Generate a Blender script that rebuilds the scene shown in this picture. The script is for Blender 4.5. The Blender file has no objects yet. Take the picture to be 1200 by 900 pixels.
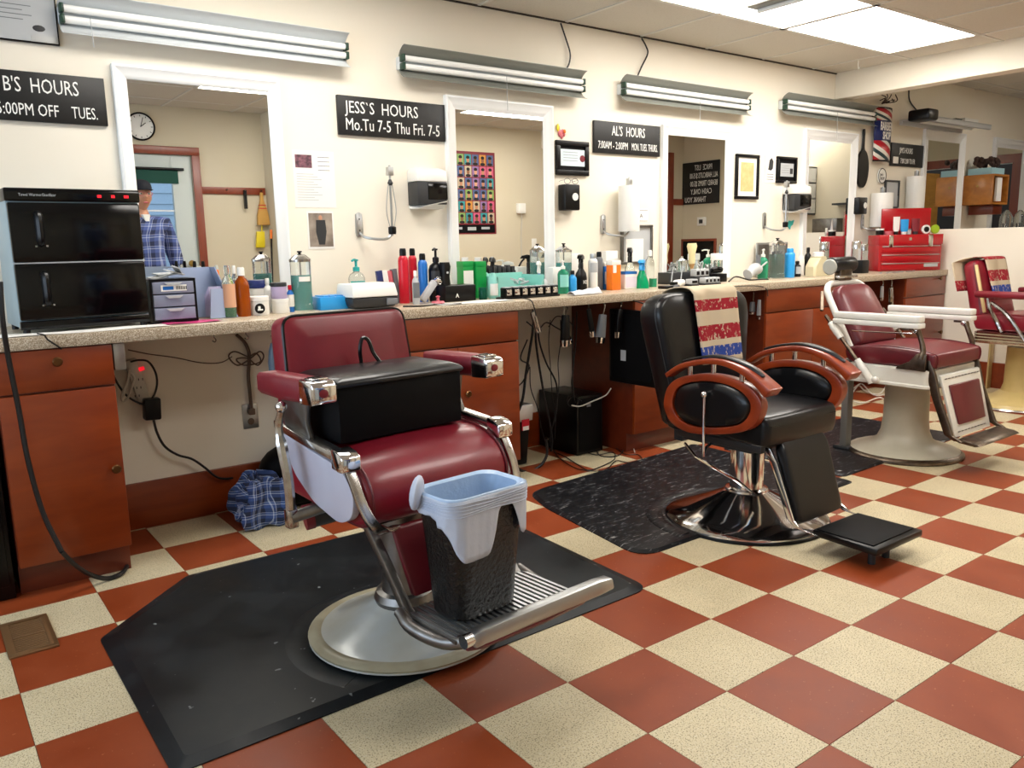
import bpy, bmesh, math, random
from mathutils import Vector, Matrix, Euler
random.seed(7)
SC = bpy.context.scene
COL = SC.collection
PI = math.pi

# ---------------------------------------------------------------- camera
FPX = 950.054                       # focal length in pixels of a 1200x900 frame
YAW, PITCH, ROLL, CAMH = 0.642, 0.171, -0.021, 1.204
cy_, sy_, cp_, sp_ = math.cos(YAW), math.sin(YAW), math.cos(PITCH), math.sin(PITCH)
FWD = Vector((sy_ * cp_, cy_ * cp_, -sp_))
_r = Vector((cy_, -sy_, 0)); _u = _r.cross(FWD)
RIGHT = math.cos(ROLL) * _r + math.sin(ROLL) * _u
UP = -math.sin(ROLL) * _r + math.cos(ROLL) * _u
CAM = Vector((0, 0, CAMH))
cd = bpy.data.cameras.new('camera'); cam = bpy.data.objects.new('camera', cd); COL.objects.link(cam)
cd.sensor_width = 36; cd.lens = FPX / 1200 * 36; cd.clip_start = 0.02; cd.clip_end = 60
m3 = Matrix((RIGHT, UP, -FWD)).transposed()
cam.matrix_world = Matrix.Translation(CAM) @ m3.to_4x4()
SC.camera = cam

# ---------------------------------------------------------------- world, light, exposure
w = bpy.data.worlds.new('world'); SC.world = w; w.use_nodes = True
bg = w.node_tree.nodes['Background']; bg.inputs[0].default_value = (0.62, 0.78, 1.0, 1); bg.inputs[1].default_value = 2.2
SC.view_settings.view_transform = 'Standard'; SC.view_settings.look = 'None'
SC.view_settings.exposure = -0.15; SC.view_settings.gamma = 1.0; SC.view_settings.use_curve_mapping = False
PANEL_POWER = 17.0                  # radiance of the ceiling light diffusers
def area(name, loc, rot, sx, sy, power, col):
    l = bpy.data.lights.new(name, 'AREA'); l.shape = 'RECTANGLE'; l.size = sx; l.size_y = sy; l.energy = power; l.color = col
    o = bpy.data.objects.new(name, l); COL.objects.link(o); o.location = loc; o.rotation_euler = rot
    return o
# daylight falling in through the shop window in the left wall
area('window_daylight', (-2.02, 1.9, 1.45), (0, -PI / 2, 0), 1.5, 2.6, 55, (0.70, 0.84, 1.0))

# ---------------------------------------------------------------- picture -> place
def ray(px, py):
    return RIGHT * ((px - 600) / FPX) - UP * ((py - 450) / FPX) + FWD
def onY(px, py, Y=3.75):
    d = ray(px, py); return CAM + d * ((Y - CAM.y) / d.y)
def onZ(px, py, z):
    d = ray(px, py); return CAM + d * ((z - CAM.z) / d.z)
def depth(p): return (Vector(p) - CAM).dot(FWD)

# ---------------------------------------------------------------- materials
def lin(h):
    h = h.lstrip('#'); o = []
    for i in (0, 2, 4):
        c = int(h[i:i + 2], 16) / 255
        o.append(c / 12.92 if c <= 0.04045 else ((c + 0.055) / 1.055) ** 2.4)
    return (*o, 1)
MATS = {}
def mat(name, hx='#808080', r=0.5, m=0.0, bump=None, mott=None, coat=0, trans=0, emis=0, spec=None, aniso=None, alpha=None, ior=None):
    if name in MATS: return MATS[name]
    mt = bpy.data.materials.new(name); mt.use_nodes = True; MATS[name] = mt
    nt = mt.node_tree; b = nt.nodes['Principled BSDF']; N = nt.nodes.new; L = nt.links.new
    b.inputs['Base Color'].default_value = lin(hx); b.inputs['Roughness'].default_value = r; b.inputs['Metallic'].default_value = m
    if coat: b.inputs['Coat Weight'].default_value = coat; b.inputs['Coat Roughness'].default_value = 0.08
    if trans: b.inputs['Transmission Weight'].default_value = trans
    if ior: b.inputs['IOR'].default_value = ior
    if alpha is not None: b.inputs['Alpha'].default_value = alpha
    if spec is not None: b.inputs['Specular IOR Level'].default_value = spec
    if emis:
        b.inputs['Emission Color'].default_value = lin(hx); b.inputs['Emission Strength'].default_value = emis
    tc = N('ShaderNodeTexCoord')
    vec = tc.outputs['Object']
    if aniso:
        mp = N('ShaderNodeMapping'); mp.inputs['Scale'].default_value = aniso; L(vec, mp.inputs[0]); vec = mp.outputs[0]
    if bump:
        n = N('ShaderNodeTexNoise'); n.inputs['Scale'].default_value = bump[0]; n.inputs['Detail'].default_value = 3; L(vec, n.inputs['Vector'])
        bp = N('ShaderNodeBump'); bp.inputs['Strength'].default_value = bump[1]; bp.inputs['Distance'].default_value = bump[2] if len(bump) > 2 else 0.002
        L(n.outputs[0], bp.inputs['Height']); L(bp.outputs[0], b.inputs['Normal'])
    if mott:   # (scale, second colour, amount 0..1[, contrast low, high])
        n = N('ShaderNodeTexNoise'); n.inputs['Scale'].default_value = mott[0]; n.inputs['Detail'].default_value = 4; L(vec, n.inputs['Vector'])
        cr_ = N('ShaderNodeValToRGB'); lo, hi = (mott[3], mott[4]) if len(mott) > 4 else (0.35, 0.65)
        cr_.color_ramp.elements[0].position = lo; cr_.color_ramp.elements[1].position = hi
        c0 = lin(hx); c1 = lin(mott[1]); a = mott[2]
        cr_.color_ramp.elements[0].color = c0; cr_.color_ramp.elements[1].color = tuple(c0[i] * (1 - a) + c1[i] * a for i in range(3)) + (1,)
        L(n.outputs[0], cr_.inputs[0]); L(cr_.outputs[0], b.inputs['Base Color'])
    return mt
def nodes_of(name, r, m=0):
    mt = mat(name, '#808080', r, m); nt = mt.node_tree
    return mt, nt, nt.nodes['Principled BSDF'], nt.nodes.new, nt.links.new
def ramp(N, stops, interp='LINEAR'):
    n = N('ShaderNodeValToRGB'); cr_ = n.color_ramp; cr_.interpolation = interp
    while len(cr_.elements) < len(stops): cr_.elements.new(0.5)
    for e, (p, c) in zip(cr_.elements, stops): e.position = p; e.color = lin(c) if isinstance(c, str) else c
    return n
def mixrgb(N, L, fac, a, b):
    x = N('ShaderNodeMix'); x.data_type = 'RGBA'
    for sock, v in ((x.inputs[0], fac), (x.inputs[6], a), (x.inputs[7], b)):
        if hasattr(v, 'links'): L(v, sock)
        else: sock.default_value = v
    return x.outputs[2]

def tile_mat(name, base, spots, scale, r):
    mt, nt, b, N, L = nodes_of(name, r)
    tc = N('ShaderNodeTexCoord'); oi = N('ShaderNodeObjectInfo'); ad = N('ShaderNodeVectorMath'); ad.operation = 'ADD'
    sc_ = N('ShaderNodeVectorMath'); sc_.operation = 'SCALE'; sc_.inputs[3].default_value = 40
    cv = N('ShaderNodeCombineXYZ'); L(oi.outputs['Random'], cv.inputs[0]); L(oi.outputs['Random'], cv.inputs[1])
    L(cv.outputs[0], sc_.inputs[0]); L(tc.outputs['Object'], ad.inputs[0]); L(sc_.outputs[0], ad.inputs[1])
    big = N('ShaderNodeTexNoise'); big.inputs['Scale'].default_value = 7; big.inputs['Detail'].default_value = 5; L(ad.outputs[0], big.inputs[0])
    rb = ramp(N, [(0.3, base[0]), (0.7, base[1])]); L(big.outputs[0], rb.inputs[0]); col = rb.outputs[0]
    for i, (c, sc2, th) in enumerate(spots):
        n = N('ShaderNodeTexNoise'); n.inputs['Scale'].default_value = sc2; n.inputs['Detail'].default_value = 2
        L(ad.outputs[0], n.inputs[0])
        rr = ramp(N, [(th, (0, 0, 0, 1)), (th + 0.03, (1, 1, 1, 1))]); L(n.outputs[0], rr.inputs[0])
        col = mixrgb(N, L, rr.outputs[0], col, lin(c))
    L(col, b.inputs['Base Color'])
    # per-piece tone and scuffed gloss
    hv = N('ShaderNodeHueSaturation'); mr = N('ShaderNodeMapRange'); mr.inputs[3].default_value = 0.93; mr.inputs[4].default_value = 1.06
    L(oi.outputs['Random'], mr.inputs[0]); L(mr.outputs[0], hv.inputs['Value']); L(col, hv.inputs['Color']); L(hv.outputs[0], b.inputs['Base Color'])
    m2 = N('ShaderNodeMapRange'); m2.inputs[3].default_value = r - 0.08; m2.inputs[4].default_value = r + 0.14; L(big.outputs[0], m2.inputs[0]); L(m2.outputs[0], b.inputs['Roughness']); b.inputs['Specular IOR Level'].default_value = 0.3
    return mt
tile_mat('tile_red', ('#813617', '#8e4222'), [('#a2603f', 90, 0.70)], 60, 0.40)
tile_mat('tile_cream', ('#c2b594', '#cfc2a1'), [('#85785f', 230, 0.585), ('#4f4536', 290, 0.63), ('#cbc1a6', 120, 0.62)], 60, 0.40)

def wood(name, a, b2, r=0.35, along=(14, 14, 1.2), coat=0.25):
    mt, nt, b, N, L = nodes_of(name, r)
    tc = N('ShaderNodeTexCoord'); mp = N('ShaderNodeMapping'); mp.inputs['Scale'].default_value = along; L(tc.outputs['Object'], mp.inputs[0])
    n = N('ShaderNodeTexNoise'); n.inputs['Scale'].default_value = 3; n.inputs['Detail'].default_value = 6; n.inputs['Distortion'].default_value = 0.6
    L(mp.outputs[0], n.inputs[0]); rr = ramp(N, [(0.3, a), (0.72, b2)]); L(n.outputs[0], rr.inputs[0]); L(rr.outputs[0], b.inputs['Base Color'])
    b.inputs['Coat Weight'].default_value = coat; b.inputs['Coat Roughness'].default_value = 0.25
    return mt
wood('cherry', '#742803', '#8a380c', along=(1.0, 6, 5))
wood('cherry_upright', '#6c2503', '#82340c', along=(7, 6, 1.0))
wood('cherry_dark', '#5a1f0d', '#6d2a12', along=(1, 5, 5))
wood('arm_wood', '#7c2606', '#9c3c10', along=(5, 2, 5), coat=0.6)
wood('door_trim', '#7a3018', '#8a3b1f', along=(5, 5, 1))
wood('honey_wood', '#a0611f', '#bd7a2e', along=(1, 5, 6))
wood('board_wood', '#b9a068', '#cdb67e', along=(8, 8, 1))
wood('beech', '#c8965a', '#dcae72', along=(8, 8, 1))

mt, nt, b, N, L = nodes_of('counter_laminate', 0.35)
tc = N('ShaderNodeTexCoord'); col = None
n1 = N('ShaderNodeTexNoise'); n1.inputs['Scale'].default_value = 260; n1.inputs['Detail'].default_value = 2; L(tc.outputs['Object'], n1.inputs[0])
r1 = ramp(N, [(0.38, '#8f7c63'), (0.47, '#b3a189'), (0.56, '#bcab93'), (0.64, '#e0d6c2')]); L(n1.outputs[0], r1.inputs[0]); L(r1.outputs[0], b.inputs['Base Color'])

mt, nt, b, N, L = nodes_of('marbled_rubber', 0.42)
tc = N('ShaderNodeTexCoord'); mp = N('ShaderNodeMapping'); mp.inputs['Scale'].default_value = (9, 42, 1); mp.inputs['Rotation'].default_value = (0, 0, 0.25); L(tc.outputs['Object'], mp.inputs[0])
n1 = N('ShaderNodeTexNoise'); n1.inputs['Scale'].default_value = 1.6; n1.inputs['Detail'].default_value = 5; n1.inputs['Roughness'].default_value = 0.65; n1.inputs['Distortion'].default_value = 0.9; L(mp.outputs[0], n1.inputs[0])
r1 = ramp(N, [(0.0, '#0a0b0e'), (0.56, '#101115'), (0.62, '#4c4d52'), (0.70, '#a2a2a0')]); L(n1.outputs[0], r1.inputs[0]); L(r1.outputs[0], b.inputs['Base Color']); b.inputs['Specular IOR Level'].default_value = 0.25

mt, nt, b, N, L = nodes_of('worn_rubber', 0.40)
tc = N('ShaderNodeTexCoord'); n1 = N('ShaderNodeTexNoise'); n1.inputs['Scale'].default_value = 4; n1.inputs['Detail'].default_value = 8; n1.inputs['Roughness'].default_value = 0.62; L(tc.outputs['Object'], n1.inputs[0])
r1 = ramp(N, [(0.3, '#0e1113'), (0.52, '#161a1d'), (0.75, '#25292c')]); L(n1.outputs[0], r1.inputs[0])
n2 = N('ShaderNodeTexNoise'); n2.inputs['Scale'].default_value = 28; n2.inputs['Detail'].default_value = 2; L(tc.outputs['Object'], n2.inputs[0])
r2 = ramp(N, [(0.735, (0, 0, 0, 1)), (0.76, (1, 1, 1, 1))]); L(n2.outputs[0], r2.inputs[0])
L(mixrgb(N, L, r2.outputs[0], r1.outputs[0], lin('#7d8283')), b.inputs['Base Color']); b.inputs['Specular IOR Level'].default_value = 0.25
r3 = ramp(N, [(0.3, (0.30,) * 3 + (1,)), (0.7, (0.55,) * 3 + (1,))]); L(n1.outputs[0], r3.inputs[0]); L(r3.outputs[0], b.inputs['Roughness'])

def leather(name, hx, hx2, r=0.36):
    return mat(name, hx, r, bump=(170, 0.18, 0.0012), mott=(7, hx2, 0.6), coat=0.15)
leather('burgundy_leather', '#86182a', '#6f1220'); leather('oxblood_leather', '#681822', '#541219'); leather('black_leather', '#090a0d', '#0e1014', 0.34); MATS['black_leather'].node_tree.nodes['Principled BSDF'].inputs['Specular IOR Level'].default_value = 0.35
mat('maroon_arm', '#7a1a28', 0.4, bump=(150, .15, .001), mott=(9, '#7d2530', 0.5))
mat('wall_paint', '#f0e9da', 0.7, bump=(60, 0.15, 0.001), mott=(1.3, '#ebe2d0', 0.6))
mat('back_paint', '#d2c8b2', 0.7, bump=(60, 0.15, 0.001), mott=(1.3, '#cfc3a6', 0.6))
mat('white_paint', '#eef0f0', 0.35)
mat('ceiling_board', '#d2cdc2', 0.85, bump=(140, 0.5, 0.002), mott=(90, '#bdb7aa', 0.5, 0.55, 0.7))
mat('grid_metal', '#d8d6cf', 0.5)
mat('chrome', '#e6e6e8', 0.09, 1.0)
mat('worn_chrome', '#c9c7c4', 0.2, 1.0, mott=(30, '#8f8983', 0.6))
mat('brushed_steel', '#8b8a88', 0.38, 1.0, mott=(18, '#5f5a55', 0.5))
mat('bronze_metal', '#7a6c5e', 0.33, 1.0, mott=(25, '#4e443a', 0.7))
mat('aluminium', '#b9bcbe', 0.35, 1.0)
mat('white_enamel', '#e8e8e2', 0.22, mott=(6, '#dcdacf', 0.6), coat=0.3)
mat('grey_enamel', '#b3b7b4', 0.3, mott=(5, '#a59f8c', 0.8), coat=0.25)
mat('tan_enamel', '#a39c84', 0.4, mott=(9, '#857a5f', 0.6))
mat('lilac_enamel', '#c3c3d2', 0.28, coat=0.25, mott=(5, '#b3b4c6', .5))
mat('cream_enamel', '#c5c1b0', 0.35, mott=(5, '#b3ad99', 0.7))
mat('yellow_enamel', '#c8b176', 0.35, mott=(6, '#b09a60', 0.6))
mat('black_plastic', '#060608', 0.32, spec=0.3); mat('black_gloss', '#040507', 0.12, spec=0.35); mat('black_matte', '#040406', 0.6, spec=0.15)
mat('dark_grey', '#2b2d30', 0.45); mat('mid_grey', '#6f7276', 0.45); mat('light_grey', '#b6b9bb', 0.45)
mat('white_plastic', '#ecebe6', 0.35); mat('paper', '#eeece6', 0.7); mat('cream_paper', '#d9c08a', 0.7, mott=(30, '#c4a66a', 0.6))
mat('tube_white', '#f4f6f4', 0.25)
mat('socket_green', '#123a2a', 0.4)
mat('fixture_grey', '#8f9189', 0.35, 0.3); mat('fixture_white', '#cfd4d6', 0.35)
mat('sign_black', '#060607', 0.5, mott=(14, '#26282c', 0.6, 0.55, 0.8)); mat('chalk', '#f2f2ee', 0.6)
mat('glass_mirror', '#f2f4f2', 0.0, 1.0)
mat('diffuser', '#fffaf2', 0.5, emis=PANEL_POWER)
mat('daylight_door_glass', '#dfeaf5', 0.05, trans=1.0, ior=1.05)
mat('red_led', '#e01828', 0.4, emis=1.2)
mat('cord_black', '#0d0d0e', 0.45); mat('cord_white', '#cfcabf', 0.5); mat('cord_brown', '#5a4536', 0.5)
mat('bag_white', '#c9d3e6', 0.35, alpha=0.93, bump=(40, 0.5, 0.004)); mat('bag_inside', '#a9c3e2', 0.35, bump=(40, 0.5, 0.004))
mat('brass', '#b39350', 0.3, 1.0); mat('knob_bronze', '#6b4a2c', 0.3, 0.9)
mat('vent_bronze', '#8a6a48', 0.45, 0.6)
mat('skin', '#c08a6c', 0.5); mat('hair_dark', '#1a120d', 0.7); mat('denim', '#2a3550', 0.8, bump=(200, .3, .001))
for nme, hx in dict(red='#c4132a', blue='#1f6fc4', teal='#2aa7a4', green='#149a48', dgreen='#0f5a2c', orange='#f07a1a', amber='#a84a10', pink='#d03a78',
                    sky='#2a9ae0', mint='#8fd3c8', lav='#b6a8cc', navy='#1c2a66', yellow='#e6cf2a', cream='#e8d8a4', rosy='#c4606a', lime='#9ab82a').items():
    mat('pl_' + nme, hx, 0.3)
mat('toolbox_red', '#b00f1c', 0.25, coat=0.4)
def clear(name, hx, r=0.03, tr=0.9):
    return mat(name, hx, r, trans=tr, ior=1.3)
clear('clear_plastic', '#eef4f2'); clear('clear_glass', '#f0f6f4'); clear('smoke_drawer', '#9aa0b8', 0.25, 0.25)
clear('teal_liquid', '#1aa8a0', 0.05, 0.45); clear('green_liquid', '#1f9a50', 0.05, 0.45); clear('amber_bottle', '#b0520f', 0.08, 0.45); clear('green_clear', '#3fae86', 0.08, 0.5)
clear('dark_green_liquid', '#0f5a44', 0.05, 0.4); clear('yellow_liquid', '#e0b05a', 0.1, 0.3); clear('milky', '#efe6c2', 0.2, 0.35); clear('emerald', '#10a870', 0.1, 0.35)

def plaid(name, base, light, dark, sc_=22):
    mt, nt, b, N, L = nodes_of(name, 0.85)
    tc = N('ShaderNodeTexCoord'); sp = N('ShaderNodeSeparateXYZ')
    nz = N('ShaderNodeTexNoise'); nz.inputs['Scale'].default_value = 3; L(tc.outputs['Object'], nz.inputs[0])
    va = N('ShaderNodeVectorMath'); va.operation = 'MULTIPLY_ADD'; va.inputs[1].default_value = (0.04,) * 3; L(nz.outputs[1], va.inputs[0]); L(tc.outputs['Object'], va.inputs[2])
    L(va.outputs[0], sp.inputs[0]); col = None; outs = []
    sm = N('ShaderNodeMath'); sm.operation = 'ADD'; L(sp.outputs[0], sm.inputs[0]); L(sp.outputs[1], sm.inputs[1])
    for src in (sm.outputs[0], sp.outputs[2]):
        mu = N('ShaderNodeMath'); mu.operation = 'MULTIPLY'; mu.inputs[1].default_value = sc_; L(src, mu.inputs[0])
        fr = N('ShaderNodeMath'); fr.operation = 'FRACT'; L(mu.outputs[0], fr.inputs[0])
        rr = ramp(N, [(0, dark), (0.30, base), (0.62, light), (0.70, base), (0.85, light), (0.9, dark)], 'CONSTANT'); L(fr.outputs[0], rr.inputs[0]); outs.append(rr.outputs[0])
    L(mixrgb(N, L, 0.5, outs[0], outs[1]), b.inputs['Base Color'])
    return mt
plaid('plaid_blue', '#35508a', '#b9c6e0', '#18233f'); plaid('plaid_shirt', '#4d5f9c', '#b4bfe0', '#222a4c', 11)

mt, nt, b, N, L = nodes_of('flag_cloth', 0.9)
tc = N('ShaderNodeTexCoord'); sp = N('ShaderNodeSeparateXYZ'); L(tc.outputs['UV'], sp.inputs[0])
rr = ramp(N, [(0, '#9c1226'), (0.12, '#cdbda2'), (0.45, '#9c1226'), (0.55, '#cdbda2'), (0.67, '#9c1226'), (0.80, '#cdbda2'), (0.85, '#2a469a'), (0.95, '#cdbda2')], 'CONSTANT'); L(sp.outputs[1], rr.inputs[0])
nz = N('ShaderNodeTexNoise'); nz.inputs['Scale'].default_value = 16; nz.inputs['Detail'].default_value = 6; nz.inputs['Roughness'].default_value = 0.7; L(tc.outputs['UV'], nz.inputs[0])
r2 = ramp(N, [(0.56, (0, 0, 0, 1)), (0.59, (1, 1, 1, 1))]); L(nz.outputs[0], r2.inputs[0])
L(mixrgb(N, L, r2.outputs[0], rr.outputs[0], lin('#cdbda2')), b.inputs['Base Color'])

# ---------------------------------------------------------------- mesh collector
def cr(pts, k=6, closed=False):
    P = [Vector(p) for p in pts]; n = len(P); out = []
    if n < 3: return P
    rng = n if closed else n - 1
    for i in range(rng):
        p0 = P[(i - 1) % n] if closed or i > 0 else P[0] * 2 - P[1]
        p1 = P[i]; p2 = P[(i + 1) % n]
        p3 = P[(i + 2) % n] if closed or i + 2 < n else P[-1] * 2 - P[-2]
        for j in range(k):
            t = j / k
            out.append(0.5 * ((2 * p1) + (p2 - p0) * t + (2 * p0 - 5 * p1 + 4 * p2 - p3) * t * t + (3 * p1 - p0 - 3 * p2 + p3) * t ** 3))
    if not closed: out.append(P[-1])
    return out
class G:
    def __init__(s): s.v = []; s.f = []; s.uv = None
    def add(s, vs, fs, Mx=None):
        b = len(s.v)
        s.v += [tuple(Mx @ Vector(p)) if Mx else tuple(p) for p in vs]
        s.f += [tuple(i + b for i in f) for f in fs]; return s
    def box(s, c, d, rot=None):
        x, y, z = d[0] / 2, d[1] / 2, d[2] / 2
        vs = [(i, j, k) for i in (-x, x) for j in (-y, y) for k in (-z, z)]
        Mx = Matrix.Translation(c) @ (Euler(rot).to_matrix().to_4x4() if rot else Matrix.Identity(4))
        return s.add(vs, [(0, 1, 3, 2), (4, 6, 7, 5), (0, 4, 5, 1), (2, 3, 7, 6), (0, 2, 6, 4), (1, 5, 7, 3)], Mx)
    def bx(s, x0, x1, y0, y1, z0, z1):
        return s.box(((x0 + x1) / 2, (y0 + y1) / 2, (z0 + z1) / 2), (x1 - x0, y1 - y0, z1 - z0))
    def tube(s, pts, r, n=8, closed=False, k=0, cap=True):
        P = cr(pts, k, closed) if k else [Vector(p) for p in pts]
        rs = r if isinstance(r, (list, tuple)) else [r] * len(P)
        if len(rs) != len(P): rs = [rs[min(len(rs) - 1, int(i * (len(rs) - 1) / max(1, len(P) - 1) + 0.5))] for i in range(len(P))]
        m = len(P); T = []
        for i in range(m):
            a = P[(i - 1) % m] if closed or i else P[i]; c = P[(i + 1) % m] if closed or i < m - 1 else P[i]
            t = c - a; T.append(t.normalized() if t.length > 1e-9 else Vector((0, 0, 1)))
        u = T[0].orthogonal().normalized(); vs = []
        for i in range(m):
            u = (u - T[i] * u.dot(T[i])); u = u.normalized() if u.length > 1e-6 else T[i].orthogonal().normalized(); w_ = T[i].cross(u)
            for j in range(n):
                a = 2 * PI * j / n; vs.append(P[i] + (u * math.cos(a) + w_ * math.sin(a)) * rs[i])
        fs = []
        for i in range(m if closed else m - 1):
            for j in range(n):
                fs.append((i * n + j, i * n + (j + 1) % n, ((i + 1) % m) * n + (j + 1) % n, ((i + 1) % m) * n + j))
        if cap and not closed: fs.append(tuple(range(n - 1, -1, -1))); fs.append(tuple((m - 1) * n + j for j in range(n)))
        return s.add(vs, fs)
    def cyl(s, p0, p1, r0, r1=None, n=16): return s.tube([p0, p1], [r0, r0 if r1 is None else r1], n)
    def lathe(s, prof, c=(0, 0, 0), n=24, rot=None, cap=True):
        vs = []; fs = []
        for r, z in prof:
            for j in range(n): a = 2 * PI * j / n; vs.append((r * math.cos(a), r * math.sin(a), z))
        for i in range(len(prof) - 1):
            for j in range(n): fs.append((i * n + j, i * n + (j + 1) % n, (i + 1) * n + (j + 1) % n, (i + 1) * n + j))
        if cap and prof[0][0] > 1e-6: fs.append(tuple(range(n - 1, -1, -1)))
        if cap and prof[-1][0] > 1e-6: fs.append(tuple((len(prof) - 1) * n + j for j in range(n)))
        Mx = Matrix.Translation(c) @ (Euler(rot).to_matrix().to_4x4() if rot else Matrix.Identity(4))
        return s.add(vs, fs, Mx)
    def prism(s, pts, ax, a, b):
        n = len(pts)
        def mk(p, t): return {'x': (t, p[0], p[1]), 'y': (p[0], t, p[1]), 'z': (p[0], p[1], t)}[ax]
        return s.add([mk(p, a) for p in pts] + [mk(p, b) for p in pts], [tuple(range(n - 1, -1, -1)), tuple(range(n, 2 * n))] + [(i, (i + 1) % n, (i + 1) % n + n, i + n) for i in range(n)])
    def ell(s, c, rad, e=1.0, n=16, rot=None, e2=None):
        e2 = e if e2 is None else e2
        f = lambda x, p: math.copysign(abs(x) ** p, x)
        vs = []; fs = []; m = n // 2 + 1
        for i in range(m):
            ph = -PI / 2 + PI * i / (m - 1)
            for j in range(n):
                th = 2 * PI * j / n
                vs.append((rad[0] * f(math.cos(ph), e2) * f(math.cos(th), e), rad[1] * f(math.cos(ph), e2) * f(math.sin(th), e), rad[2] * f(math.sin(ph), e2)))
        for i in range(m - 1):
            for j in range(n): fs.append((i * n + j, i * n + (j + 1) % n, (i + 1) * n + (j + 1) % n, (i + 1) * n + j))
        Mx = Matrix.Translation(c) @ (Euler(rot).to_matrix().to_4x4() if rot else Matrix.Identity(4))
        return s.add(vs, fs, Mx)
    def loft(s, rings, cap=True, closed=False):
        n = len(rings[0]); vs = [p for r in rings for p in r]; fs = []; m = len(rings)
        for i in range(m if closed else m - 1):
            for j in range(n): fs.append((i * n + j, i * n + (j + 1) % n, ((i + 1) % m) * n + (j + 1) % n, ((i + 1) % m) * n + j))
        if cap and not closed: fs.append(tuple(range(n - 1, -1, -1))); fs.append(tuple((m - 1) * n + j for j in range(n)))
        return s.add(vs, fs)
    def sheet(s, fn, nu, nv):
        vs = [fn(i / nu, j / nv) for j in range(nv + 1) for i in range(nu + 1)]
        s.uv = [(i / nu, j / nv) for j in range(nv + 1) for i in range(nu + 1)]
        return s.add(vs, [(j * (nu + 1) + i, j * (nu + 1) + i + 1, (j + 1) * (nu + 1) + i + 1, (j + 1) * (nu + 1) + i) for j in range(nv) for i in range(nu)])
    def mesh(s, name, m, bevel=0, seg=2, ang=38, flat=False):
        me = bpy.data.meshes.new(name); me.from_pydata(s.v, [], s.f)
        if s.uv:
            l = me.uv_layers.new(name='UVMap')
            for lp in me.loops: l.data[lp.index].uv = s.uv[lp.vertex_index]
        bm = bmesh.new(); bm.from_mesh(me)
        bmesh.ops.remove_doubles(bm, verts=bm.verts, dist=1e-6)
        bmesh.ops.recalc_face_normals(bm, faces=bm.faces)
        if bevel:
            es = [e for e in bm.edges if len(e.link_faces) == 2 and e.calc_face_angle(0) > math.radians(32)]
            bmesh.ops.bevel(bm, geom=es, offset=bevel, segments=seg, profile=0.5, affect='EDGES', clamp_overlap=True)
        bm.to_mesh(me); bm.free()
        if not flat:
            me.polygons.foreach_set('use_smooth', [True] * len(me.polygons)); me.set_sharp_from_angle(angle=math.radians(ang))
        me.materials.append(MATS[m] if isinstance(m, str) else m)
        return me
    def part(s, name, m, parent=None, bevel=0, seg=2, label=None, solid=0, sub=0, ang=38, loc=None, rz=0, **kw):
        o = bpy.data.objects.new(name, s.mesh(name, m, bevel, seg, ang)); COL.objects.link(o)
        if parent: o.parent = parent
        if loc: o.location = loc
        if rz: o.rotation_euler = (0, 0, rz)
        if label: o['label'] = label
        if solid: md = o.modifiers.new('solid', 'SOLIDIFY'); md.thickness = solid
        if sub: md = o.modifiers.new('sub', 'SUBSURF'); md.levels = sub; md.render_levels = sub
        for k_, v_ in kw.items(): o[k_] = v_
        return o
    def thing(s, name, label, cat, m, loc=(0, 0, 0), rz=0, group=None, **kw):
        o = s.part(name, m, loc=loc, rz=rz, label=label, **kw); o['category'] = cat
        if group: o['group'] = group
        return o
    def struct(s, name, m, **kw):
        o = s.part(name, m, **kw); o['kind'] = 'structure'; return o
def T(name, label, cat, loc=(0, 0, 0), rz=0, group=None):
    o = bpy.data.objects.new(name, None); o.empty_display_size = 0.05; COL.objects.link(o)
    o.location = loc; o.rotation_euler = (0, 0, rz); o['label'] = label; o['category'] = cat
    if group: o['group'] = group
    return o
def text(s, parent, loc, size, m='chalk', sx=1.0, rot=(PI / 2, 0, 0), align='LEFT', ext=0.0006, name='lettering', bold=0.0, shear=0):
    cu = bpy.data.curves.new('t', 'FONT'); cu.body = s; cu.size = size; cu.extrude = ext; cu.align_x = align; cu.offset = bold; cu.resolution_u = 2; cu.shear = shear
    t = bpy.data.objects.new('t', cu); COL.objects.link(t)
    bpy.context.view_layer.update()
    me = bpy.data.meshes.new_from_object(t.evaluated_get(bpy.context.evaluated_depsgraph_get()))
    bpy.data.objects.remove(t); bpy.data.curves.remove(cu)
    me.transform(Matrix.Diagonal((sx, 1, 1, 1))); me.materials.clear(); me.materials.append(MATS[m]); me.name = name
    o = bpy.data.objects.new(name, me); COL.objects.link(o); o.parent = parent; o.location = loc; o.rotation_euler = rot
    return o

# ================================================================ SETTING
TS = 0.3048; TX, TY = 0.7461, 3.4129           # floor tile pitch and one corner
floor = G().bx(-2.0, 10.6, -0.3, 3.75, -0.12, -0.004).struct('floor', mat('grout', '#4a3a2a', 0.8))
def tile_mesh(nm, m):
    g = G().bx(0, TS - 0.0012, 0, TS - 0.0012, -0.004, 0); return g.mesh(nm, m, bevel=0.0006, seg=1)
tm = {0: tile_mesh('tile_red_mesh', 'tile_red'), 1: tile_mesh('tile_cream_mesh', 'tile_cream')}
cells = []; rest = {0: G(), 1: G()}
for i in range(-9, 33):
    for j in range(-2, 13):
        x0 = TX + i * TS; y0 = TY - (j + 1) * TS
        c = Vector((x0 + TS / 2, y0 + TS / 2, 0)); d = depth(c); v = c - CAM
        px = 600 + FPX * v.dot(RIGHT) / d if d > 0.1 else -999; py = 450 - FPX * v.dot(UP) / d if d > 0.1 else -999
        vis = d > 0.1 and -90 < px < 1290 and 0 < py < 1010 and c.y < 3.8 and c.x < 7.0
        cells.append((0 if vis else 1, d, x0, y0, (i + j) % 2))
cells.sort()
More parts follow.
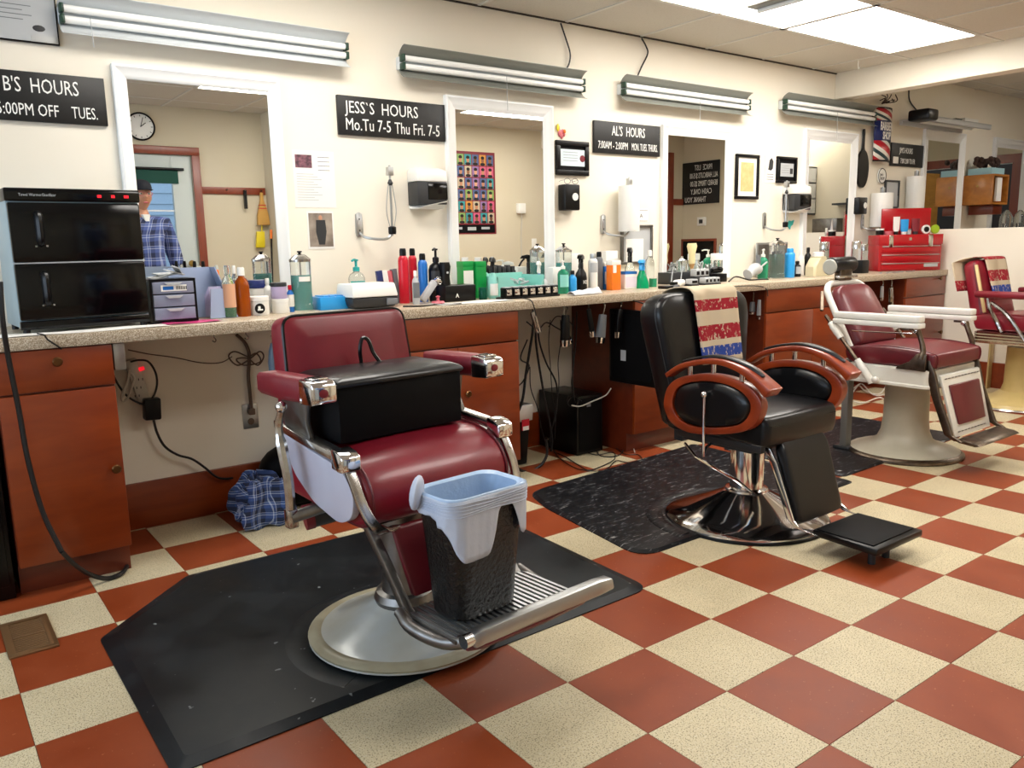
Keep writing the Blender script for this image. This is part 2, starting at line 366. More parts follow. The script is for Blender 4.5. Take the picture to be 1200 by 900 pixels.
for n, (o_, d, x0, y0, c) in enumerate(cells):
    if o_ == 0 and n < 290:
        o = bpy.data.objects.new('tile', tm[c]); COL.objects.link(o); o.parent = floor; o.location = (x0, y0, 0)
    elif -2.1 < x0 < 10.5 and y0 + TS > -0.25:
        rest[c].bx(x0, x0 + TS - 0.0012, y0, y0 + TS - 0.0012, -0.004, 0)
for c, m_ in ((0, 'tile_red'), (1, 'tile_cream')):
    rest[c].part('tile_field', m_, floor, kind='stuff')

WY = 3.75
G().bx(-2.1, 10.7, WY, WY + 0.12, -0.1, 2.75).struct('wall_back', 'wall_paint')
G().bx(-2.12, -2.0, -0.35, 0.55, -0.1, 2.75).bx(-2.12, -2.0, 3.25, 3.8, -0.1, 2.75).bx(-2.12, -2.0, 0.55, 3.25, -0.1, 0.75).bx(-2.12, -2.0, 0.55, 3.25, 2.2, 2.75).struct('wall_left', 'wall_paint')
# window in the left wall
wf = G()
for y in (0.55, 1.9, 3.2): wf.bx(-2.13, -1.98, y, y + 0.06, 0.72, 2.23)
for z in (0.72, 2.17): wf.bx(-2.13, -1.98, 0.55, 3.25, z, z + 0.06)
wf.struct('window_1', 'white_paint')
# wall behind the camera, seen in the mirrors: a stretch with the door, a jog forward, a second stretch
DX0, DX1 = 1.30, 2.235
G().bx(-2.1, DX0, -0.37, -0.25, -0.1, 2.75).bx(DX1, 2.9, -0.37, -0.25, -0.1, 2.75).bx(DX0, DX1, -0.37, -0.25, 2.045, 2.75).struct('wall_front', 'back_paint')
G().bx(3.0, 10.7, -0.02, 0.10, -0.1, 2.75).bx(2.9, 3.0, -0.37, 0.1, -0.1, 2.75).struct('wall_front_jog', 'back_paint')
G().bx(8.4, 8.5, 0.1, 2.7, -0.1, 2.75).struct('wall_partition', 'back_paint')
G().bx(10.6, 10.72, -0.1, 2.05, -0.1, 2.75).bx(10.6, 10.72, 3.2, 3.87, -0.1, 2.75).bx(10.6, 10.72, 2.05, 3.2, 2.02, 2.75).struct('wall_right', 'back_paint')
G().bx(11.4, 11.5, 1.5, 3.8, 0, 2.5).struct('wall_hall', mat('hall_dark', '#2a2019', 0.8))
# half wall across the end of the counter, with its brown base
G().bx(6.86, 6.97, 2.35, WY, 0, 1.25).struct('wall_half', 'wall_paint', bevel=0.004)
G().bx(6.835, 6.86, 2.35, 3.18, 0, 0.2).struct('baseboard_half', 'cherry')
# base boards under the counter
G().bx(0.60, 1.72, 3.728, WY, 0, 0.205).struct('baseboard_back', 'cherry', bevel=0.003)
G().bx(2.44, 3.26, 3.728, WY, 0, 0.205).struct('baseboard_middle', 'cherry', bevel=0.003)
G().bx(3.9, 4.45, 3.728, WY, 0, 0.205).struct('baseboard_right', 'cherry_dark', bevel=0.003)
G().bx(5.5, 6.2, 3.728, WY, 0, 0.205).struct('baseboard_far', 'cherry_dark', bevel=0.003)
G().bx(2.25, 2.9, -0.25, -0.23, 0, 0.15).struct('baseboard_front', 'door_trim')
# ceilings and the dropped beam between the rooms
CZ = 2.453
ceil = G().bx(-2.1, 6.05, -0.37, 3.8, CZ + 0.012, CZ + 0.1).struct('ceiling', 'grid_metal')
G().bx(6.0, 6.14, -0.1, WY, 2.262, 2.75).struct('trim_beam', 'wall_paint', bevel=0.004)
ceil2 = G().bx(6.1, 10.7, -0.1, 3.8, 2.56, 2.65).struct('ceiling_far_room', 'grid_metal')
lights_cells = [(3.24, 2.55), (4.46, 2.55), (2.02, 0.72), (4.46, 0.72), (0.80, 2.55)]  # last panel is an unseen extra, added to brighten the upper wall
def ceiling_grid(parent, xs, ys, z, skip):
    for a in range(len(xs) - 1):
        for b_ in range(len(ys) - 1):
            x0, x1, y0, y1 = xs[a], xs[a + 1], ys[b_], ys[b_ + 1]
            if x1 - x0 < 0.05 or y1 - y0 < 0.05: continue
            cx, cyy = (x0 + x1) / 2, (y0 + y1) / 2
            if any(lx < cx < lx + 1.22 and ly < cyy < ly + 0.61 for lx, ly in skip): continue
            key = (round(x1 - x0, 3), round(y1 - y0, 3))
            if key not in ceil_cache:
                ceil_cache[key] = G().bx(0.010, key[0] - 0.010, 0.010, key[1] - 0.010, 0, 0.012).mesh('ceiling_tile', 'ceiling_board', bevel=0.002, seg=1)
            o = bpy.data.objects.new('ceiling_tile', ceil_cache[key]); COL.objects.link(o); o.parent = parent; o.location = (x0, y0, z + 0.001)
    for x in xs[1:-1]: G().bx(x - 0.010, x + 0.010, ys[0], ys[-1], z - 0.003, z + 0.014).part('grid_bar', 'grid_metal', parent)
    for y in ys[1:-1]: G().bx(xs[0], xs[-1], y - 0.010, y + 0.010, z - 0.003, z + 0.014).part('grid_bar', 'grid_metal', parent)
ceil_cache = {}
xs = [-2.0] + [3.24 + 0.61 * k for k in range(-8, 5)] + [6.0]
ys = [-0.25] + [2.55 + 0.61 * k for k in range(-4, 2)] + [3.75]
ceiling_grid(ceil, xs, ys, CZ, lights_cells)
xs2 = [6.14] + [6.5 + 0.61 * k for k in range(0, 7)] + [10.6]; ys2 = [0.1] + [0.5 + 0.61 * k for k in range(0, 6)] + [3.75]
far_cells = [(7.72, 1.72)]
ceiling_grid(ceil2, xs2, ys2, 2.548, far_cells)
lab = {0: 'recessed ceiling light panel nearer the camera, white frosted, above the second chair', 1: 'recessed ceiling light panel next to the dropped beam, bright frosted rectangle'}
for k, (x, y) in enumerate(lights_cells + far_cells):
    z = CZ if k < len(lights_cells) else 2.548
    t = T('ceiling_light', lab.get(k, ['', '', 'recessed ceiling light panel mirrored at the top of the big mirror', 'recessed ceiling light panel mirrored at the top of the second mirror', 'added ceiling light panel out of view above the nearest chair, brightening the upper wall', 'recessed ceiling light panel of the far room, nearer the beam', 'recessed ceiling light panel of the far room, farther from the beam'][k]), 'light', (x, y, z), 0, 'recessed ceiling lights')
    g = G().bx(0.0, 1.22, 0.0, 0.022, -0.004, 0.012).bx(0, 1.22, 0.588, 0.61, -0.004, 0.012).bx(0, 0.022, 0, 0.61, -0.004, 0.012).bx(1.198, 1.22, 0, 0.61, -0.004, 0.012)
    g.part('frame', 'grid_metal', t)
    G().bx(0.022, 1.198, 0.022, 0.588, 0.0, 0.006).part('diffuser', 'diffuser', t)
# dark gap line where wall meets ceiling
G().bx(-2, 6.0, 3.738, 3.75, CZ - 0.006, CZ + 0.001).struct('trim_1', mat('gap_dark', '#3a322a', 0.8))

# ---------------------------------------------------------------- counter and cabinets
CT = 0.925; CY = 3.195
t = T('countertop', 'long speckled beige laminate countertop running under the mirrors', 'counter', (0, 0, 0))
G().bx(-0.9, 4.452, CY, WY - .003, 0.880, CT).part('counter_section', 'counter_laminate', t, bevel=0.003)
G().bx(4.454, 6.858, CY, WY - .003, 0.880, CT).part('counter_section', 'counter_laminate', t, bevel=0.003)
def knob(parent, x, z, y=3.205):
    G().lathe([(0.006, 0), (0.006, 0.012), (0.015, 0.016), (0.017, 0.022), (0.013, 0.028), (0, 0.029)], (x, y, z), 16, (PI / 2, 0, 0)).part('knob', 'knob_bronze', parent)
def cabinet(label, x0, x1, doors, zs=0.728, knobs=(), drawer_knob=None, mt_='cherry'):
    t = T('base_cabinet', label, 'cabinet', ((x0 + x1) / 2, 3.22, 0)); ox, oy = (x0 + x1) / 2, 3.22
    G().bx(x0 - ox, x1 - ox, 3.222 - oy, 3.74 - oy, 0.11, 0.879).part('body', 'cherry_dark', t)
    G().bx(x0 - ox + 0.0, x1 - ox - 0.0, 3.27 - oy, 3.74 - oy, 0, 0.11).part('toe_kick', 'cherry_dark', t)
    g = G().bx(x0 - ox, x1 - ox, 3.203 - oy, 3.222 - oy, zs + 0.004, 0.876).part('drawer', mt_, t, bevel=0.002)
    if drawer_knob: knob(g, drawer_knob[0] - ox, drawer_knob[1], 3.203 - oy)
    e = [x0] + list(doors) + [x1]
    for k in range(len(e) - 1):
        d = G().bx(e[k] - ox + 0.0015, e[k + 1] - ox - 0.0015, 3.203 - oy, 3.222 - oy, 0.115, zs - 0.004).part('door', mt_, t, bevel=0.002)
        if k < len(knobs) and knobs[k]: knob(d, knobs[k][0] - ox, knobs[k][1], 3.203 - oy)
    return t
cabinet('cherry wood base cabinet under the black towel warmer, one drawer over one door', 0.222, 0.590, [], knobs=[(0.560, 0.42)], drawer_knob=(0.41, 0.833))
cabinet('cherry wood base cabinet behind the nearest red chair, wide drawer over two doors', 1.72, 2.442, [2.081], knobs=[None, (2.12, 0.50)])
cabinet('cherry wood base cabinet behind the black chair, beside the hanging cords', 3.262, 3.90, [])
cabinet('cherry wood base cabinet between the black chair and the white armed chair', 4.46, 5.50, [4.985], mt_='cherry')
cabinet('narrow brown base cabinet at the far end of the counter by the half wall', 6.22, 6.845, [], knobs=[(6.78, 0.42)], drawer_knob=(6.72, 0.86), mt_='cherry')
G().bx(-0.20, 0.205, 3.24, 3.70, 0.0, 0.80).bx(-0.18, 0.19, 3.232, 3.24, 0.05, 0.76).thing('small_fridge', 'black appliance standing in the dark gap left of the cherry cabinet', 'appliance', 'black_plastic', (0, 0, 0), bevel=0.008)
mb = G().bx(0, 0.04, 0, 0.16, 0, 0.10)
mb.thing('junction_box', 'grey metal junction box under the counter beside the first cabinet', 'electrical box', 'aluminium', (0.60, 3.24, 0.775), bevel=0.003)

# ---------------------------------------------------------------- mirrors
def mirror(name_label, x0, x1, z1, z0=0.932, fw=0.062, tilt=0):
    t = T('wall_mirror', name_label, 'mirror', ((x0 + x1) / 2, WY - 0.001, z0))
    W_ = x1 - x0; H = z1 - z0; h = W_ / 2
    prof = [(0, 0.0), (0, 0.026), (0.010, 0.030), (0.018, 0.024), (0.040, 0.022), (0.052, 0.013), (fw, 0.010), (fw, 0.0)]
    for side in range(4):
        c = [(-h, 0), (h, 0), (h, H), (-h, H)]; a, b_ = c[side], c[(side + 1) % 4]
        dx = (b_[0] - a[0], b_[1] - a[1]); ln = math.hypot(*dx); dx = (dx[0] / ln, dx[1] / ln); nx = (-dx[1], dx[0])
        r0 = [Vector((a[0] + (nx[0] + dx[0]) * p, -q, a[1] + (nx[1] + dx[1]) * p)) for p, q in prof]
        r1 = [Vector((b_[0] + (nx[0] - dx[0]) * p, -q, b_[1] + (nx[1] - dx[1]) * p)) for p, q in prof]
        G().loft([r0, r1]).part('frame_rail', 'white_paint', t, ang=50)
    G().bx(-h + fw - 0.004, h - fw + 0.004, -0.008, -0.004, fw - 0.004, H - fw + 0.004).part('glass', 'glass_mirror', t)
    return t
mirror('large white framed wall mirror beside the black towel warmer', 0.795, 1.497, 1.960, fw=0.055)
mirror('white framed wall mirror above the green bottles, right of JESS\'S HOURS sign', 2.392, 3.122, 1.978, fw=0.066)
mirror('white framed wall mirror right of AL\'S HOURS sign, above the shaving brush', 4.041, 4.745, 1.942)
mirror('white framed wall mirror left of the black hand mirror, showing the red toolbox', 5.60, 6.33, 2.02, fw=0.08)
mirror('narrow white framed wall mirror beyond the red toolbox', 7.40, 8.17, 2.13, fw=0.09)
mirror('white framed wall mirror at the right edge, past the wooden wall box', 8.78, 9.55, 2.14, fw=0.09)
# standing counter of the far station, behind the half wall
t = T('far_countertop', 'far station countertop behind the half wall', 'counter', (0, 0, 0))
G().bx(7.0, 10.5, CY, WY - .003, 0.880, CT).part('counter_section', 'counter_laminate', t, bevel=0.003)
G().bx(7.0, 10.5, 3.24, WY - .003, 0.0, 0.88).part('body', 'cherry_dark', t)

# ---------------------------------------------------------------- shop lights on the wall
def shop_light(label, x0, x1, z, m='fixture_grey', y=WY, chain=None, up=0.0, cable=None):
    L_ = x1 - x0
    t = T('wall_shop_light', label, 'light fixture', (x0, y, z), 0, None)
    G().bx(0, L_, -0.035, 0, -0.030, 0.030).part('housing', 'fixture_white', t, bevel=0.003)
    for s_ in (1, -1):
        pr = [(-0.028, 0.030 * s_), (-0.034, 0.034 * s_), (-0.050, 0.055 * s_), (-0.072, 0.070 * s_), (-0.088, 0.076 * s_), (-0.088, 0.078 * s_), (-0.070, 0.073 * s_), (-0.047, 0.058 * s_), (-0.030, 0.037 * s_)]
        G().prism(pr, 'x', 0, L_).part('reflector', m, t, ang=60)
        G().cyl((0.012, -0.056, 0.020 * s_), (L_ - 0.012, -0.056, 0.020 * s_), 0.0145, n=14).part('tube', 'tube_white', t)
        for xx in (0.0, L_ - 0.014):
            G().bx(xx, xx + 0.016, -0.074, -0.035, 0.020 * s_ - 0.017, 0.020 * s_ + 0.017).part('socket', 'socket_green', t, bevel=0.004)
    if chain: G().tube([(chain[0], -0.095, -0.01), (chain[0] + 0.003, -0.095, -chain[1])], 0.0016, 5).part('pull_chain', 'light_grey', t)
    return t
shop_light('white shop light with two tubes over the big mirror, top left', 0.62, 1.83, 2.118, 'fixture_white', chain=(0.10, 0.12))
shop_light('grey shop light with two tubes, second from left, above JESS\'S HOURS sign', 2.12, 3.33, 2.104, chain=(0.62, 0.19))
shop_light('grey shop light with two tubes above AL\'S HOURS sign, third along the wall', 3.65, 4.87, 2.120, chain=(0.66, 0.15))
shop_light('grey shop light with two tubes over the mirror by the barber pole sign', 5.28, 6.50, 2.160, chain=(0.62, 0.22))
# horizontal lamp over the far mirror, facing down
LX = onY(1092, 150, WY - .3).x
t = T('wall_shop_light', 'silver lamp bar with a black clamp head over the far narrow mirror', 'light fixture', (LX, WY, 2.16))
G().bx(0.0, 1.08, -0.30, -0.02, 0.0, 0.012).bx(0.0, 1.08, -0.30, -0.27, -0.03, 0.01).bx(0, 1.08, -0.05, -0.02, -0.03, 0.01).part('reflector', 'light_grey', t, bevel=0.003)
G().bx(-0.14, 0.03, -0.34, -0.16, -0.03, 0.06).part('clamp_head', 'black_plastic', t, bevel=0.02)
G().bx(0.62, 0.74, -0.2, -0.08, 0.012, 0.05).part('bracket', 'black_plastic', t, bevel=0.004)
G().bx(0.74, 1.0, -0.22, -0.10, 0.012, 0.06).part('ballast', 'white_plastic', t, bevel=0.004)
G().cyl((0.1, -0.16, -0.012), (1.0, -0.16, -0.012), 0.014).part('tube', 'tube_white', t)
# hanging cables from ceiling to the fixtures
def cord(label, pts, r=0.004, m='cord_black', cat='cord', k=6, name='cable', group=None, n=6):
    o = G().tube(pts, r, n, k=k).thing(name, label, cat, m, (0, 0, 0), group=group); return o
yy = WY - 0.02
cord('dark cable from ceiling down to the second shop light', [onY(657, 27, yy), onY(663, 45, yy), onY(668, 62, yy), onY(667, 74, yy), onY(663, 82, yy)], 0.005)
cord('dark cable from ceiling down to the third shop light', [onY(752, 45, yy), onY(757, 54, yy), onY(759, 63, yy), onY(752, 78, yy), onY(746, 92, yy)], 0.005)
cord('dark cable curling to the black clamp head above the far mirror', [onY(1065, 105, yy), onY(1066, 118, yy), onY(1074, 129, yy), onY(1080, 136, yy - .1), onY(1083, 141, yy - .22)], 0.006)
# strip lamp hanging under the ceiling panels at the top edge
t = T('hanging_strip_light', 'grey end of a strip lamp hanging below the ceiling light panels', 'light fixture', (3.30, 2.35, 2.30))
c0 = onZ(885, 11, 2.30)
t.location = c0
G().prism([(-0.07, 0.0), (-0.05, 0.05), (0.05, 0.05), (0.07, 0.0), (0.05, -0.004), (-0.05, -0.004)], 'y', -1.2, 0).part('housing', 'fixture_grey', t, bevel=0.003)
for yq in (-0.3, -0.95): G().cyl((0, yq, 0.05), (0, yq, CZ - 2.30), 0.004, n=6).part('hanger', 'aluminium', t)
G().cyl((0, -1.18, -0.012), (0, -0.02, -0.012), 0.012, n=10).part('tube', 'tube_white', t)
G().tube([(0, 0, 0.0), (0, 0, -0.04), (0.01, 0, -0.055), (0.025, 0, -0.04)], 0.003, 6, k=4).thing('ceiling_hook', 'small white hook hanging from the ceiling grid near the beam', 'hook', 'white_plastic', onZ(1006, 71, CZ))

# ================================================================ THINGS ON THE WALL
def sign(name, label, x0, x1, z0, z1, lines, m='sign_black', cat='sign', y=WY):
    t = T(name, label, cat, (x0, y, z0))
    G().bx(0, x1 - x0, -0.018, -0.001, 0, z1 - z0).part('board', m, t, bevel=0.002)
    for s_, lx, lz, size, sx in lines:
        text(s_, t, (lx, -0.0185, lz), size, 'chalk', sx)
    return t
sign('hours_sign', 'black sign reading B\'S HOURS and 5:00PM OFF TUES. at the left edge', 0.28, 0.762, 1.712, 1.897,
     [("B'S  HOURS", 0.125, 0.108, 0.078, 0.66), ('5:00PM OFF', 0.095, 0.022, 0.064, 0.66), ('TUES.', 0.352, 0.022, 0.064, 0.60)])
sign('hours_sign', 'black sign reading JESS\'S HOURS between the first two mirrors', 1.782, 2.388, 1.742, 1.926,
     [("JESS`S  HOURS", 0.04, 0.105, 0.080, 0.80), ('Mo.Tu 7-5', 0.035, 0.025, 0.080, 0.74), ('Thu Fri. 7-5', 0.305, 0.022, 0.080, 0.70)])
sign('hours_sign', 'black sign reading AL\'S HOURS left of the third mirror', 3.447, 4.02, 1.738, 1.926,
     [("AL'S  HOURS", 0.145, 0.108, 0.082, 0.62), ('7:00AM - 2:00PM', 0.03, 0.028, 0.062, 0.58), ('MON. TUES. THURS.', 0.315, 0.028, 0.062, 0.42)])
t = sign('hours_sign', 'black sign reading JIM\'S HOURS right of the barber pole sign', 6.86, 7.40, 1.795, 1.985,
     [("JIM'S HOURS", 0.13, 0.11, 0.066, 0.6), ('7:00 2:00 TU FR', 0.15, 0.025, 0.06, 0.62)])
G().bx(0.03, 0.11, -0.022, -0.018, 0.02, 0.075).part('paper_note', 'paper', t)
# price list on the partition that the third mirror shows
t = T('price_sign', 'black PRICE LIST sign on the end wall, reflected in the third mirror', 'sign', (8.40, 0.70, 1.663))
G().bx(-0.02, -0.001, -0.61, 0, 0, 0.53).part('board', 'sign_black', t, bevel=0.003)
for s_, ly, lz, sx in (('PRICE  LIST', 0.11, 0.425, 0.7), ('ALL HAIRCUTS $15.00', 0.02, 0.325, 0.56), ('BEARD TRIMS $5.00', 0.02, 0.225, 0.62), ('CASH ONLY', 0.11, 0.125, 0.75), ('THANK YOU', 0.2, 0.025, 0.72)):
    text(s_, t, (-0.0205, -ly, lz), 0.095, 'chalk', sx * 0.88, rot=(PI / 2, 0, -PI / 2))
# certificate in the clip frame, top left
t = T('framed_certificate', 'glass clipped certificate cut off by the top left corner', 'certificate', (0.30, WY, 2.005))
G().bx(0, 0.318, -0.014, -0.001, 0, 0.24).part('frame', 'black_plastic', t, bevel=0.002)
G().bx(0.006, 0.312, -0.017, -0.013, 0.006, 0.234).part('sheet', 'light_grey', t)
for k in range(4): G().bx(0.05, 0.20 + 0.03 * (k % 2), -0.0176, -0.017, 0.08 + k * 0.017, 0.083 + k * 0.017).part('print_line', 'mid_grey', t)
G().ell((0.25, -0.0176, 0.055), (0.022, 0.0012, 0.012), n=12).part('seal', 'dark_grey', t)
G().bx(0.22, 0.312, -0.019, -0.0165, 0.005, 0.03).part('clip', 'aluminium', t)
# letter with photo
t = T('letter', 'white typed letter with a small group photo taped left of the paper towel holder', 'paper', (1.545, WY, 1.395))
G().bx(0, 0.21, -0.002, -0.0005, 0, 0.265).part('sheet', 'paper', t)
G().bx(0.012, 0.095, -0.003, -0.002, 0.185, 0.245).part('photo', mat('photo_mauve', '#8a5a68', 0.5, mott=(60, '#3a2530', 0.9)), t)
for k in range(11):
    G().bx(0.015, 0.10 + 0.02 * ((k * 7) % 3), -0.0028, -0.002, 0.155 - k * 0.012, 0.1575 - k * 0.012).part('print_line', 'light_grey', t)
for k in range(4): G().bx(0.125, 0.185, -0.0028, -0.002, 0.235 - k * 0.02, 0.2375 - k * 0.02).part('print_line', 'mid_grey', t)
t = T('photograph', 'colour snapshot of a person standing in a hallway, under the typed letter', 'photo', (1.598, WY, 1.20))
G().bx(0, 0.137, -0.003, -0.0005, 0, 0.178).part('sheet', 'paper', t, rz=0)
G().bx(0.008, 0.129, -0.004, -0.003, 0.010, 0.170).part('print', mat('photo_hall', '#a79a8c', 0.5, mott=(14, '#6f6258', 0.9)), t)
G().ell((0.068, -0.0042, 0.148), (0.010, 0.001, 0.012), n=10).part('face', 'skin', t)
G().prism([(0.045, 0.137), (0.092, 0.137), (0.096, 0.08), (0.085, 0.02), (0.055, 0.02), (0.042, 0.08)], 'y', -0.0048, -0.004).part('figure', 'dark_grey', t)
# roll holders: vertical arm bracket on the wall, empty wire one / full rolls
def roll_holder(label, px0, px1, pyt, pyb, roll=False, rw=0.062, X=None):
    p = onY((px0 + px1) / 2 + 0, pyb, WY); xc = X if X is not None else onY(px1, pyb, WY).x; zt = onY(px0, pyt, WY).z; zb = onY(px0, pyb, WY).z
    t = T('towel_roll_holder', label, 'holder', (xc, WY, zb)); H = zt - zb
    G().prism([(-0.155, 0.0), (-0.125, 0.0), (-0.120, 0.02), (-0.122, 0.11), (-0.14, 0.12), (-0.158, 0.11), (-0.160, 0.02)], 'y', -0.012, -0.001).part('wall_plate', 'aluminium', t, bevel=0.003)
    for zz in (0.03, 0.085): G().cyl((-0.14, -0.014, zz), (-0.14, -0.011, zz), 0.004, n=8).part('screw', 'dark_grey', t)
    G().tube([(-0.14, -0.012, 0.015), (-0.13, -0.05, -0.005), (-0.08, -0.085, -0.015), (-0.03, -0.09, -0.012), (0, -0.09, 0.01)], 0.007, 8, k=5).part('arm', 'aluminium', t)
    G().cyl((0, -0.09, 0.0), (0, -0.09, H + (0.02 if not roll else 0.02)), 0.006, n=8).part('rod', 'aluminium', t)
    if not roll:
        G().lathe([(0.018, 0), (0.020, 0.01), (0.020, 0.035), (0.010, 0.04)], (0, -0.09, 0.008), 12).part('lower_cap', 'black_plastic', t)
        for sx in (-1, 1): G().tube([(0.012 * sx, -0.09, 0.045), (0.026 * sx, -0.09, H * 0.35), (0.022 * sx, -0.09, H * 0.55), (0.010 * sx, -0.09, H * 0.78)], 0.0022, 6, k=5).part('spring_wire', 'aluminium', t)
        G().lathe([(0.008, 0), (0.014, 0.012), (0.006, 0.03)], (0, -0.09, H * 0.76), 10).part('collar', 'dark_grey', t)
    G().bx(-0.015, 0.015, -0.105, -0.075, H - 0.03, H + 0.012).part('top_clip', 'aluminium', t, bevel=0.003)
    if roll:
        r_ = T('paper_towel_roll', roll, 'paper towel', (xc, WY - 0.09, zb + 0.012)); hh = H - 0.045
        G().lathe([(0.018, 0), (rw, 0), (rw + 0.001, 0.004), (rw + 0.001, hh - 0.004), (rw, hh), (0.018, hh)], (0, 0, 0), 28).part('roll', 'white_plastic', r_)
        G().sheet(lambda u, v: (rw * math.cos(-0.6 + 0.0) + 0.004 + 0.012 * u, -0.02 + 0.06 * u, hh * v), 2, 2).part('loose_end', 'paper', r_, solid=0.001)
    return t
roll_holder('empty wire paper towel holder on the wall below JESS\'S HOURS sign', 437, 450, 200, 277)
roll_holder('metal wall bracket carrying the paper towel roll below AL\'S HOURS sign', 712, 725, 212, 274, 'fat white paper towel roll standing on its wall bracket below AL\'S HOURS sign', 0.065)
roll_holder('empty wire paper towel holder left of the mirror with the toolbox reflection', 893, 908, 215, 268)
roll_holder('wall bracket of the paper towel roll right of the black hand mirror', 1013, 1024, 222, 268, 'white paper towel roll above the left end of the red toolbox', 0.085, X=6.62)
roll_holder('wall bracket of the paper towel roll beside the far narrow mirror', 1061, 1068, 203, 246, 'slim white paper towel roll under JIM\'S HOURS sign', 0.075, X=7.16)
# foam dispensers
def dispenser(label, x0, x1, z0, z1, rz=0):
    t = T('towel_dispenser', label, 'dispenser', ((x0 + x1) / 2, WY, z0)); h = (x1 - x0) / 2; H = z1 - z0
    G().loft([[(-h, 0, H * 0.65), (h, 0, H * 0.65), (h, -0.105, H * 0.65), (-h, -0.105, H * 0.65)], [(-h, 0, H * 0.92), (h, 0, H * 0.92), (h, -0.10, H * 0.92), (-h, -0.10, H * 0.92)], [(-h * .8, 0, H), (h * .8, 0, H), (h * .8, -0.06, H), (-h * .8, -0.06, H)]]).part('top_cover', 'white_plastic', t, bevel=0.006)
    G().bx(-h * 0.97, h * 0.97, -0.103, 0, H * 0.10, H * 0.65).part('window_body', 'dark_grey', t, bevel=0.004)
    G().bx(-h * 0.30, h * 0.99, -0.106, -0.10, H * 0.22, H * 0.62).part('window_pane', 'black_gloss', t, bevel=0.002)
    G().loft([[(-h * 0.9, 0, 0), (h * 0.9, 0, 0), (h * 0.9, -0.08, 0), (-h * 0.9, -0.08, 0)], [(-h, 0, H * 0.09), (h, 0, H * 0.09), (h, -0.108, H * 0.20), (-h * 0.2, -0.108, H * 0.09)]]).part('bottom_lip', 'white_plastic', t, bevel=0.004)
    return t
dispenser('white and black foam dispenser left of the second mirror', 2.155, 2.335, 1.392, 1.600)
dispenser('white and black foam dispenser hung against the mirror left of the black hand mirror', 5.37, 5.585, 1.392, 1.60)
# black framed licence etc.
def frame(label, x0, x1, z0, z1, bw, fm='black_plastic', inner='paper', matm=None, cat='picture frame', name='framed_certificate', extra=None):
    t = T(name, label, cat, ((x0 + x1) / 2, WY, z0)); h = (x1 - x0) / 2; H = z1 - z0
    for a, b_, c, d in ((-h, h, 0, bw), (-h, h, H - bw, H), (-h, -h + bw, bw, H - bw), (h - bw, h, bw, H - bw)):
        G().bx(a, b_, -0.02, -0.001, c, d).part('frame_rail', fm, t, bevel=0.003)
    G().bx(-h + bw, h - bw, -0.008, -0.001, bw, H - bw).part('mat_board', matm or 'paper', t)
    if extra: extra(t, h, H)
    return t
def ex1(t, h, H):
    G().bx(-0.095, 0.10, -0.011, -0.008, 0.055, 0.15).part('licence', mat('pale_blue_paper', '#cfdde4', 0.6), t)
    for k in range(4): G().bx(-0.07, 0.04, -0.0116, -0.011, 0.132 - 0.016 * k, 0.134 - 0.016 * k).part('print_line', 'mid_grey', t)
    G().lathe([(0.02, 0), (0.02, 0.002)], (0.078, -0.011, 0.10), 16, (PI / 2, 0, 0)).part('seal', 'maroon_arm', t)
frame('black framed licence with a pale blue card, right of the second mirror', 3.15, 3.405, 1.597, 1.795, 0.03, matm='black_matte', extra=ex1)
def ex2(t, h, H):
    G().bx(-h + 0.06, h - 0.055, -0.010, -0.008, 0.055, H - 0.055).part('document', 'cream_paper', t)
frame('black framed yellowed document with white mat, between third mirror and foam dispenser', 4.80, 5.06, 1.485, 1.796, 0.022, matm='paper', extra=ex2)
def ex3(t, h, H):
    G().bx(-0.075, 0.085, -0.011, -0.008, 0.05, 0.145).part('licence', 'light_grey', t)
    G().bx(0.04, 0.075, -0.012, -0.011, 0.07, 0.11).part('seal', 'dark_grey', t)
    for k in range(4): G().bx(-0.06, 0.03, -0.0116, -0.011, 0.125 - 0.016 * k, 0.127 - 0.016 * k).part('print_line', 'mid_grey', t)
frame('black framed licence with a grey card above the far foam dispenser', 5.275, 5.52, 1.608, 1.80, 0.02, matm='black_matte', extra=ex3)
t = T('poster', 'small white notice with a black drawing beside the far black licence frame', 'paper', (5.145, WY, 1.61))
G().bx(0, 0.125, -0.004, -0.0005, 0, 0.195).part('sheet', 'paper', t)
G().prism([(0.035, 0.09), (0.05, 0.16), (0.075, 0.175), (0.095, 0.15), (0.09, 0.10), (0.07, 0.085)], 'y', -0.005, -0.004).part('drawing', 'dark_grey', t)
for k in range(3): G().bx(0.02, 0.10, -0.0046, -0.004, 0.02 + 0.018 * k, 0.025 + 0.018 * k).part('print_line', 'mid_grey', t)
frame('leaning silver and red framed certificate under the paper towel roll', 3.68, 3.962, 1.06, 1.308, 0.017, 'brushed_steel', matm='light_grey', extra=lambda t, h, H: [G().bx(-0.10, 0.06, -0.011, -0.008, 0.0, 0.16).part('sheet', 'paper', t)])
t = T('notice', 'small white framed SANTA notice beside the paper towel roll', 'paper', (3.725, WY, 1.327))
G().bx(0, 0.205, -0.003, -0.0005, 0, 0.082).part('sheet', 'paper', t); text('SANTA', t, (0.03, -0.0033, 0.026), 0.036, 'dark_grey', 1.1)
for z in (0.004, 0.070): G().bx(0.005, 0.20, -0.0036, -0.003, z, z + 0.003).part('print_line', 'dark_grey', t)
frame('small grey framed certificate under the oval plaque, left of the slim towel roll', 6.80, 7.03, 1.44, 1.675, 0.014, 'dark_grey', matm='light_grey')
